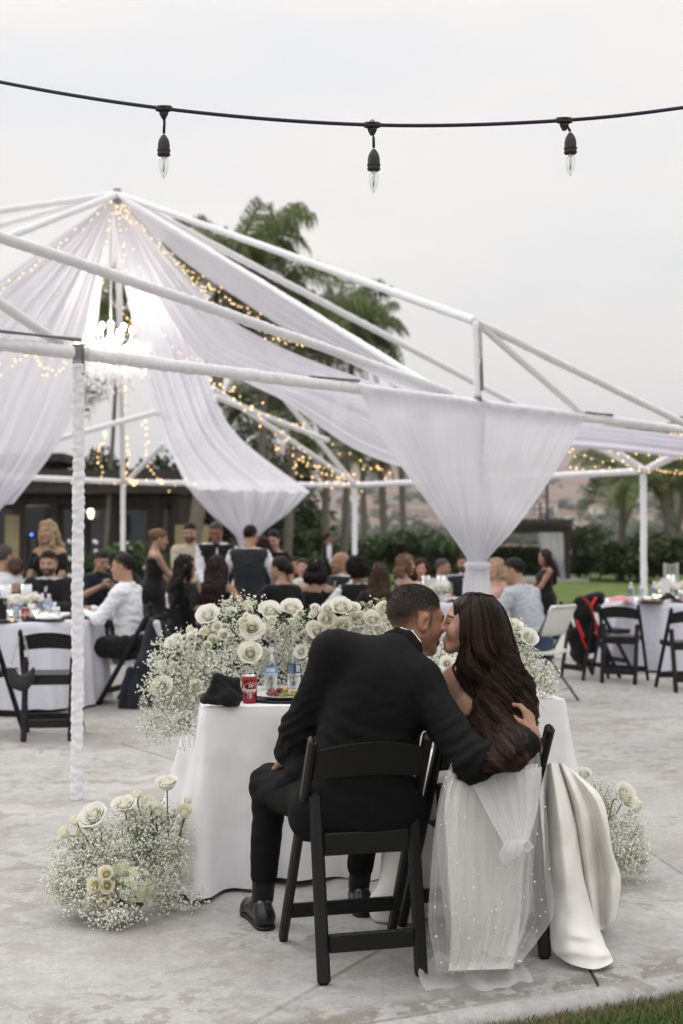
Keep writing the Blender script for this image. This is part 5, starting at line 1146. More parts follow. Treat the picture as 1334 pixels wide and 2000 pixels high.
# ================================================================== the couple
M_SUIT = mat('black_suit_wool', (.0062, .0062, .0068), .85, .15, 120, .25, 700, spec=.16)
M_SATIN = mat('ivory_satin', (.82, .80, .755), .52, .04, 20, .06, 300, spec=.25, sheen=.25)
M_LEATHER = mat('polished_black_leather', (.008, .008, .009), .3, .15, 40, .05, 120, spec=.4, coat=.15)
V3 = Vector
def put(name, blob, h, off, m, root, amp=0., seed=0, fr=9., an=(1, 1, 2.2), ref=1, extra=None):
    V, F = blob.mesh(h, off); V = relax(V, F, ref, .45)
    if amp: V = fold(V, normals(V, F), amp, seed, fr, an)
    if extra is not None: V = extra(V, normals(V, F))
    return mesh(name, V, F, m, root, True, world=True)
def sstep(x, a, b): t = np.clip((x-a)/(b-a), 0, 1); return t*t*(3-2*t)
def groom():
    root = thing('person', 'groom in a black suit seen from behind, kissing the bride with his arm round her', 'person', (.045, 4.45, 0), 0, 'newlyweds'); sk = np.array((.36, .195, .125))
    pel, mid, chest = V3((.05, 4.43, .55)), V3((.08, 4.41, .72)), V3((.13, 4.425, .89)); sl, sr, nb = V3((-.022, 4.455, 1.050)), V3((.268, 4.42, .950)), V3((.19, 4.485, 1.045))
    el, wl = V3((-.150, 4.52, .775)), W(560, 1474, 4.70); er, wr = W(922, 1490, 4.215), W(1035, 1454, 4.36)
    hl, kl, al = V3((-.05, 4.46, .53)), V3((-.272, 4.87, .515)), V3((-.298, 4.83, .13)); hr, kr, ar = V3((.15, 4.46, .53)), V3((.115, 4.91, .515)), V3((.068, 5.0, .13))
    hc = W(812, 1211, 4.645); Rh = frame((.90, .43, -.12), (-.05, -.05, 1)); S = 1.05
    HV, HF = head_blob('m').mesh(.0022); HV = relax(HV, HF, 2, .4); x, y, z = np.abs(HV[:, 0]), HV[:, 1], HV[:, 2]
    C = head_cols(HV, sk, 'm', M_EYEBROW, None, (.30, .12, .10), shut=True)
    stub = sstep(-.028-z, 0, .03)*sstep(y, -.01, .03)*sstep(z, -.125, -.10)*.28; C = C*(1-stub[:, None])+np.array((.09, .06, .05))*stub[:, None]
    ear = (x > .074) & (z < .035) & (z > -.035) & (y > -.035) & (y < .012)
    d = (z+.006)*.9-y*.40+.012*(y < -.06); am = sstep(d, -.008, .072)*(1-sstep(y-.15*(z-.02)-.0, .050, .068)*sstep(.085-z, -.01, .01)); sb_ = sstep(y, -.01, .0)*sstep(.03-y, 0, .01)*sstep(z, -.03, .0)*(x > .05)*.5
    am = np.clip(np.maximum(am, sb_), 0, 1)*(~ear); am = am*(1+.08*wob(HV, .5, 60, 3)); am = np.clip(am, 0, .97)[:, None]
    C = C*(1-am)+np.array((.018, .013, .011))*am
    C[ear] = C[ear]*np.array((1.08, .93, .9))
    HW = HV*S@np3(Rh).T+np.array(hc)
    body = Blob().cap(nb-V3((0, .02, .06)), hc+Rh @ V3((0, -.03, -.07)), .060, .056, k=.03).ell(chest, (.15, .1, .16)).cap(chest, pel, .12, k=.05)
    for s_, e, w in ((sl, el, wl), (sr, er, wr)): body.cap(chest, s_, .05, k=.04).cap(s_, e, .045, .04, k=.03).cap(e, w, .038, .028, k=.02)
    for a, b, c in ((hl, kl, al), (hr, kr, ar)): body.cap(pel, a, .09, k=.04).cap(a, b, .075, .05, k=.04).cap(b, c, .048, .035, k=.03)
    bV, bF = body.mesh(.006); bV = relax(bV, bF, 1, .4)
    hand = hand_blob(.62, thumb=.9).mesh(.0026); hr_ = place_hand(hand, wr+V3((.012, .03, .026)), (-.12, .58, .80), (.86, -.48, .18), True, 1.02)
    hl_ = place_hand(hand_blob(.35).mesh(.003), wl+V3((-.006, .03, -.018)), (-.25, .70, -.42), (-.5, -.2, .8), False, 1.0)
    V, F = merge([(bV, bF), (HW, HF), hr_, hl_]); C = np.concatenate([np.tile(sk, (len(bV), 1)), C, np.tile(sk*.95, (len(hr_[0]), 1)), np.tile(sk*.9, (len(hl_[0]), 1))])
    mesh('body', V, F, M_SKIN, root, True, world=True, cols=C)
    # short hair: a close cap and thousands of short tufts
    r = np.random.RandomState(2); V = []; F = []; CC = []
    n = len(HV); N_ = normals(HV, HF); cand = np.where(am[:, 0] > .42)[0]
    for i in r.choice(cand, 15000):
        p = HV[i]+r.normal(size=3)*.0012; nn = N_[i]; top = sstep(p[2], .03, .085); L_ = .003+.006*top*r.uniform(.6, 1.2); dirv = nn*.8+np.array((0, .55*top+.1, -.35*(1-top)))+r.normal(size=3)*.22; dirv /= np.linalg.norm(dirv)
        p = p-nn*.001; w = np.cross(dirv, r.normal(size=3)); w /= np.linalg.norm(w); w *= .0006; b = len(V); V += [p-w, p+w, p+dirv*L_]; F.append((b, b+1, b+2, b+2)); CC += [np.array((.018, .013, .011))*r.uniform(.6, 2.0)]*3
    V = np.array(V)*S@np3(Rh).T+np.array(hc); F = [(a, b, c) for a, b, c, _ in F]
    mesh('hair', V, F, mat('hair_short', (.02, .015, .012), .55, .2, 80, attr='tone', spec=.3), root, True, world=True, cols=np.array(CC))
    # suit jacket
    j = Blob().ell(pel, (.185, .145, .15), k=.06).ell(mid, (.170, .132, .19), k=.07).ell(chest, (.174, .132, .17), k=.07).cap(sl, sr, .073, k=.07).cap(nb, sl, .055, .055, k=.06).cap(nb, sr, .055, .055, k=.06)
    j.cap((-.075, 4.37, .53), (.185, 4.41, .53), .095, k=.05).cap((-.08, 4.38, .50), (.18, 4.42, .50), .09, k=.04)
    j.cap((-.11, 4.52, .66), (-.21, 4.68, .53), .05, .045, k=.05)
    for s_, e, w, q in ((sl, el, wl, .88), (sr, er, wr, .93)):
        e2 = e.lerp(w, q); j.cap(s_, e, .069, .057, k=.04).cap(e, e2, .058, .047, k=.035)
    j.cut((0, 0, .435), (0, 0, -1))
    def suit_folds(V, Nn):
        a = .5*wob(V, .003, 5.5, 4, 8, (1, 1, 1.5))
        # creases gather at both elbows, at the shoulders and across the lower back
        for c, rad_, dr_, fr, am in ((er, .16, (.5, .0, -.86), 26, .004), (el, .13, (.3, -.3, -.9), 28, .0045), (sr, .13, (.75, 0, .6), 24, .0022), (sl, .12, (.8, 0, .5), 24, .002), (mid, .2, (.35, 0, .93), 17, .004), (chest, .2, (.8, 0, -.55), 9, .0015)):
            dd = V-np.array(c); w = np.exp(-(np.linalg.norm(dd, axis=1)/rad_)**2); u = dd@np.array(dr_); a += w*am*np.sin(u*fr*6.283+4*wob(V, .35, 6, 8))
        return V+Nn*a[:, None]
    put('suit_jacket', j, .0062, .006, M_SUIT, root, 0, extra=suit_folds)
    # collar, shirt collar and cuffs
    ax = (hc+Rh @ V3((0, -.03, -.08))-nb).normalized(); fx = V3((.9, .43, 0)); fx = (fx-ax*fx.dot(ax)).normalized(); sx = ax.cross(fx)
    def ring(r0, up, a0, a1, n=9, fwd=.012, drop=.0): return [nb+ax*(up-drop*abs(i/(n-1)*2-1)**2)+fx*(-cos(a)*r0+fwd)+sx*(sin(a)*r0) for i, a in enumerate(np.linspace(rad(a0), rad(a1), n))]
    c = Blob(); q = ring(.079, .060, -135, 135, 9, .014, .05)
    for a, b in zip(q[:-1], q[1:]): c.cap(a, b, .0125, k=.008).cap(a+V3((0, -.004, -.022)), b+V3((0, -.004, -.022)), .017, k=.02).cap(a+V3((0, -.006, -.042)), b+V3((0, -.006, -.042)), .012, k=.02)
    put('jacket_collar', c, .0045, 0, M_SUIT, root)
    c = Blob(); q = ring(.071, .090, -140, 140, 9, .012, .03)
    for a, b in zip(q[:-1], q[1:]): c.cap(a, b, .008, k=.006).cap(a-ax*.02, b-ax*.02, .009, k=.01)
    put('shirt_collar', c, .004, 0, CM['white'], root)
    put('shirt_cuff', Blob().cap(er.lerp(wr, .9), er.lerp(wr, .965), .041, .039, k=.01), .005, 0, CM['white'], root)
    put('shirt_cuff', Blob().cap(el.lerp(wl, .84), el.lerp(wl, .92), .041, .039, k=.01), .005, 0, CM['white'], root)
    from mathutils.bvhtree import BVHTree
    jo = [o for o in bpy.data.objects if o.parent == root and o.name.startswith('suit_jacket')][0]; jm = jo.data
    bvh = BVHTree.FromPolygons([v.co+root.location for v in jm.vertices], [tuple(p.vertices) for p in jm.polygons])
    def on_jacket(pts, n=30):
        out = []
        for px, py in interp(pts, n):
            d_ = (W(px, py, 1)-V3((0, 0, CH))).normalized(); h_ = bvh.ray_cast(V3((0, 0, CH)), d_)[0]
            if h_ is not None: out.append(h_-d_*.0004)
        return out
    sm = mat('dark_seam', (.002, .002, .002), .9, .1, 60)
    for pts in (((768, 1296), (752, 1380), (737, 1470), (728, 1560), (724, 1612)), ((640, 1300), (652, 1340), (640, 1400), (634, 1440)), ((868, 1355), (852, 1400), (846, 1450), (850, 1500))):
        MB().tube(on_jacket(pts), .0011, 5).build('seam', sm, jo, True, world=True)
    # trousers, socks, shoes
    for k_, (a, b, c_) in enumerate(((hl, kl, al), (hr, kr, ar))):
        lb = Blob().cap(pel, a, .11, k=.04).cap(a, b, .098, .074, k=.05).cap(b, b.lerp(c_, .86 if k_ == 0 else .88), .064, .047, k=.03)
        def cr(V, Nn, b=b, s_=k_):
            dd = V-np.array(b); w = np.exp(-(np.linalg.norm(dd, axis=1)/.17)**2); return V+Nn*(wob(V, .004, 6, 6+s_, 8, (1, 1, 1.3))*.4+w*.003*np.sin(dd@np.array((.3, .6, .75))*120))[:, None]
        put('trouser_leg', lb, .0065, .004, M_SUIT, root, extra=cr)
        put('sock', Blob().cap(b.lerp(c_, .6), c_-V3((0, 0, .03)), .046, .04, k=.02), .006, .002, CM['black'], root)
        dr_ = V3((-.34, .94, 0)) if k_ == 0 else V3((-.05, 1, 0)); hp = V3((c_.x+.012, c_.y-.055, 0)); toe = hp+dr_*.225; sx_ = dr_.cross(V3((0, 0, 1)))
        sh = Blob().cap(hp+V3((0, 0, .045)), hp+dr_*.02+V3((0, 0, .072)), .034, .034, k=.02).cap(hp+V3((0, 0, .04)), toe+V3((0, 0, .028)), .036, .030, k=.02).cap(hp+dr_*.08+V3((0, 0, .075)), toe-dr_*.05+V3((0, 0, .035)), .032, .026, k=.03).cap(toe-dr_*.05+sx_*.012+V3((0, 0, .03)), toe-dr_*.04-sx_*.012+V3((0, 0, .03)), .03, k=.02).cut((0, 0, .012), (0, 0, -1), .004)
        so = put('shoe', sh, .0045, .001, M_LEATHER, root)
        sl_ = Blob().cap(hp+V3((0, 0, .010)), toe+V3((0, 0, .008)), .039, .036, k=.02).cap(toe-dr_*.06+sx_*.012+V3((0, 0, .009)), toe-dr_*.05-sx_*.012+V3((0, 0, .009)), .034, k=.02).cut((0, 0, .001), (0, 0, -1), .002).cut((0, 0, .015), (0, 0, 1), .002)
        put('shoe_sole', sl_, .004, 0, mat('black_sole', (.012, .012, .012), .6, .1, 50), so)
        lc = MB()
        for i in range(3): p = hp+dr_*(.085+.022*i)+V3((0, 0, .103-.014*i)); lc.tube([p-sx_*.018, p+V3((0, 0, .004)), p+sx_*.018], .0022, 5)
        lc.tube([hp+dr_*.075+V3((0, 0, .106)), hp+dr_*.06+sx_*.02+V3((0, 0, .112)), hp+dr_*.05+sx_*.03+V3((0, 0, .10))], .0018, 5).tube([hp+dr_*.075+V3((0, 0, .106)), hp+dr_*.06-sx_*.02+V3((0, 0, .116)), hp+dr_*.045-sx_*.028+V3((0, 0, .104))], .0018, 5)
        lc.build('shoelace', CM['black'], so, True, world=True)
    return root
GROOM = groom()
def bride():
    root = thing('person', 'bride with long wavy dark hair, pearl-dotted veil and ivory satin gown', 'person', (.484, 4.627, 0), 0, 'newlyweds'); sk = np.array((.50, .29, .205))
    pel, mid, chest = V3((.48, 4.61, .55)), V3((.50, 4.60, .70)), V3((.53, 4.625, .84)); sl, sr, nb = V3((.418, 4.63, .935)), V3((.638, 4.71, .945)), V3((.515, 4.655, .985))
    el, wl = V3((.425, 4.76, .70)), V3((.45, 4.96, .80)); er, wr = V3((.69, 4.80, .72)), V3((.57, 4.99, .80))
    hc = W(918, 1220, 4.612); Rh = frame((-.97, .14, .13), (.05, -.02, 1)); S = .945
    HV, HF = head_blob('f').mesh(.0022); HV = relax(HV, HF, 2, .4); C = head_cols(HV, sk, 'f', (.05, .03, .022), None, (.42, .14, .13), shut=True)
    x, y, z = np.abs(HV[:, 0]), HV[:, 1], HV[:, 2]
    sh_ = np.exp(-(((x-.031)/.014)**2+((z-.011)/.007)**2))*(y > .06)*.5; C = C*(1-sh_[:, None])+np.array((.12, .05, .035))*sh_[:, None]
    HW = HV*S@np3(Rh).T+np.array(hc)
    body = Blob().cap(nb-V3((0, 0, .06)), hc+Rh @ V3((0, -.03, -.08)), .048, .043, k=.035).ell(chest, (.135, .098, .15), k=.05).ell(mid, (.115, .09, .13), k=.06).ell(pel, (.165, .12, .12), k=.06).cap(sl, sr, .05, k=.05).cap(nb, sl, .036, .036, k=.045).cap(nb, sr, .036, .036, k=.045)
    for s_, e, w in ((sl, el, wl), (sr, er, wr)): body.cap(s_, e, .044, .036, k=.035).cap(e, w, .034, .024, k=.02)
    for s in (-1, 1): kn = V3((.47+s*.09, 5.0, .5)); body.cap(pel, kn, .10, .06, k=.05).cap(kn, V3((.47+s*.08, 5.02, .08)), .05, .035, k=.03).cap(V3((.47+s*.08, 5.02, .06)), V3((.47+s*.08, 5.16, .035)), .035, .026, k=.02)
    # shoulder blade and spine on the bare back
    body.ell(V3((.455, 4.535, .86)), (.03, .02, .055), k=.05).cap(V3((.535, 4.51, .95)), V3((.515, 4.50, .72)), .006, k=.03, op='s')
    bV, bF = body.mesh(.006); bV = relax(bV, bF, 2, .4); hd = hand_blob(.5).mesh(.003)
    h1 = place_hand(hd, wl, wl-el, (0, 0, 1), False, .86); h2 = place_hand(hd, wr, wr-er, (0, 0, 1), True, .86)
    V, F = merge([(bV, bF), (HW, HF), h1, h2]); mesh('body', V, F, M_SKIN, root, True, world=True, cols=np.concatenate([np.tile(sk, (len(bV), 1)), C, np.tile(sk, (len(h1[0])+len(h2[0]), 1))]))
    # lashes
    lm = MB()
    for s in (-1, 1):
        for i in range(11):
            a = (i/10-.5)*1.5; p = V3((s*.031+.0135*sin(a), .0705+.0135*cos(a)*.98, -.001)); lm.tube([hc+Rh @ (p*S), hc+Rh @ ((p+V3((.004*sin(a), .006, -.004)))*S), hc+Rh @ ((p+V3((.007*sin(a), .011, -.003)))*S)], [.0007, .0005, .0002], 3)
    lm.build('eyelashes', HM['black'], root, world=True)
    # gown ---------------------------------------------------------------
    g = Blob().ell(chest, (.138, .102, .15), k=.05).ell(mid, (.118, .094, .13), k=.06).ell(pel, (.17, .125, .12), k=.06); g.cut(V3((.5, 4.53, .80)), (0, -.35, 1)); put('bodice', g, .006, .008, M_SATIN, root, .001, 3)
    sk_ = Blob().ell(pel, (.18, .15, .13), k=.06).cap(V3((.40, 4.65, .53)), V3((.33, 5.0, .5)), .12, .12, k=.08).cap(V3((.55, 4.65, .53)), V3((.62, 5.0, .5)), .12, .12, k=.08).cap(V3((.34, 5.0, .48)), V3((.28, 4.99, .07)), .11, .13, k=.08).cap(V3((.62, 5.0, .48)), V3((.70, 4.98, .07)), .12, .13, k=.08).cap(V3((.48, 5.02, .48)), V3((.48, 5.03, .07)), .12, .14, k=.08)
    sk_.cap(W(775, 1665, 4.93), W(752, 1770, 4.88), .045, .055, k=.06).cap(W(800, 1600, 4.9), W(790, 1770, 4.86), .05, .06, k=.06)
    # the gown spread over the right side of the chair and down to the paving
    sk_.cut((0, 0, .004), (0, 0, -1), .006)
    def satin(V, Nn):
        u = V[:, 0]*1.0+V[:, 2]*.16+V[:, 1]*.6
        a = .010*np.sin(u*38+2*wob(V, .4, 1.2, 5, 6, (1, 1, .3)))+.004*np.sin(u*71-V[:, 2]*3+2*wob(V, .4, 1.5, 6, 6, (1, 1, .4)))+wob(V, .0022, 5, 9, 8, (1, 1, .5))
        lo = np.exp(-(V[:, 2]/.10)**2); a = a*(1-.6*lo)+lo*.006*np.sin(V[:, 2]*70+V[:, 0]*9)
        V2 = V+Nn*a[:, None]; V2[:, 2] = np.maximum(V2[:, 2], .003); return V2
    put('gown_skirt', sk_, .0075, .004, M_SATIN, root, ref=5, extra=satin)
    # the gown spread over the right of the chair: fold lines from waist to hem, cloth drawn between them
    def panel(FL, nu, nv, seed, roll):
        Cv = np.array([interp([W(*p) for p in c], nu) for c in FL]); V = np.zeros((nu, nv, 3))
        for i in range(nu): V[i] = interp(list(Cv[:, i]), nv)
        P3 = V.reshape(-1, 3); f = np.repeat(np.linspace(0, 1, nu), nv); g_ = np.clip(f*3, 0, 1)
        P3[:, 1] += (wob(P3, .009, 2.6, seed, 7, (1, 1, .6))+wob(P3, .004, 7, seed+1, 8, (1, 1, .9))-.010*np.abs(wob(P3, 1., 3.0, seed+2, 5, (1, 1, .8)))+.008)*g_
        if roll: P3[:, 1] += .020*np.exp(-((f-.74)/.05)**2)*np.sin(P3[:, 0]*20+1)-.020*np.exp(-((f-.86)/.05)**2)
        P3[:, 0] += wob(P3, .005, 3, seed+3)*g_; P3[:, 2] = np.maximum(P3[:, 2], .004+.006*(1-f))
        mesh('gown_train', P3, grid_faces(nu, nv), M_SATIN, root, True, world=True)
    panel([[(1088, 1492, 4.64), (1108, 1580, 4.68), (1120, 1700, 4.72), (1125, 1800, 4.74), (1128, 1835, 4.74)], [(1096, 1490, 4.58), (1128, 1572, 4.55), (1150, 1690, 4.57), (1160, 1790, 4.59), (1165, 1822, 4.61)], [(1104, 1494, 4.63), (1146, 1566, 4.62), (1168, 1680, 4.66), (1176, 1780, 4.69), (1180, 1814, 4.68)], [(1112, 1500, 4.64), (1162, 1560, 4.57), (1186, 1650, 4.57), (1197, 1720, 4.59), (1193, 1790, 4.61), (1190, 1807, 4.62)],
           [(1119, 1506, 4.70), (1176, 1562, 4.65), (1190, 1650, 4.65), (1208, 1715, 4.67), (1200, 1790, 4.69), (1192, 1806, 4.71)], [(1112, 1515, 4.85), (1152, 1580, 4.9), (1168, 1700, 4.95), (1166, 1780, 4.95), (1160, 1795, 4.95)]], 80, 110, 41, False)
    panel([[(1060, 1502, 4.66), (1062, 1600, 4.62), (1064, 1720, 4.58), (1066, 1800, 4.52), (1072, 1850, 4.48)], [(1068, 1494, 4.57), (1072, 1600, 4.51), (1076, 1720, 4.47), (1074, 1800, 4.43), (1080, 1850, 4.39), (1088, 1868, 4.37)], [(1076, 1490, 4.54), (1090, 1590, 4.45), (1102, 1700, 4.41), (1108, 1790, 4.37), (1110, 1840, 4.33), (1122, 1887, 4.295)], [(1084, 1490, 4.56), (1106, 1590, 4.49), (1122, 1700, 4.45), (1140, 1790, 4.40), (1154, 1845, 4.33), (1166, 1894, 4.275)],
           [(1092, 1492, 4.60), (1118, 1590, 4.57), (1134, 1700, 4.55), (1158, 1790, 4.49), (1184, 1845, 4.39), (1199, 1882, 4.31)], [(1094, 1494, 4.66), (1120, 1592, 4.66), (1136, 1700, 4.66), (1160, 1790, 4.62), (1184, 1838, 4.52), (1192, 1862, 4.44)]], 90, 120, 51, True)
    # train falling over the chair back, under the veil
    drape('gown_train', '', [(892, 1486, 4.25), (868, 1560, 4.20), (872, 1680, 4.17), (880, 1800, 4.14), (876, 1896, 4.13)], [(1050, 1492, 4.34), (1036, 1560, 4.31), (1020, 1680, 4.27), (1012, 1800, 4.22), (1002, 1892, 4.18)], 4, lambda f: (.006+.016*f)*(1-.96*f**5), mat('ivory_crepe', (.84, .82, .77), .7, .04, 30, .08, 500, sheen=.1), 60, 90, seed=31, parent=root)
    # veil: a long outer layer, a second layer with a gathered fold, a pool on the paving
    vm = lambda n, a: mat(n, (.90, .90, .91), .85, .04, 60, .1, 800, trans=.35, alpha=a, spec=.2, stretch=(1, 1, .1))
    v = drape('veil', '', [(880, 1490, 4.19), (858, 1545, 4.14), (846, 1620, 4.10), (837, 1720, 4.06), (834, 1800, 4.05), (846, 1868, 4.10), (852, 1905, 4.14)], [(1052, 1462, 4.33), (1058, 1520, 4.31), (1066, 1590, 4.30), (1072, 1700, 4.27), (1078, 1780, 4.25), (1050, 1832, 4.22), (1016, 1880, 4.16)], 6, lambda f: .006+.016*f*(1-.7*f**5), vm('veil_tulle', .33), 70, 130, seed=33, parent=root)
    drape('veil_layer', '', [(884, 1490, 4.20), (856, 1600, 4.15), (862, 1720, 4.11), (870, 1800, 4.10), (872, 1880, 4.12)], [(1040, 1475, 4.33), (1052, 1580, 4.28), (1040, 1700, 4.25), (1034, 1790, 4.22), (1006, 1875, 4.17)], 7, lambda f: .008+.02*f*(1-.7*f**5), vm('veil_tulle_inner', .36), 60, 110, seed=34, parent=root)
    drape('veil_fold', '', [(915, 1520, 4.185), (952, 1592, 4.15), (984, 1650, 4.115), (992, 1680, 4.11)], [(1058, 1498, 4.29), (1052, 1570, 4.22), (1036, 1632, 4.13), (1022, 1662, 4.105)], 6, lambda f: .006+.012*sin(pi*min(f, .95)), vm('veil_tulle_fold', .62), 44, 80, seed=35, parent=root)
    drape('veil_fold', '', [(990, 1640, 4.11), (975, 1668, 4.105), (986, 1690, 4.11)], [(1024, 1640, 4.105), (1026, 1655, 4.10), (1018, 1668, 4.105)], 4, .008, vm('veil_tulle_fold', .62), 16, 40, seed=36, parent=root)
    def pool():
        V = []; nu, nv = 26, 70; r = np.random.RandomState(4)
        L_ = interp([W(850, 1868, 4.12), G(838, 1900), G(822, 1912), G(815, 1930)], nu); R_ = interp([W(1010, 1868, 4.16), G(1022, 1888), G(1034, 1908), G(1030, 1925)], nu)
        for i in range(nu):
            f = i/(nu-1)
            for j in range(nv):
                u = j/(nv-1); p = L_[i]*(1-u)+R_[i]*u; p = p+np.array((.025*sin(f*7+1)*(1-u)*f+.02*sin(f*9)*u*f, -.035*f*(.6*sin(pi*u)+.7*sin(u*11+1)+.4*sin(u*23+2)), 0)); hgt = .05*(sin(u*13+f*3)*.5+.5)*sin(pi*min(1, f+.12))*(.55+.45*sin(u*23+2*f+1))+.004*sin(u*47+f*9)*sin(pi*f); p[2] = max(.003, p[2]+hgt); V.append(p)
        mesh('veil_pool', V, grid_faces(nu, nv), vm('veil_tulle_pool', .62), root, True, world=True)
    pool()
    me = [o for o in bpy.data.objects if o.parent == root and o.name.startswith('veil') and len(o.data.vertices) == 70*130][0]
    co = np.zeros(70*130*3); me.data.vertices.foreach_get('co', co); co = co.reshape(-1, 3); r = np.random.RandomState(8); pb = MB()
    for i in r.choice(len(co), 150): p = co[i]+np.array((0, -.003, 0)); pb.ball(p, r.choice([.0018, .0024, .0032, .0040]), 6, 4)
    tag(pb.build('pearl', mat('pearl', (.85, .84, .80), .25, .04, 60, spec=.6), root, True), kind='stuff')
    lb = MB().box((0, 0, 0), (.030, .0015, .034), None); lo = lb.build('care_label', mat('white_satin_label', (.82, .82, .82), .6, .03, 60), root); lo.location = W(1030, 1652, 4.09)-root.location; lo.rotation_euler = (.1, rad(-38), .1)
    lt = MB()
    for i in range(6): lt.box((0, -.0012, .011-.0042*i), (.022-.004*(i % 2), .0006, .0012))
    l2 = lt.build('label_print', mat('grey_print', (.45, .45, .46), .8, .05, 60), lo)
    # hair ------------------------------------------------------------------
    LV = [(1166, 908, 966), (1190, 900, 986), (1225, 898, 1000), (1265, 899, 1008), (1305, 905, 1022), (1350, 919, 1034), (1400, 929, 1043), (1440, 934, 1040), (1478, 941, 1026), (1506, 950, 1004)]
    DL = [(4.60, 4.56, 4.61), (4.56, 4.525, 4.59), (4.535, 4.51, 4.60), (4.535, 4.505, 4.60), (4.54, 4.495, 4.60), (4.545, 4.47, 4.57), (4.50, 4.41, 4.52), (4.38, 4.26, 4.41), (4.235, 4.155, 4.29), (4.19, 4.13, 4.25)]
    core = Blob().ell(hc+Rh @ V3((0, -.018, .034)), (.080*S, .1045*S, .0925*S), np3(Rh), k=.02)
    prev = None
    for (py, xl, xr), (d0, d1, d2) in list(zip(LV, DL))[3:6]:
        w = (xr-xl)*.5/FPX*d1*.62; c_ = W((xl+xr)/2+6, py, d1+.075)
        cur = (c_-V3((w*.6, 0, 0)), c_+V3((w*.6, 0, 0)), w*.36)
        if prev:
            for i in (0, 1): core.cap(prev[i], cur[i], prev[2], cur[2], k=.04)
            core.cap((prev[0]+prev[1])/2, (cur[0]+cur[1])/2, prev[2], cur[2], k=.04)
        prev = cur
    core.ell(hc+Rh @ V3((0, .098, -.03)), (.075, .062, .105), np3(Rh), k=.012, op='s')
    cV, cF = core.mesh(.006); cN = normals(cV, cF); cV = cV+cN*(wob(cV, .002, 22, 1, 8, (1, 1, .25)))[:, None]
    r = np.random.RandomState(12); SV = []; SF = []; SCo = []
    base = np.array((.015, .0085, .0065)); n = 34; so = len(cV)
    LK = [(r.rand(), r.rand()**1.5, r.normal(), r.choice([.55, .8, 1., 1.25, 1.8]), r.rand() < .35, r.uniform(.8, 1.3)) for _ in range(170)]
    for i in range(3800):
        ku, kl, kp, kt, kw, ka = LK[i % 170]; u = min(max(ku+r.normal()*.019, 0), 1); lay = kl; stop = 1.0 if r.rand() < .7 else r.uniform(.6, 1.0)
        pts = []
        root_p = W(906+54*u+r.normal()*2.5, 1158+abs(u-.5)*10+r.rand()*2, 4.615-.02*sin(pi*u)+.01*r.normal()); pts.append(np.array(root_p))
        for (py, xl, xr), (d0, d1, d2) in zip(LV, DL):
            ins = .03*lay; px = xl+(xr-xl)*(u*(1-2*ins)+ins); dm = (d0*(1-u)+d2*u); dm = dm+(d1-(d0+d2)/2)*(1-(2*u-1)**2); pts.append(np.array(W(px, py, dm+lay*.035)))
        P = interp(pts, n); ph = 2.2*sin(ku*7+1)+ku*7+kl*1.5+kp*.75+r.normal()*.18
        for q in range(n):
            f = q/(n-1); a = sstep(np.array(f), .30, .58)*.0265*ka*(1+.1*r.normal()); s = f*6.6*(1+.08*sin(ku*13))*2*pi*.62; P[q] += np.array((cos(s+ph), .8*sin(s+ph), 0))*a
        P = P[:max(8, int(n*stop))]; mN = len(P); w0 = r.uniform(.0008, .0016); tone = base*kt*r.uniform(.75, 1.25); lt_ = np.array((.085, .045, .028))*r.uniform(.7, 1.2) if kw else np.array((.026, .014, .010))*kt
        T = np.gradient(P, axis=0); T /= np.linalg.norm(T, axis=1)[:, None]+1e-9; X = np.cross(T, np.array((.1, 1, .05))); X /= np.linalg.norm(X, axis=1)[:, None]+1e-9; Y = np.cross(T, X)
        for q in range(mN):
            f = q/(mN-1); w = w0*(1-.75*max(0, f-.6)/.4); c_ = tone*(1-f)+lt_*f*r.uniform(.9, 1.1)
            for cx, cy in ((1, 0), (0, 1), (-1, 0), (0, -1)): SV.append(P[q]+X[q]*cx*w+Y[q]*cy*w); SCo.append(c_)
        for q in range(mN-1):
            for k in range(4): SF.append((so+q*4+k, so+q*4+(k+1) % 4, so+q*4+4+(k+1) % 4, so+q*4+4+k))
        so += mN*4
    # a loose lock in front of the neck
    mh = mat('long_brown_hair', (.02, .012, .01), .45, .15, 60, attr='tone', spec=.14)
    mesh('hair', np.concatenate([cV, np.array(SV)]), [tuple(f) for f in cF]+SF, mh, root, True, world=True, cols=np.concatenate([np.tile(base*.8, (len(cV), 1)), np.array(SCo)]))
    lk = MB()
    for i in range(26):
        a = W(902+r.normal()*2, 1262, 4.57); pts = [a]+[W(898+8*sin(k*1.1+1)+r.normal()*1.2-2*k+(6 if k > 3 else 0), 1262+k*14, 4.56-.005*k) for k in range(1, 6)]; lk.tube(interp(pts, 14), [.0013]*10+[.001, .0008, .0006, .0003], 4)
    for i in range(70):
        py = r.uniform(1200, 1480); k_ = min(range(len(LV)), key=lambda q: abs(LV[q][0]-py)); sd_ = r.choice([0, 1, 1]); xx = LV[k_][1+sd_]+r.uniform(-6, 3)*(1 if sd_ else -1); dd_ = DL[k_][0 if sd_ == 0 else 2]-.03; a = W(xx-8*(1 if sd_ else -1), py-20, dd_); m_ = W(xx+r.uniform(0, 7)*(1 if sd_ else -1), py+5, dd_); e = W(xx+r.uniform(-10, 12)*(1 if sd_ else -1), py+r.uniform(25, 60), dd_); lk.tube(interp([a, m_, e], 8), .00045, 3, False)
    for i in range(14): 
        a = W(1000+r.normal()*3, 1290+r.rand()*20, 4.56); e = W(1040+r.uniform(-8, 14), 1370+r.uniform(-40, 60), 4.47); mdl = a.lerp(e, .5)+V3((r.normal()*.012, 0, r.normal()*.01)); lk.tube(interp([a, mdl, e, e+V3((r.normal()*.01, 0, -.03))], 14), .0006, 3)
    tag(lk.build('loose_lock', HM['dark'], root, True, world=True), kind='stuff')
    return root
BRIDE = bride()
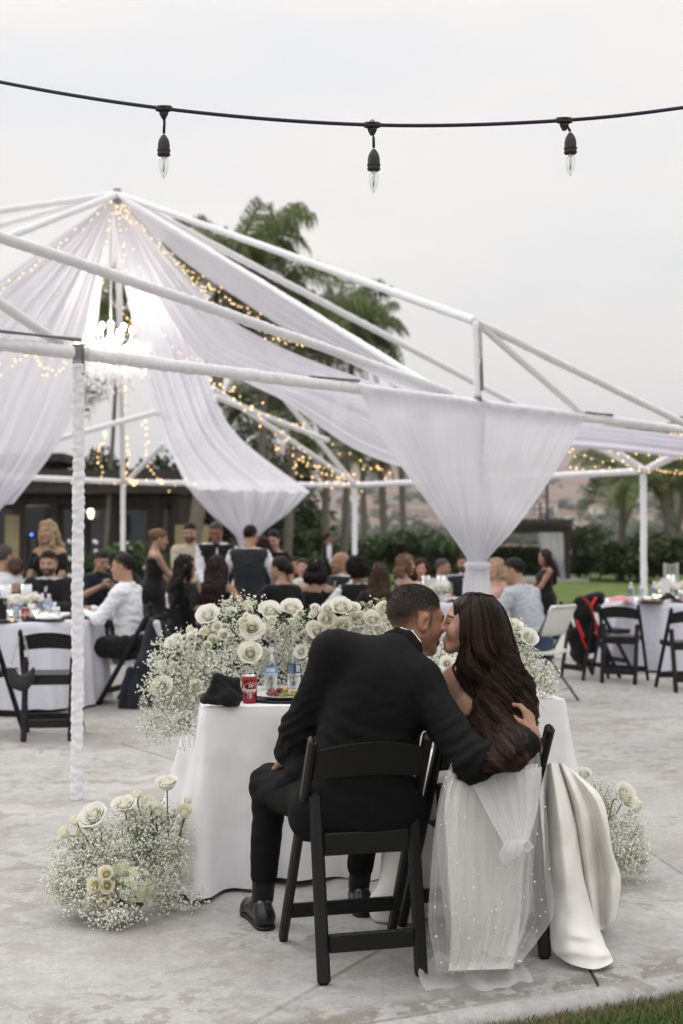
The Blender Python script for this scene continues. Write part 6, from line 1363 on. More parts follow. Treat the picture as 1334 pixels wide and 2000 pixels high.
# ================================================================== sweetheart table
TC = V3((-.577, 5.26, 0)); TE = V3((1.552, .26, 0)).normalized(); TN = V3((-TE.y, TE.x, 0)); TW, TD, TZ = 1.574, .74, .76
def tpos(px, py): 
    u = W(px, py, 1); k = (u-V3((0, 0, CH))); t = (TZ-CH)/k.z; return V3((k.x*t, t, TZ))
def sweetheart():
    c = TC+TE*TW/2+TN*TD/2; t = thing('sweetheart_table', 'rectangular table in front of the couple under a white cloth', 'table', (c.x, c.y, 0), math.atan2(TE.y, TE.x))
    MB().box((0, 0, TZ-.022), (TW-.03, TD-.03, .03)).build('table_top', mat('table_board', (.3, .24, .17), .6, .1, 8), t)
    for sx in (-1, 1):
        for sy in (-1, 1): MB().tube([(sx*(TW/2-.16), sy*(TD/2-.1), 0), (sx*(TW/2-.16), sy*(TD/2-.1), TZ-.04)], .016, 8).build('leg', M_STEEL, t, True)
    # cloth: top, rounded edge, then a skirt whose hem swings out in folds and flares at the corners
    hw, hd, r = TW/2, TD/2, .025; per = []
    for cx, cy, a0 in ((hw-r, -hd+r, -90), (hw-r, hd-r, 0), (-hw+r, hd-r, 90), (-hw+r, -hd+r, 180)):
        arc = [(cx+r*cos(rad(a0+q)), cy+r*sin(rad(a0+q)), cos(rad(a0+q)), sin(rad(a0+q)), 1 if 0 < q < 90 else .75) for q in np.linspace(0, 90, 9)]
        if per:
            x0, y0, n0, n1, _ = per[-1]; x1, y1 = arc[0][0], arc[0][1]; m = int(math.hypot(x1-x0, y1-y0)/.022)
            per += [(x0+(x1-x0)*k/m, y0+(y1-y0)*k/m, n0, n1, 0) for k in range(1, m)]
        per += arc
    x0, y0, n0, n1, _ = per[-1]; x1, y1 = per[0][0], per[0][1]; m = int(math.hypot(x1-x0, y1-y0)/.022); per += [(x0+(x1-x0)*k/m, y0+(y1-y0)*k/m, n0, n1, 0) for k in range(1, m)]
    n = len(per); cor = np.array([p[4] for p in per]); 
    for _ in range(14): cor = np.maximum(cor, .5*(np.roll(cor, 1)+np.roll(cor, -1))*.985)
    V = []; rows = [(-.2, 0, 0), (-.05, 0, 0), (-.004, -.001, 0), (0, -.006, 0), (.004, -.016, 0)]+[(.006, -.02-.72*(i/22)**1.0, i/22) for i in range(1, 23)]
    sarc = np.arange(n)*.022
    for off, dz, f in rows:
        for k, (x, y, nx, ny, _) in enumerate(per):
            fold = (.5*sin(sarc[k]*19+1.2)+.35*sin(sarc[k]*31+.5+f)+.4*sin(sarc[k]*9.3+2))*.05*f**1.2
            front = ny < -.9; knee = -.10*f*math.exp(-((x+.28)/.22)**2)-.14*f*math.exp(-((x-.25)/.35)**2) if front else 0
            if front and x < -.30: fold += .065*f**1.1*cos((x+hw)*6.283/.21)*min(1, (-.30-x)/.12)
            o = off+fold*(1 if not front else .9)+cor[k]*.14*f**1.2+knee+.03*f
            q = (nx*o, ny*o) if off > -.003 else (0, 0); sc = 1+off if off < -.003 else 1
            if off <= -.05: V.append((x*(1+off), y*(1+off), TZ))
            else: V.append((x+q[0], y+q[1], max(.004, TZ+dz+(.008*sin(sarc[k]*7)*f if f > .8 else 0)+.01*(f > .95)*sin(sarc[k]*13))))
    V = np.array(V); sk_m = V[:, 2] < TZ-.03; wv = wob(V, .0045, 4.5, 61, 8, (1, 1, .7))+wob(V, .0016, 13, 62, 8, (1, 1, .8)); V[sk_m, 0] += wv[sk_m]*.6; V[sk_m, 1] += wv[sk_m]
    F = grid_faces(len(rows), n, True)+[tuple(range(n-1, -1, -1))]
    o = mesh('tablecloth', V, F, M_CLOTH, None, True); o.location = (c.x, c.y, 0); o.rotation_euler = (0, 0, math.atan2(TE.y, TE.x)); tag(o, 'white floor-length cloth on the table before the couple', 'tablecloth')
sweetheart()
# ================================================================== roses and baby's breath
M_PETAL = mat('white_petal_tone', (.8, .8, .74), .6, .05, 30, attr='tone', trans=.42, sheen=.1)
def rose_mesh(name, seed, layers, open_, roll, core=(.74, .66, .50), out=(.91, .90, .85)):
    """overlapping bowl-shaped petals, tight and tall in the middle, wide and rolled at the rim outside"""
    r = np.random.RandomState(seed); V = []; F = []; C = []; nu, nv = 7, 7; L_ = len(layers); th0 = 0.
    for li, cnt in enumerate(layers):
        t = (li+1)/L_; th0 += 1.1
        for k in range(cnt):
            th = th0+6.283*k/cnt+r.uniform(-.12, .12); span = 6.283/cnt*r.uniform(1.55, 1.9); b = len(V); sz = r.uniform(.86, 1.08); tl = r.uniform(-.03, .05)*t; zj = r.uniform(-.10, .06)*(1-t)
            for i in range(nv):
                v = i/(nv-1)
                for j in range(nu):
                    u = j/(nu-1)*2-1; wd = sin(pi*(.16+.62*v))**.55
                    Rt = (.14+.86*t**.85)*sz; zt = .95-.50*t*open_; rho = Rt*(v**.5)*(1-(.10+.85*(1-t)**2)*v**2.2)+tl*v; z = -.42+(zt+.42)*v**1.15-.20*u*u*v*v+zj*v
                    if v > .62: q = (v-.62)/.38; rho += roll*t*q*q*.26; z -= roll*t*q*q*.24
                    rho *= 1+.10*u*(1.3-t); z += .02*sin(u*4+k*2)*v*t; a = th+u*span*.5*wd
                    V.append((rho*cos(a), rho*sin(a), z)); c = np.array(core)*(1-t)+np.array(out)*t; C.append(c*np.array((1-.05*(1-v), 1, 1-.12*(1-v))))
            F += [tuple(x+b for x in f) for f in grid_faces(nv, nu)]
    o = mesh(name, V, F, M_PETAL, None, True, cols=np.array(C)); me = o.data; bpy.data.objects.remove(o); return me
ROSE = {'open': [rose_mesh('rose', 1, (3, 3, 4, 5, 6, 7), .8, .9, core=(.95, .90, .76)), rose_mesh('rose', 2, (3, 4, 4, 5, 6, 6), .65, .8, core=(.95, .91, .80))], 'half': [rose_mesh('rose', 3, (2, 3, 4, 5, 5), .55, .6, core=(.94, .91, .82)), rose_mesh('rose', 4, (2, 3, 4, 5, 5), .5, .8, core=(.94, .92, .83))],
        'bud': [rose_mesh('rose_bud', 5, (2, 3, 3), .25, .15, core=(.88, .86, .73), out=(.89, .88, .76))], 'cream': [rose_mesh('rose', 6, (2, 3, 4, 5, 5), .7, .55, core=(.95, .86, .62), out=(.91, .87, .74))], 'peony': [rose_mesh('peony', 7, (3, 4, 5, 6, 6), .5, .7, core=(.90, .88, .80), out=(.91, .89, .83)), rose_mesh('peony', 8, (3, 5, 5, 6), .4, .6, core=(.90, .88, .80), out=(.91, .89, .83))]}
def calyx_mesh():
    b = MB().tube([(0, 0, -.62), (0, 0, -.35), (0, 0, -.2)], [.06, .10, .22], 6)
    for k in range(5): a = k*1.257; b.add([(.18*cos(a-.4), .18*sin(a-.4), -.3), (.18*cos(a+.4), .18*sin(a+.4), -.3), (.62*cos(a+.1), .62*sin(a+.1), -.12+.2*(k % 2)), (.42*cos(a-.25), .42*sin(a-.25), -.2)], [(0, 1, 2, 3)])
    o = b.build('calyx', M_GREEN, None, True); me = o.data; bpy.data.objects.remove(o); return me
CALYX = calyx_mesh()
def flower(parent, p, aim, rr, kind, k=0, calyx=True):
    me = ROSE[kind][k % len(ROSE[kind])]; o = bpy.data.objects.new(me.name.split('.')[0], me); COL.objects.link(o); o.parent = parent
    q = Vector(aim).normalized().to_track_quat('Z', 'Y') @ Matrix.Rotation(k*1.9, 4, 'Z').to_quaternion(); o.rotation_mode = 'QUATERNION'; o.rotation_quaternion = q; o.location = Vector(p)-root_of(parent).location; o.scale = (rr, rr, rr*(1 if kind != 'bud' else 1.25))
    if calyx:
        c = bpy.data.objects.new('calyx', CALYX); COL.objects.link(c); c.parent = o
    return o
def breath(parent, clumps, seed, rf=.0058, stems=True, name='babys_breath'):
    """clouds of tiny florets on hair-thin branching stems; clumps: (centre, (rx, ry, rz), count)"""
    r = np.random.RandomState(seed); V = []; F = []; C = []
    oc = np.array([(1, 0, 0), (-1, 0, 0), (0, 1, 0), (0, -1, 0), (0, 0, 1), (0, 0, -1)], float); of = [(0, 2, 4), (2, 1, 4), (1, 3, 4), (3, 0, 4), (2, 0, 5), (1, 2, 5), (3, 1, 5), (0, 3, 5)]
    for ctr, rad_, cnt in clumps:
        ctr = np.array(ctr); rad_ = np.array(rad_)
        sub = []
        for i in range(max(4, cnt//11)):
            d = r.normal(size=3); d /= np.linalg.norm(d); sub.append((ctr+d*rad_*(.35+.65*r.rand()**.5), d))
        for sp, d in sub:
            if sp[2] < .03: sp[2] = .03+.02*r.rand()
            hub = ctr+(sp-ctr)*.55-np.array((0, 0, .25*rad_[2])); w = np.array((.0009, 0, 0)); b = len(V)
            tw = np.array((.14, .17, .08))*r.uniform(.7, 1.3); V += [hub-w, hub+w, sp+w*.6, sp-w*.6]; F.append((b, b+1, b+2, b+3)); C += [tw]*4
            for j in range(11):
                p = sp+r.normal(size=3)*.021; p[2] = max(p[2], .008); s = rf*r.uniform(.55, 1.25)
                b = len(V); V += [sp-w*.5, sp+w*.5, p]; F.append((b, b+1, b+2)); C += [tw*1.2]*3
                Rm = np.linalg.qr(r.normal(size=(3, 3)))[0]; b = len(V); V += list((oc*s*r.uniform(.75, 1.15, (6, 1)))@Rm+p); F += [tuple(x+b for x in f) for f in of]
                c = np.array((.86, .87, .80)) if r.rand() < .84 else np.array((.64, .66, .46)); C += [c*r.uniform(.9, 1.05)]*6
    o = mesh(name, V, F, mat('babys_breath_tone', (.7, .7, .6), .7, .05, 60, attr='tone', trans=.15), parent, False, world=True, cols=np.array(C)); return tag(o, kind='stuff')
def clump(px, py, d, rx, ry, n):
    n = int(n*1.8); k = d/FPX; return (W(px, py, d), (rx*k, max(rx, ry)*k*.8, ry*k), n)
def leafsprig(parent, pts, n, size, seed, m=None):
    r = np.random.RandomState(seed); P = interp(pts, n); b = MB().tube(P, .0014, 4, False)
    for i in range(2, n):
        for s in (-1, 1):
            d = np.array((s*r.uniform(.5, 1), r.uniform(-.6, .2), r.uniform(.2, .9))); d /= np.linalg.norm(d); x = np.cross(d, r.normal(size=3)); x /= np.linalg.norm(x); p = P[i]; b.add([p, p+d*size*.5+x*size*.2, p+d*size, p+d*size*.5-x*size*.2], [(0, 1, 2, 3)])
    return tag(b.build('leaf_sprig', m or M_GREEN, parent, world=True), kind='stuff')
def table_flowers():
    t = thing('flower_arrangement', "long arrangement of white roses and baby's breath spilling over the couple's table", 'flowers', tpos(560, 1352)); k = 0
    cam_ = V3((0, 0, CH+.55))
    def fl(px, py, d, rp, kind, ax=0., az=0.):
        nonlocal k; p = W(px, py, d); aim = (cam_-p).normalized()+V3((ax, 0, az+.25)); k += 1; return flower(t, p, aim, rp*.84/FPX*d, kind, k)
    for a in ((407, 1204, 5.75, 26, 'half', -.3, .5), (492, 1227, 5.70, 27, 'open'), (527, 1196, 5.85, 25, 'half', .2, .6), (568, 1190, 5.85, 25, 'half', .1, .7), (489, 1277, 5.62, 27, 'open'), (343, 1257, 5.6, 22, 'half', -.7, .7), (317, 1342, 5.45, 25, 'open', -.3, .0),
              (450, 1198, 5.85, 14, 'half', 0, .6), (485, 1186, 5.9, 12, 'bud', .1, 1), (437, 1240, 5.68, 14, 'half', -.2), (400, 1237, 5.68, 12, 'bud', -.3, .3), (415, 1252, 5.66, 13, 'bud'), (375, 1245, 5.65, 13, 'half', -.4, .2), (405, 1262, 5.62, 11, 'bud'), (383, 1340, 5.45, 14, 'bud', -.1), (320, 1302, 5.5, 12, 'bud', -.6, .3), (392, 1360, 5.42, 11, 'bud', .2, -.2), (602, 1292, 5.68, 9, 'bud', .3), (372, 1232, 5.7, 9, 'bud', -.4, .6),
              (340, 1305, 5.52, 14, 'half', -.5, .1)): fl(*a)
    for i, (px, py, r_) in enumerate(((666, 1188, 25), (638, 1212, 21), (700, 1214, 23), (620, 1234, 20), (668, 1225, 22), (727, 1212, 22), (650, 1250, 22), (612, 1226, 16), (690, 1244, 22), (722, 1240, 20), (628, 1268, 18), (665, 1268, 22), (740, 1232, 18), (705, 1268, 20), (640, 1190, 15), (690, 1190, 16), (745, 1262, 18), (605, 1252, 14))): fl(px, py, 5.72+.01*(i % 3), r_, 'peony', (px-670)/250, (1240-py)/100)
    for a in ((873, 1296, 5.55, 17, 'open'), (1003, 1226, 5.62, 21, 'half', .3, .6), (1031, 1246, 5.6, 21, 'half', .5, .2), (1012, 1290, 5.6, 16, 'half', .3), (1016, 1315, 5.58, 13, 'half', .4, -.2), (905, 1265, 5.7, 12, 'bud'), (848, 1266, 5.72, 12, 'half')): fl(*a)
    rr_ = np.random.RandomState(77)
    for i in range(30):
        px = rr_.uniform(355, 600); py = 1205+rr_.rand()*85+max(0, (430-px))*.22; fl(px, py, 5.72+rr_.uniform(-.03, .1), rr_.uniform(7, 13), rr_.choice(['half', 'bud', 'peony', 'half']), rr_.normal()*.4, rr_.uniform(-.1, .6))
    for i in range(26):
        px = rr_.uniform(575, 755); py = 1185+rr_.rand()*100; fl(px, py, 5.70+rr_.uniform(-.02, .1), rr_.uniform(9, 19), rr_.choice(['half', 'bud', 'peony', 'peony']), rr_.normal()*.4, rr_.uniform(-.1, .6))
    breath(t, [clump(*a) for a in ((352, 1288, 5.6, 62, 52, 520), (425, 1255, 5.78, 75, 50, 520), (520, 1250, 5.9, 85, 45, 620), (615, 1280, 5.85, 70, 45, 480), (715, 1225, 5.8, 55, 42, 420), (670, 1275, 5.78, 70, 30, 300), (560, 1225, 5.82, 50, 28, 260), (430, 1312, 5.62, 58, 45, 520), (545, 1300, 5.97, 70, 42, 480), (345, 1345, 5.5, 52, 45, 420), (395, 1325, 5.55, 55, 45, 420), (336, 1395, 5.44, 48, 38, 300), (302, 1425, 5.42, 34, 22, 120), (360, 1420, 5.43, 26, 34, 90), (300, 1350, 5.45, 26, 50, 130), (470, 1188, 5.9, 50, 20, 150),
                                            (865, 1290, 5.72, 58, 42, 520), (955, 1305, 5.75, 60, 40, 360), (1005, 1268, 5.68, 26, 50, 240), (1048, 1322, 5.58, 34, 26, 330), (1022, 1305, 5.62, 34, 38, 300), (800, 1285, 5.78, 50, 40, 320), (1070, 1345, 5.52, 16, 14, 70))], 3)
    for i, pts in enumerate((((760, 1240, 5.8), (752, 1205, 5.8), (742, 1172, 5.8)), ((735, 1240, 5.8), (725, 1205, 5.8), (716, 1180, 5.8)), ((540, 1250, 5.8), (552, 1222, 5.8), (560, 1196, 5.85)), ((590, 1250, 5.8), (598, 1215, 5.8), (612, 1188, 5.8)))): leafsprig(t, [W(*p) for p in pts], 12, .035, i, mat('pale_leaf', (.42, .45, .26), .6, .15, 30, trans=.2) if i < 2 else None)
    for i, pts in enumerate((((380, 1290, 5.6), (340, 1380, 5.45), (330, 1450, 5.42)), ((400, 1330, 5.55), (370, 1400, 5.42), (372, 1460, 5.42)), ((360, 1340, 5.5), (300, 1410, 5.42), (285, 1440, 5.42)), ((350, 1360, 5.45), (352, 1420, 5.42), (361, 1468, 5.42)))): MB().tube(interp([W(*p) for p in pts], 10), [.0016]*6+[.001]*4, 4).build('trailing_stem', M_STEM, t, True, world=True)
    for i, (px, py, d) in enumerate(((450, 1215, 5.82), (560, 1215, 5.82), (420, 1275, 5.66), (380, 1265, 5.64), (585, 1262, 5.75), (470, 1250, 5.72), (1015, 1262, 5.65))):
        p = W(px, py, d); leafsprig(t, [p-V3((.02, 0, .05)), p, p+V3((.03*(-1)**i, -.02, .04))], 6, .032, 30+i)
table_flowers()
def hydrangea(parent, c, R, seed):
    r = np.random.RandomState(seed); V = []; F = []; C = []
    for i in range(150):
        d = r.normal(size=3); d /= np.linalg.norm(d); 
        if d[1] > .5: d[1] *= -1
        p = np.array(c)+d*R*r.uniform(.86, 1.05); x = np.cross(d, r.normal(size=3)); x /= np.linalg.norm(x); y = np.cross(d, x); s = .0115*r.uniform(.8, 1.2); col = np.array((.70, .73, .48) if r.rand() < .55 else (.78, .79, .70))*r.uniform(.85, 1.05)
        for q in range(4):
            a = q*1.571; u = x*cos(a)+y*sin(a); w = x*-sin(a)+y*cos(a); b = len(V); V += [p, p+u*s*.6+w*s*.5+d*.003, p+u*s*1.15+d*.001, p+u*s*.6-w*s*.5+d*.003]; F.append((b, b+1, b+2, b+3)); C += [col*.85, col, col, col]
    return tag(mesh('hydrangea', V, F, M_PETAL, parent, False, world=True, cols=np.array(C)), kind='stuff')
def ground_flowers():
    b0 = G(245, 1765); t = thing('flower_arrangement', "floor arrangement of tall white roses and baby's breath left of the table", 'flowers', (b0.x, b0.y, 0)); k = 10
    def fl(px, py, d, rp, kind, aim, stem=None):
        nonlocal k; p = W(px, py, d); k += 1; o = flower(t, p, aim, rp/FPX*d, kind, k)
        if stem: a = p-Vector(aim).normalized()*rp/FPX*d*.5; e = W(*stem); MB().tube(interp([a, a-Vector(aim).normalized()*.03, a.lerp(e, .6), e], 9), .0028, 6).build('stem', M_STEM, t, True, world=True)
    for a in ((185, 1597, 5.0, 27, 'half', (-.3, -.7, .8), (205, 1660, 5.0)), (150, 1607, 5.0, 12, 'bud', (-.3, -.4, .9), (190, 1660, 5.0)), (129, 1630, 4.98, 14, 'bud', (-.9, -.4, .4), (185, 1680, 5.0)), (142, 1650, 4.97, 15, 'half', (-.8, -.5, .1), (185, 1690, 5.0)), (243, 1576, 5.02, 23, 'half', (-.1, -.4, .9), (256, 1650, 5.0)), (269, 1556, 5.05, 10, 'bud', (0, -.3, 1), (285, 1640, 5.05)), (290, 1566, 5.1, 10, 'bud', (.1, -.4, .9), (295, 1640, 5.1)), (298, 1578, 5.05, 12, 'half', (.2, -.6, .8), (300, 1640, 5.1)), (310, 1587, 5.04, 13, 'bud', (.3, -.5, .7), (305, 1640, 5.1)), (326, 1534, 5.08, 23, 'half', (0, -.25, 1), (329, 1640, 5.08)), (360, 1590, 5.05, 15, 'bud', (.2, -.5, .8), (345, 1650, 5.05)), (172, 1612, 4.98, 13, 'half', (-.2, -.8, .5), (200, 1670, 5.0)), (262, 1590, 5.0, 10, 'bud', (0, -.8, .5), (270, 1640, 5.0)), (157, 1628, 4.98, 9, 'bud', (-.3, -.8, .4), (190, 1680, 5.)), (366, 1568, 5.1, 9, 'bud', (.1, -.3, 1), (350, 1640, 5.1))): fl(*a)
    for px, py in ((207, 1707), (186, 1729), (209, 1730), (183, 1752), (205, 1757)): fl(px, py, 4.80, 15, 'cream', (-.15+(px-195)*.01, -1, .35+(1730-py)*.01))
    hydrangea(t, W(268, 1733, 4.84), .072, 4); hydrangea(t, W(240, 1706, 4.88), .05, 5)
    breath(t, [clump(*a) for a in ((240, 1640, 5.02, 85, 55, 650), (155, 1690, 4.97, 55, 62, 500), (305, 1630, 5.1, 60, 62, 520), (325, 1690, 5.03, 42, 62, 380), (180, 1745, 4.88, 72, 42, 520), (225, 1775, 4.82, 62, 28, 300), (290, 1600, 5.12, 50, 35, 260), (122, 1735, 4.9, 34, 42, 240), (335, 1755, 4.98, 42, 24, 130), (265, 1700, 4.98, 60, 60, 480), (215, 1700, 4.95, 70, 55, 500), (370, 1765, 5.0, 26, 12, 50), (230, 1803, 4.76, 26, 14, 60))], 5)
    for i in range(3): leafsprig(t, [W(255+12*i, 1690, 4.95), W(270+14*i, 1660-8*i, 4.95), W(262+20*i, 1625, 4.98)], 8, .022, 50+i)
    lf = MB()
    for i in range(6):
        p = np.array(W(235+6*i, 1758, 4.84)); d = np.array((cos(i*1.1)*.05, -.03, .02*sin(i*2))); s = np.array((-d[2], 0, .022+.01*abs(d[0]))); lf.add([p, p+d*.5+s, p+d, p+d*.5-s], [(0, 1, 2, 3)])
    tag(lf.build('leaf', M_GREEN, t, world=True), kind='stuff')
    b1 = G(1222, 1700); t = thing('flower_arrangement', "floor arrangement with one tall white rose, right of the bride's gown", 'flowers', (b1.x, b1.y, 0))
    for a in ((1216, 1556, 5.4, 26, 'half', (.5, -.6, .4), (1178, 1620, 5.4)), (1140, 1516, 5.5, 17, 'half', (-.2, -.5, .8), (1150, 1600, 5.5)), (1238, 1572, 5.42, 14, 'bud', (.8, -.5, -.3), (1185, 1600, 5.4))): fl(*a)
    breath(t, [clump(*a) for a in ((1215, 1640, 5.42, 46, 52, 520), (1185, 1600, 5.48, 26, 50, 280), (1232, 1678, 5.4, 36, 32, 280), (1170, 1560, 5.5, 20, 40, 120), (1150, 1660, 5.5, 50, 50, 250))], 7)
ground_flowers()
# ================================================================== things on the couple's table
def text_mesh(s, size, bold=.0):
    cu = bpy.data.curves.new('lettering', 'FONT'); cu.body = s; cu.size = size; cu.offset = bold; cu.align_x = 'CENTER'; cu.align_y = 'CENTER'; cu.resolution_u = 4; cu.space_line = .8
    o = bpy.data.objects.new('lettering', cu); COL.objects.link(o); dg = bpy.context.evaluated_depsgraph_get(); me = bpy.data.meshes.new_from_object(o.evaluated_get(dg)); bpy.data.objects.remove(o)
    V = np.zeros(len(me.vertices)*3); me.vertices.foreach_get('co', V); F = [tuple(p.vertices) for p in me.polygons]; bpy.data.meshes.remove(me); return V.reshape(-1, 3), F
def wrap(V, R, a0, z0, shear=0.):
    a = a0+(V[:, 0]+shear*V[:, 1])/R; return np.stack([R*np.sin(a), -R*np.cos(a), z0+V[:, 1]], 1)
def soda_can(label, loc, rz, letters=True, group=None):
    t = thing('soda_can', label, 'soda can', loc, rz, group); red = mat('can_dark_red', (.30, .012, .022), .3, .12, 18, metal=.35, spec=.5); alu = mat('can_aluminium', (.6, .6, .62), .3, .05, 60, metal=.9)
    MB().lathe([(.024, 0), (.027, .003), (.033, .012), (.0331, .1), (.0325, .104), (.0285, .113)], 32, cap=False).build('can_body', red, t, True)
    MB().lathe([(.0285, .113), (.0288, .117), (.027, .118), (.0262, .1145), (.001, .1145)], 32, cap=False).build('can_rim', alu, t, True)
    MB().lathe([(.0235, .0), (.0262, .003)], 24).build('can_base', alu, t)
    if letters:
        wm = mat('white_can_print', (.78, .76, .74), .4, .04, 40)
        for k, a0 in enumerate((.12, -1.75, 2.2)):
            V, F = text_mesh('Dr', .020, .0006); mesh('lettering', wrap(V+np.array((.002, .014, 0)), .0334, a0, .062, .15), F, wm, t)
            V, F = text_mesh('Pepper', .0225, .0007); mesh('lettering', wrap(V+np.array((.0, -.004, 0)), .0334, a0, .062, .2), F, wm, t)
            V, F = text_mesh('23', .0125, .0004); mesh('lettering', wrap(V+np.array((.001, -.030, 0)), .0334, a0, .062), F, wm, t)
            for rx, ry, cz, w in ((.031, .0245, .004, .0016), (.0095, .0095, -.030, .0011)):
                A = np.linspace(0, 6.283, 41); o = np.stack([rx*np.cos(A), cz+ry*np.sin(A), A*0], 1); i = np.stack([(rx-w)*np.cos(A), cz+(ry-w)*np.sin(A), A*0], 1); V = wrap(np.concatenate([o, i]), .03335, a0, .062, .15)
                mesh('oval_emblem', V, [(q, q+1, q+42, q+41) for q in range(40)], wm, t)
    return t
SODA = soda_can('dark red soda can lettered Dr Pepper 23 on the couple\'s table', tpos(487, 1373), rad(4))
M_WATER = glass('clear_plastic', (.90, .93, .94), .5, .1)
def bottle_thing(label, loc, kind, group, s=1., rz=0.):
    t = thing('water_bottle', label, 'water bottle', loc, rz, group); t.scale = (s, s, s)
    prof = [(.006, .004), (.027, 0), (.031, .006)]
    for i in range(6): prof += [(.0312, .012+i*.011), (.0298, .0175+i*.011)]
    prof += [(.0312, .080), (.0312, .128), (.030, .142), (.024, .160), (.015, .176), (.0128, .182), (.0128, .190)]
    MB().lathe(prof, 24, cap=False).build('bottle_body', M_WATER, t, True)
    MB().lathe([(.0145, .186), (.0148, .203), (.0135, .205)], 20).build('cap', mat('white_cap', (.75, .76, .78), .5, .05, 60), t, False)
    c1 = (.16, .42, .66) if kind == 0 else (.03, .07, .24)
    lb = MB().lathe([(.0316, .083), (.0316, .126)], 28, cap=False).build('label', mat('bottle_label_%d' % kind, c1, .45, .06, 30), t, True); wm = mat('label_white', (.78, .79, .80), .5, .04, 40); rm = mat('label_red', (.5, .05, .06), .5, .05, 40)
    def band(a0, a1, z0, z1, m, nm='label_print'):
        A = np.linspace(a0, a1, 9); V = [(.0319*sin(a), -.0319*cos(a), z) for z in (z0, z1) for a in A]; mesh(nm, V, grid_faces(2, 9), m, lb)
    if kind == 0: band(-1.2, 1.3, .0855, .092, wm); band(-.5, .5, .119, .124, rm); band(-.65, .65, .098, .116, mat('label_wave', (.55, .72, .84), .5, .05, 40))
    else:
        for i in range(5): band(-1.0, -.1-.15*(i % 2), .088+.007*i, .0915+.007*i, mat('label_text_blocks', (.45, .5, .62), .5, .05, 40))
        band(.25, 1.0, .090, .120, wm); band(.3, .95, .098, .101, mat('label_text_blocks', (.45, .5, .62), .5, .05, 40))
    return t
BOT = [bottle_thing('water bottle with a light blue label beside the soda can', tpos(529, 1354), 0, 'water bottles', 1.0), bottle_thing('water bottle with a dark blue label behind the plate', tpos(574, 1350), 1, 'water bottles', 1.02, .1)]
def plate_setting(label, loc, R=.135, food=True, group='plates on black chargers'):
    ch = thing('charger_plate', 'black charger under the '+label, 'charger', loc, 0, group)
    MB().lathe([(R*.7, .001), (R*1.12, .004), (R*1.22, .010), (R*1.2, .012), (R*1.1, .007), (.001, .005)], 44, cap=False).build('charger', mat('black_glazed_plate', (.01, .01, .011), .25, .1, 30, spec=.5), ch, True)
    t = thing('plate', label, 'plate', V3(loc)+V3((0, 0, .008)), 0, group); wp = mat('white_porcelain', (.74, .74, .75), .25, .03, 20, spec=.5)
    MB().lathe([(R*.55, 0), (R*.7, .004), (R, .016), (R*1.01, .018), (R*.97, .018), (R*.7, .007), (.001, .004)], 44, cap=False).build('dish', wp, t, True)
    if food:
        r = np.random.RandomState(int(abs(loc[0]*999))); fm = [mat('food_meat', (.19, .06, .045), .6, .3, 90), mat('food_carrot', (.60, .22, .03), .5, .2, 60), mat('food_greens', (.20, .22, .05), .6, .3, 70), mat('food_rice', (.5, .38, .2), .7, .2, 90)]
        for j, (cx, cy, n, s) in enumerate(((-.055, -.01, 9, .019), (.035, .02, 16, .013), (.02, -.045, 14, .014), (.06, -.02, 10, .011))):
            b = MB()
            for i in range(n): b.ball((cx+r.normal()*.020, cy+r.normal()*.016, .014+abs(r.normal())*.010), s*r.uniform(.6, 1.1), 6, 4, (1.2, .8, .6))
            tag(b.build(('meat', 'carrot', 'greens', 'rice')[j], fm[j], t, True), kind='stuff')
    return t
plate_setting('white plate of food in front of the groom', tpos(556, 1366), .135)
def napkin(label, loc, w, h, m, seed, rz=0., group='folded napkins', name='napkin'):
    """a folded cloth napkin lying in a soft peak"""
    r = np.random.RandomState(seed); n = 26; V = []
    for i in range(n):
        for j in range(n):
            u, v = i/(n-1)*2-1, j/(n-1)*2-1
            e = max(abs(u), abs(v)); x = u*w*(1-.15*v); y = v*w*.62; z = h*max(0, 1-abs(u*.9+.25*v))**.8*(1-.5*v*v)*(.85+.3*v)+.006*(1-e)+.010*sin(u*7+v*3+seed)*(1-e*.6)*(e < .98)+.012*math.exp(-((u-.5)*4)**2)*(1-abs(v))
            V.append((x, y, max(.002, z)))
    o = tag(mesh(name, V, grid_faces(n, n), m, None, True), label, 'napkin', group); o.location = loc; o.rotation_euler = (0, 0, rz); s = o.modifiers.new('thickness', 'SOLIDIFY'); s.thickness = .003; return o
def peaked_napkin():
    t0 = tpos(437, 1380); b = Blob(); m = CM['black']
    P = lambda px, py, d=0.: W(px, py, t0.y+d)
    b.cap(P(400, 1366), P(462, 1372), .016, .014, k=.02).cap(P(405, 1362), P(424, 1322), .014, .008, k=.03).cap(P(424, 1320), P(460, 1330), .007, .009, k=.03).cap(P(460, 1330), P(468, 1360), .010, .012, k=.03).cap(P(425, 1330), P(440, 1360, -.02), .012, .022, k=.04).cap(P(445, 1338), P(455, 1365, -.015), .012, .02, k=.04).cap(P(404, 1366, -.02), P(455, 1378, -.03), .010, .008, k=.02).cap(P(430, 1345, .02), P(445, 1365, .05), .02, k=.04)
    b.cut((0, 0, TZ+.001), (0, 0, -1), .003)
    V, F = b.mesh(.0038, .001); V = relax(V, F, 2, .4); N_ = normals(V, F); V = V+N_*(wob(V, .0035, 9, 4, 8, (1, 1, 1))+.0018*np.sin((V[:, 0]*.8+V[:, 2]*.9)*170+4*wob(V, .4, 4, 2)))[:, None]; V[:, 2] = np.maximum(V[:, 2], TZ+.002)
    o = mesh('napkin', V-np.array(t0), F, m, None, True); o.location = t0; tag(o, "peaked black cloth napkin at the left corner of the couple's table", 'napkin', 'folded napkins')
peaked_napkin()
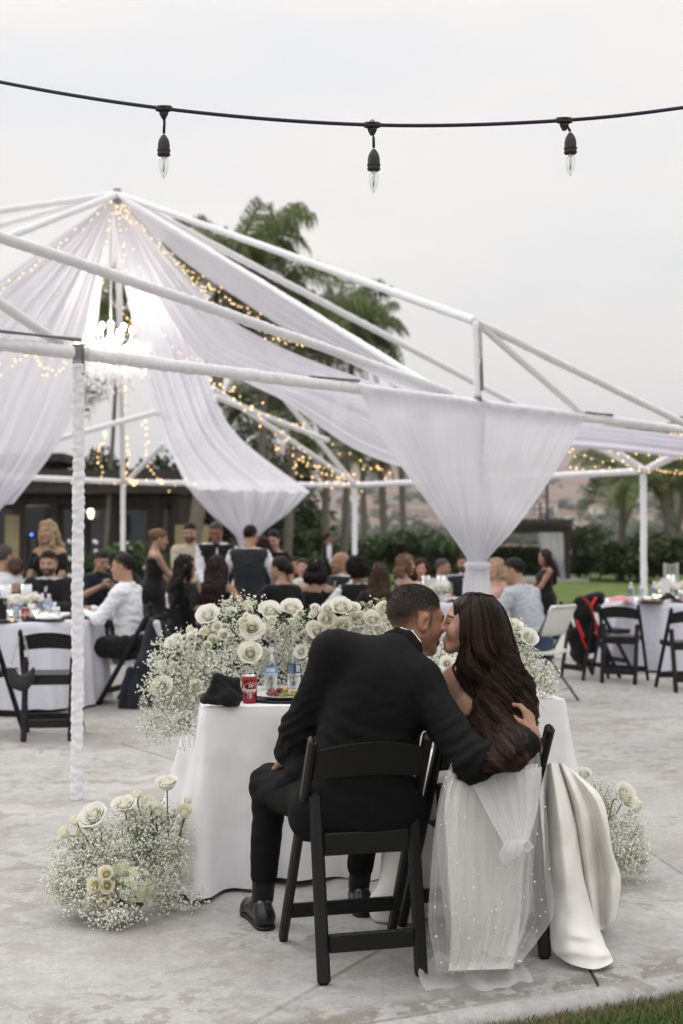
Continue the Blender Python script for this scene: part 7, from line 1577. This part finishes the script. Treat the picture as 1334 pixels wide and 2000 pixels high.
st = thing('red_cup', 'small red cup half hidden by the groom\'s elbow', 'cup', tpos(597, 1345)); MB().lathe([(.022, 0), (.026, .05), (.024, .05), (.02, .004)], 20, cap=False).build('cup', mat('red_plastic', (.32, .02, .03), .35, .1, 30), st, True); MB().lathe([(.001, .04), (.0235, .04)], 16, cap=False).build('drink', mat('red_drink', (.2, .01, .02), .2, .1, 30), st)
lp = W(1045, 1358, 5.5)
rk = MB()
for i in range(40): rk.ball(tpos(1020+i*2.4, 1353+5*math.sin(i*.08)), .0022, 5, 3)
tag(tag(rk.build('beaded_trim', mat('white_bead', (.8, .8, .78), .5, .05, 40), None, True), 'scalloped white beaded trim lying on the right end of the couple\'s table', 'trim'), kind='thing')
# ================================================================== chairs around the guests
def ch(label, px, d, rz, dx=0.): return chair(label, at(px, d)+dx, d, rz)
HB = ch('black folding chair at the left table with a handbag hung on its post', 102, 9.42, 6)
ch('black folding chair cut by the left picture edge', -32, 9.6, -14)
JC = ch('black folding chair under the man in the white dress shirt, jacket over its back', 262, 11.33, 74)
for lab, px, d, rz in (('black folding chair of the woman in the lace top', 350, 12.88, -38), ('black folding chair of the long-haired woman beside the charcoal vest', 424, 12.68, -12), ('black folding chair of the woman with the low bun', 553, 12.58, 26), ('black folding chair of the bare-shouldered woman', 618, 12.98, -14), ('black folding chair of the curly-haired guest', 700, 12.78, 16), ('black folding chair of the brown-streaked long-haired woman', 741, 12.18, -8), ('black folding chair behind the dark-shirted man', 190, 15.2, 205), ('black folding chair of the smiling woman at the far table', 240, 15.9, 195), ('black folding chair of the bearded man in the suit', 102, 12.75, 172), ('black folding chair of the brown-haired woman at the left table', 30, 12.72, 8), ('black folding chair left of the lace-top woman', 318, 13.6, -60), ('black folding chair of the bald man', 670, 14.4, 130), ('black folding chair of the woman with the golden bob', 790, 14.9, -70)): ch(lab, px, d, rz)
ch('black folding chair at the right table, turned to the right', 1216, 13.05, -24)
ch('black folding chair cut by the right picture edge', 1335, 12.35, 4)
BPC = ch('black folding chair carrying the black and red backpack', 1150, 13.4, -58)
ch('black folding chair behind the backpack chair', 1178, 14.1, -70); ch('black folding chair beyond the right table cloth', 1205, 15.6, -110)
def white_chair():
    x, y = at(1056, 11.55), 11.55; t = thing('folding_chair', 'white plastic folding chair with grey legs under the man in grey', 'chair', (x, y, 0), rad(50), 'white folding chairs')
    wp = mat('white_plastic', (.70, .69, .66), .5, .05, 20); gm = mat('grey_chair_tube', (.12, .13, .13), .4, .1, 30, metal=.4)
    for s in (-1, 1):
        MB().tube([(s*.21, .25, 0), (s*.205, .02, .40), (s*.20, -.20, .80), (s*.20, -.235, .86)], .0125, 8).build('front_leg', gm, t, True)
        MB().tube([(s*.185, -.28, 0), (s*.185, .10, .45)], .0125, 8).build('rear_leg', gm, t, True)
    MB().tube([(-.185, -.21, .11), (.185, -.21, .11)], .009, 6).build('stretcher', gm, t, True)
    def panel(nm, n0, rows, th):
        V = []; 
        for (yy, z, bow, w) in rows:
            for i in range(11): u = i/10*2-1; V.append((u*w, yy+bow*(1-u*u), z-(.012*(1-u*u) if nm == 'seat' else 0)))
        o = mesh(nm, V, grid_faces(len(rows), 11), wp, t, True); s = o.modifiers.new('thickness', 'SOLIDIFY'); s.thickness = th; s.offset = 0; return o
    panel('seat', 0, [(-.15, .445, 0, .20), (0, .44, 0, .215), (.15, .445, 0, .215), (.23, .44, 0, .205), (.245, .425, 0, .19)], .028)
    bk = panel('back_rest', 0, [(-.115, .60, -.02, .19), (-.14, .64, -.035, .205), (-.18, .74, -.045, .21), (-.215, .82, -.045, .215), (-.235, .86, -.04, .215), (-.245, .862, -.04, .20)], .026)
    MB().box((0, -.235, .775), (.06, .012, .014)).build('hand_slot', M_BLACK, bk)
white_chair()
def handbag():
    p = W(42, 1318, 9.16); t = thing('handbag', 'black crescent handbag hanging by its chain from the chair post', 'handbag', p)
    b = Blob(); A = np.linspace(rad(200), rad(340), 7); pts = [V3((.10*cos(a), 0, .085+.13*sin(a)-.01)) for a in A]
    for q, w in zip(zip(pts[:-1], pts[1:]), (.025, .045, .058, .058, .045, .025)): b.cap(q[0], q[1], w*.75, w*.75, k=.03)
    V, F = b.mesh(.008); V = V*np.array((.9, .55, 1.15)); V = V+normals(V, F)*wob(V, .003, 8, 2)[:, None]; mesh('bag_body', V, F, mat('black_bag_leather', (.012, .012, .013), .4, .15, 60, .15, 200, spec=.45), t, True)
    for s, x in (('a', -.07), ('b', .06)):
        c = MB()
        for i in range(9): z = .09+.021*i; xx = x*(1-i/12); c.tube([(xx+.006*cos(q), .006*sin(q)*(i % 2), z+.013*sin(q)) for q in np.linspace(0, 6.28, 9)], .0028, 5, False)
        tag(c.build('chain', mat('silver_chain', (.6, .6, .62), .25, .1, 40, metal=.9), t, True), kind='stuff')
    MB().box((-.01, -.035, .03), (.045, .008, .012), Matrix.Rotation(.6, 3, 'Y')).build('clasp', mat('silver_chain', (.6, .6, .62)), t)
handbag()
def draped_jacket():
    c = V3((at(290, 11.2), 11.2, 0)); b = Blob(); P = lambda px, py, d: W(px, py, d)
    b.cap(P(300, 1222, 11.1), P(282, 1300, 11.0), .06, .07, k=.06).cap(P(282, 1300, 11.0), P(255, 1385, 10.95), .07, .05, k=.06).cap(P(312, 1228, 11.3), P(325, 1262, 11.4), .07, .07, k=.06).cap(P(325, 1262, 11.4), P(318, 1330, 11.35), .07, .05, k=.06).cap(P(300, 1290, 11.05), P(296, 1352, 11.0), .05, .06, k=.05).cap(P(250, 1310, 10.98), P(236, 1380, 10.95), .03, .035, k=.04)
    V, F = b.mesh(.012); V = relax(V, F, 2, .4); N_ = normals(V, F); V = V+N_*(.012*np.sin((V[:, 0]*.9+V[:, 1]*.5)*38+2*wob(V, .4, 2, 3))+wob(V, .006, 5, 8))[:, None]
    t = thing('suit_jacket', 'dark suit jacket with white lining hung over the white-shirted man\'s chair', 'jacket', c); mesh('jacket_cloth', V, F, CM['navy'], t, True, world=True)
    l_ = Blob().cap(P(306, 1218, 11.0), P(312, 1240, 11.0), .032, .02, k=.02).cap(P(304, 1282, 10.97), P(312, 1296, 10.98), .012, .01, k=.01); V, F = l_.mesh(.007); mesh('lining', V, F, clothmat('pale_lining', (.55, .56, .60), .5), t, True, world=True)
draped_jacket()
def backpack():
    p = W(1150, 1215, 13.35); t = thing('backpack', 'black backpack with red straps hung on a chair by the lawn', 'backpack', (p.x, p.y, .45)); P = lambda px, py, d=13.3: W(px, py, d)
    b = Blob().cap(P(1132, 1178), P(1165, 1172), .07, .08, k=.06).cap(P(1140, 1200), P(1150, 1262), .10, .09, k=.08).cap(P(1112, 1190), P(1140, 1185), .05, .06, k=.05).cap(P(1120, 1240), P(1132, 1290), .07, .06, k=.05)
    V, F = b.mesh(.013); V = V+normals(V, F)*wob(V, .012, 5, 4)[:, None]; mesh('bag', V, F, CM['black'], t, True, world=True)
    rd = mat('red_nylon', (.62, .02, .02), .5, .15, 40)
    for pts, r_ in ((((1140, 1168), (1152, 1182), (1160, 1205), (1168, 1245)), .022), (((1165, 1166), (1158, 1178), (1152, 1190)), .03), (((1126, 1210), (1132, 1228), (1140, 1245)), .035), (((1134, 1240), (1146, 1268), (1150, 1282)), .02)):
        MB().tube(interp([P(x, y, 13.17) for x, y in pts], 10), r_, 8, squash=.5).build('strap', rd, t, True, world=True)
backpack()
# ================================================================== things on the guest tables
def on(px, py, z=.76):
    k = W(px, py, 1)-V3((0, 0, CH)); t = (z-CH)/k.z; return V3((k.x*t, t, z))
def lay(px, d, z=.762): return V3((at(px, d), d, z))
kb_ = {}
for c in bpy.data.objects:
    if c.parent: kb_.setdefault(c.parent, []).append(c)
def bottle_copy(label, loc, kind, s=1.): c = copy_tree(BOT[kind], None, kb_); c.location = loc; c['label'] = label; c.scale = (s, s, s); return c
for lab, px, d, k in (('water bottle left of the red can on the left table', 33, 10.85, 0), ('water bottle behind the white napkin on the left table', 83, 11.3, 1), ('water bottle before the bearded man', 96, 11.15, 0), ('left one of the two water bottles on the right table', 1232, 14.3, 1), ('right one of the two water bottles on the right table', 1252, 14.15, 0), ('water bottle among the candles on the right table', 1277, 14.6, 1)): bottle_copy(lab, lay(px, d), k, 1.05)
sc_ = copy_tree(SODA, None, kb_); sc_.location = lay(50, 10.8); sc_['label'] = 'red soda can on the left table next to a water bottle'
amber = mat('amber_drink', (.62, .30, .03), .2, .1, 20, trans=.5); wg = glass('clear_glass', (.95, .96, .96), .25)
def tumbler(label, loc, h=.13, r_=.036, fill=.6, m=amber, cat='glass', group='drinks on the guest tables'):
    t = thing('drinking_glass', label, cat, loc, 0, group); MB().lathe([(.001, .003), (r_*.8, .001), (r_, h), (r_*.95, h), (r_*.76, .006)], 20, cap=False).build('glass_body', wg, t, True); MB().lathe([(.001, .008), (r_*.74, .008), (r_*.86, h*fill), (.001, h*fill)], 18, cap=False).build('drink', m, t, True); return t
tumbler('tumbler of amber drink on the left table', lay(62, 11.15)); tumbler('clear plastic cup beside the bearded man\'s plate', lay(110, 11.0), .11, .036, .1, mat('ice_water', (.7, .72, .74), .2, .05, 30, trans=.4, alpha=.4)); tumbler('tumbler of amber drink behind the bottle before the bearded man', lay(103, 11.4)); tumbler('tumbler of amber drink between the couple', lay(838, 14.1)); tumbler('tumbler of reddish drink between the couple', lay(818, 14.0), m=mat('red_tea', (.5, .1, .04), .2, .1, 20, trans=.5)); tumbler('tumbler of amber drink on the right table', lay(1291, 14.35)); tumbler('tumbler of amber drink at the right picture edge', lay(1330, 14.3))
def flute(label, loc):
    t = thing('champagne_flute', label, 'champagne glass', loc, 0, 'drinks on the guest tables'); MB().lathe([(.032, 0), (.03, .003), (.004, .008), (.004, .09), (.018, .115), (.025, .17), (.023, .215)], 18, cap=False).build('glass_body', wg, t, True); MB().lathe([(.001, .10), (.016, .118), (.0225, .165), (.001, .165)], 16, cap=False).build('drink', mat('champagne', (.62, .48, .16), .2, .1, 20, trans=.5), t, True)
flute('champagne flute at the left picture edge', lay(11, 10.75)); flute('champagne flute on the table behind the couple', lay(880, 14.0))
fl_m = emis('candle_flame', (1., .56, .18), 40)
def candle(label, loc, tall=True):
    t = thing('candle_holder', label, 'candle', loc, 0, 'candles on the guest tables'); h, r_ = (.28, .052) if tall else (.085, .038)
    MB().lathe([(r_*.98, 0), (r_, .004), (r_, h), (r_*.96, h), (r_*.95, .006)], 22, cap=False).build('glass_body', wg, t, True); c = MB().lathe([(r_*.62, .004), (r_*.62, h*.5), (.003, h*.49)], 16).build('wax', mat('ivory_wax', (.76, .70, .58), .5, .05, 20, trans=.4), t, True)
    MB().lathe([(.001, 0), (.007, .008), (.005, .02), (.0008, .036)], 8, (0, 0, h*.5), cap=False).build('flame', fl_m, c, True)
for lab, px, d, tl in (('tall glass candle holder at the left picture edge', 12, 11.5, True), ('tall glass candle holder behind the roses on the left table', 52, 11.7, True), ('small lit candle beside the amber drink on the left table', 70, 10.95, False), ('small lit candle beside the champagne flute', 22, 10.95, False), ('tall glass candle holder between the couple', 832, 14.5, True), ('small lit candle between the couple', 806, 14.2, False), ('tall candle holder in front of the gathered drape', 862, 14.6, True), ('small lit candle between the bald man and the curly-haired guest', 652, 15.3, False), ('left small lit candle on the right table', 1279, 14.2, False), ('right small lit candle on the right table', 1290, 14.05, False), ('tall glass candle holder on the right table', 1310, 14.9, True), ('small lit candle on the table behind the low-bun woman', 600, 15.2, False)): candle(lab, lay(px, d), tl)
def centre(label, loc, n, seed, R=.09):
    t = thing('flower_centrepiece', label, 'flowers', loc, 0, 'white rose centrepieces'); r = np.random.RandomState(seed)
    MB().lathe([(.05, 0), (.06, .01), (.065, .09), (.06, .09), (.05, .01)], 18, cap=False).build('bowl', mat('white_porcelain', (.74, .74, .75)), t, True)
    for i in range(n):
        a = 2.4*i; q = math.sqrt(i/n)*R*1.25; p = V3(loc)+V3((q*cos(a), q*sin(a), .13+.05*(1-q/R*.6)+r.uniform(-.01, .01))); flower(t, p, (cos(a)*q*7, sin(a)*q*7-.3, .8), r.uniform(.036, .05), r.choice(['half', 'open', 'peony']), i, False)
    b = MB()
    for i in range(14): a = i*.9; p = np.array((.075*cos(a), .075*sin(a), .10)); d = np.array((.05*cos(a), .05*sin(a), .02*sin(i))); s = np.array((-.018*sin(a), .018*cos(a), .01)); b.add([p, p+d*.5+s, p+d, p+d*.5-s], [(0, 1, 2, 3)])
    tag(b.build('leaf', M_GREEN, t), kind='stuff')
centre('white rose centrepiece at the left end of the left table', lay(30, 11.25), 12, 1); centre('single low rose bunch on the left table before the bearded man', lay(66, 11.5), 7, 2, .06); centre('white rose centrepiece beyond the groom\'s head', lay(815, 14.4), 12, 3); centre('white rose centrepiece in front of the gathered drape', lay(858, 14.2), 10, 4); centre('white rose centrepiece on the right table', lay(1304, 14.6), 13, 5, .1); centre('white rose centrepiece at the right picture edge', lay(1338, 14.9), 12, 6); centre('white rose centrepiece beside the bald man', lay(645, 15.6), 10, 7); centre('white rose centrepiece beyond the low-bun woman', lay(585, 15.6), 8, 8)
plate_setting('white plate at the left picture edge', lay(0, 10.65), .13, False); plate_setting('white plate with a crumpled napkin on the left table', lay(92, 10.85), .13, False); plate_setting('white plate in front of the man in the white shirt', lay(152, 11.2), .13, True); plate_setting('white plate at the front of the right table', lay(1268, 14.02), .12, True); plate_setting('white plate at the right end of the right table', lay(1335, 14.05), .13, True)
napkin('crumpled white napkin on the plate of the left table', lay(92, 10.83, .785), .10, .05, CM['white'], 3, .3); napkin('pink napkin at the left of the right table', lay(1209, 14.2), .12, .075, clothmat('rose_pink', (.62, .27, .30)), 5, .2); napkin('peaked black napkin on the right table', lay(1304, 14.0, .785), .09, .09, CM['black'], 6, .1); napkin('black napkin on the left table beside the red can', lay(62, 10.75), .07, .03, CM['black'], 7, .1); napkin('small black napkin beyond the groom on the middle table', lay(885, 14.05), .09, .03, CM['black'], 8, .4)
for lab, px, d in (('white table number stand on the right table', 1299, 14.35), ('white table number stand on the middle table', 845, 14.35)):
    t = thing('table_number_stand', lab, 'table sign', lay(px, d), .15, 'table number stands'); MB().box((0, 0, .0075), (.12, .07, .015)).build('foot', M_WHITEP, t); MB().box((0, 0, .135), (.10, .02, .24)).build('board', M_WHITEP, t)
t = thing('menu_card', 'black menu card standing at the left picture edge', 'menu card', lay(2, 10.72), .2); MB().box((0, 0, .1), (.10, .004, .20), Matrix.Rotation(-.12, 3, 'X')).build('card', CM['black'], t); MB().box((0, .03, .09), (.10, .004, .18), Matrix.Rotation(.2, 3, 'X')).build('easel_back', CM['black'], t)
t = thing('chiavari_chair', 'white slim-barred chair on the lawn at the right picture edge', 'chair', (at(1300, 30), 30, 0), .4); wp = mat('white_plastic', (.70, .69, .66))
for sx in (-1, 1): MB().tube([(sx*.2, -.2, 0), (sx*.19, -.2, .92)], .018, 6).build('rear_leg', wp, t); MB().tube([(sx*.2, .2, 0), (sx*.2, .2, .45)], .018, 6).build('front_leg', wp, t)
MB().box((0, 0, .45), (.42, .42, .04)).build('seat', wp, t)
for i in range(6): MB().tube([(-.15+.06*i, -.2, .5), (-.15+.06*i, -.2, .88)], .012, 6).build('back_bar', wp, t)
for z in (.5, .88): MB().tube([(-.19, -.2, z), (.19, -.2, z)], .016, 6).build('back_rail', wp, t)
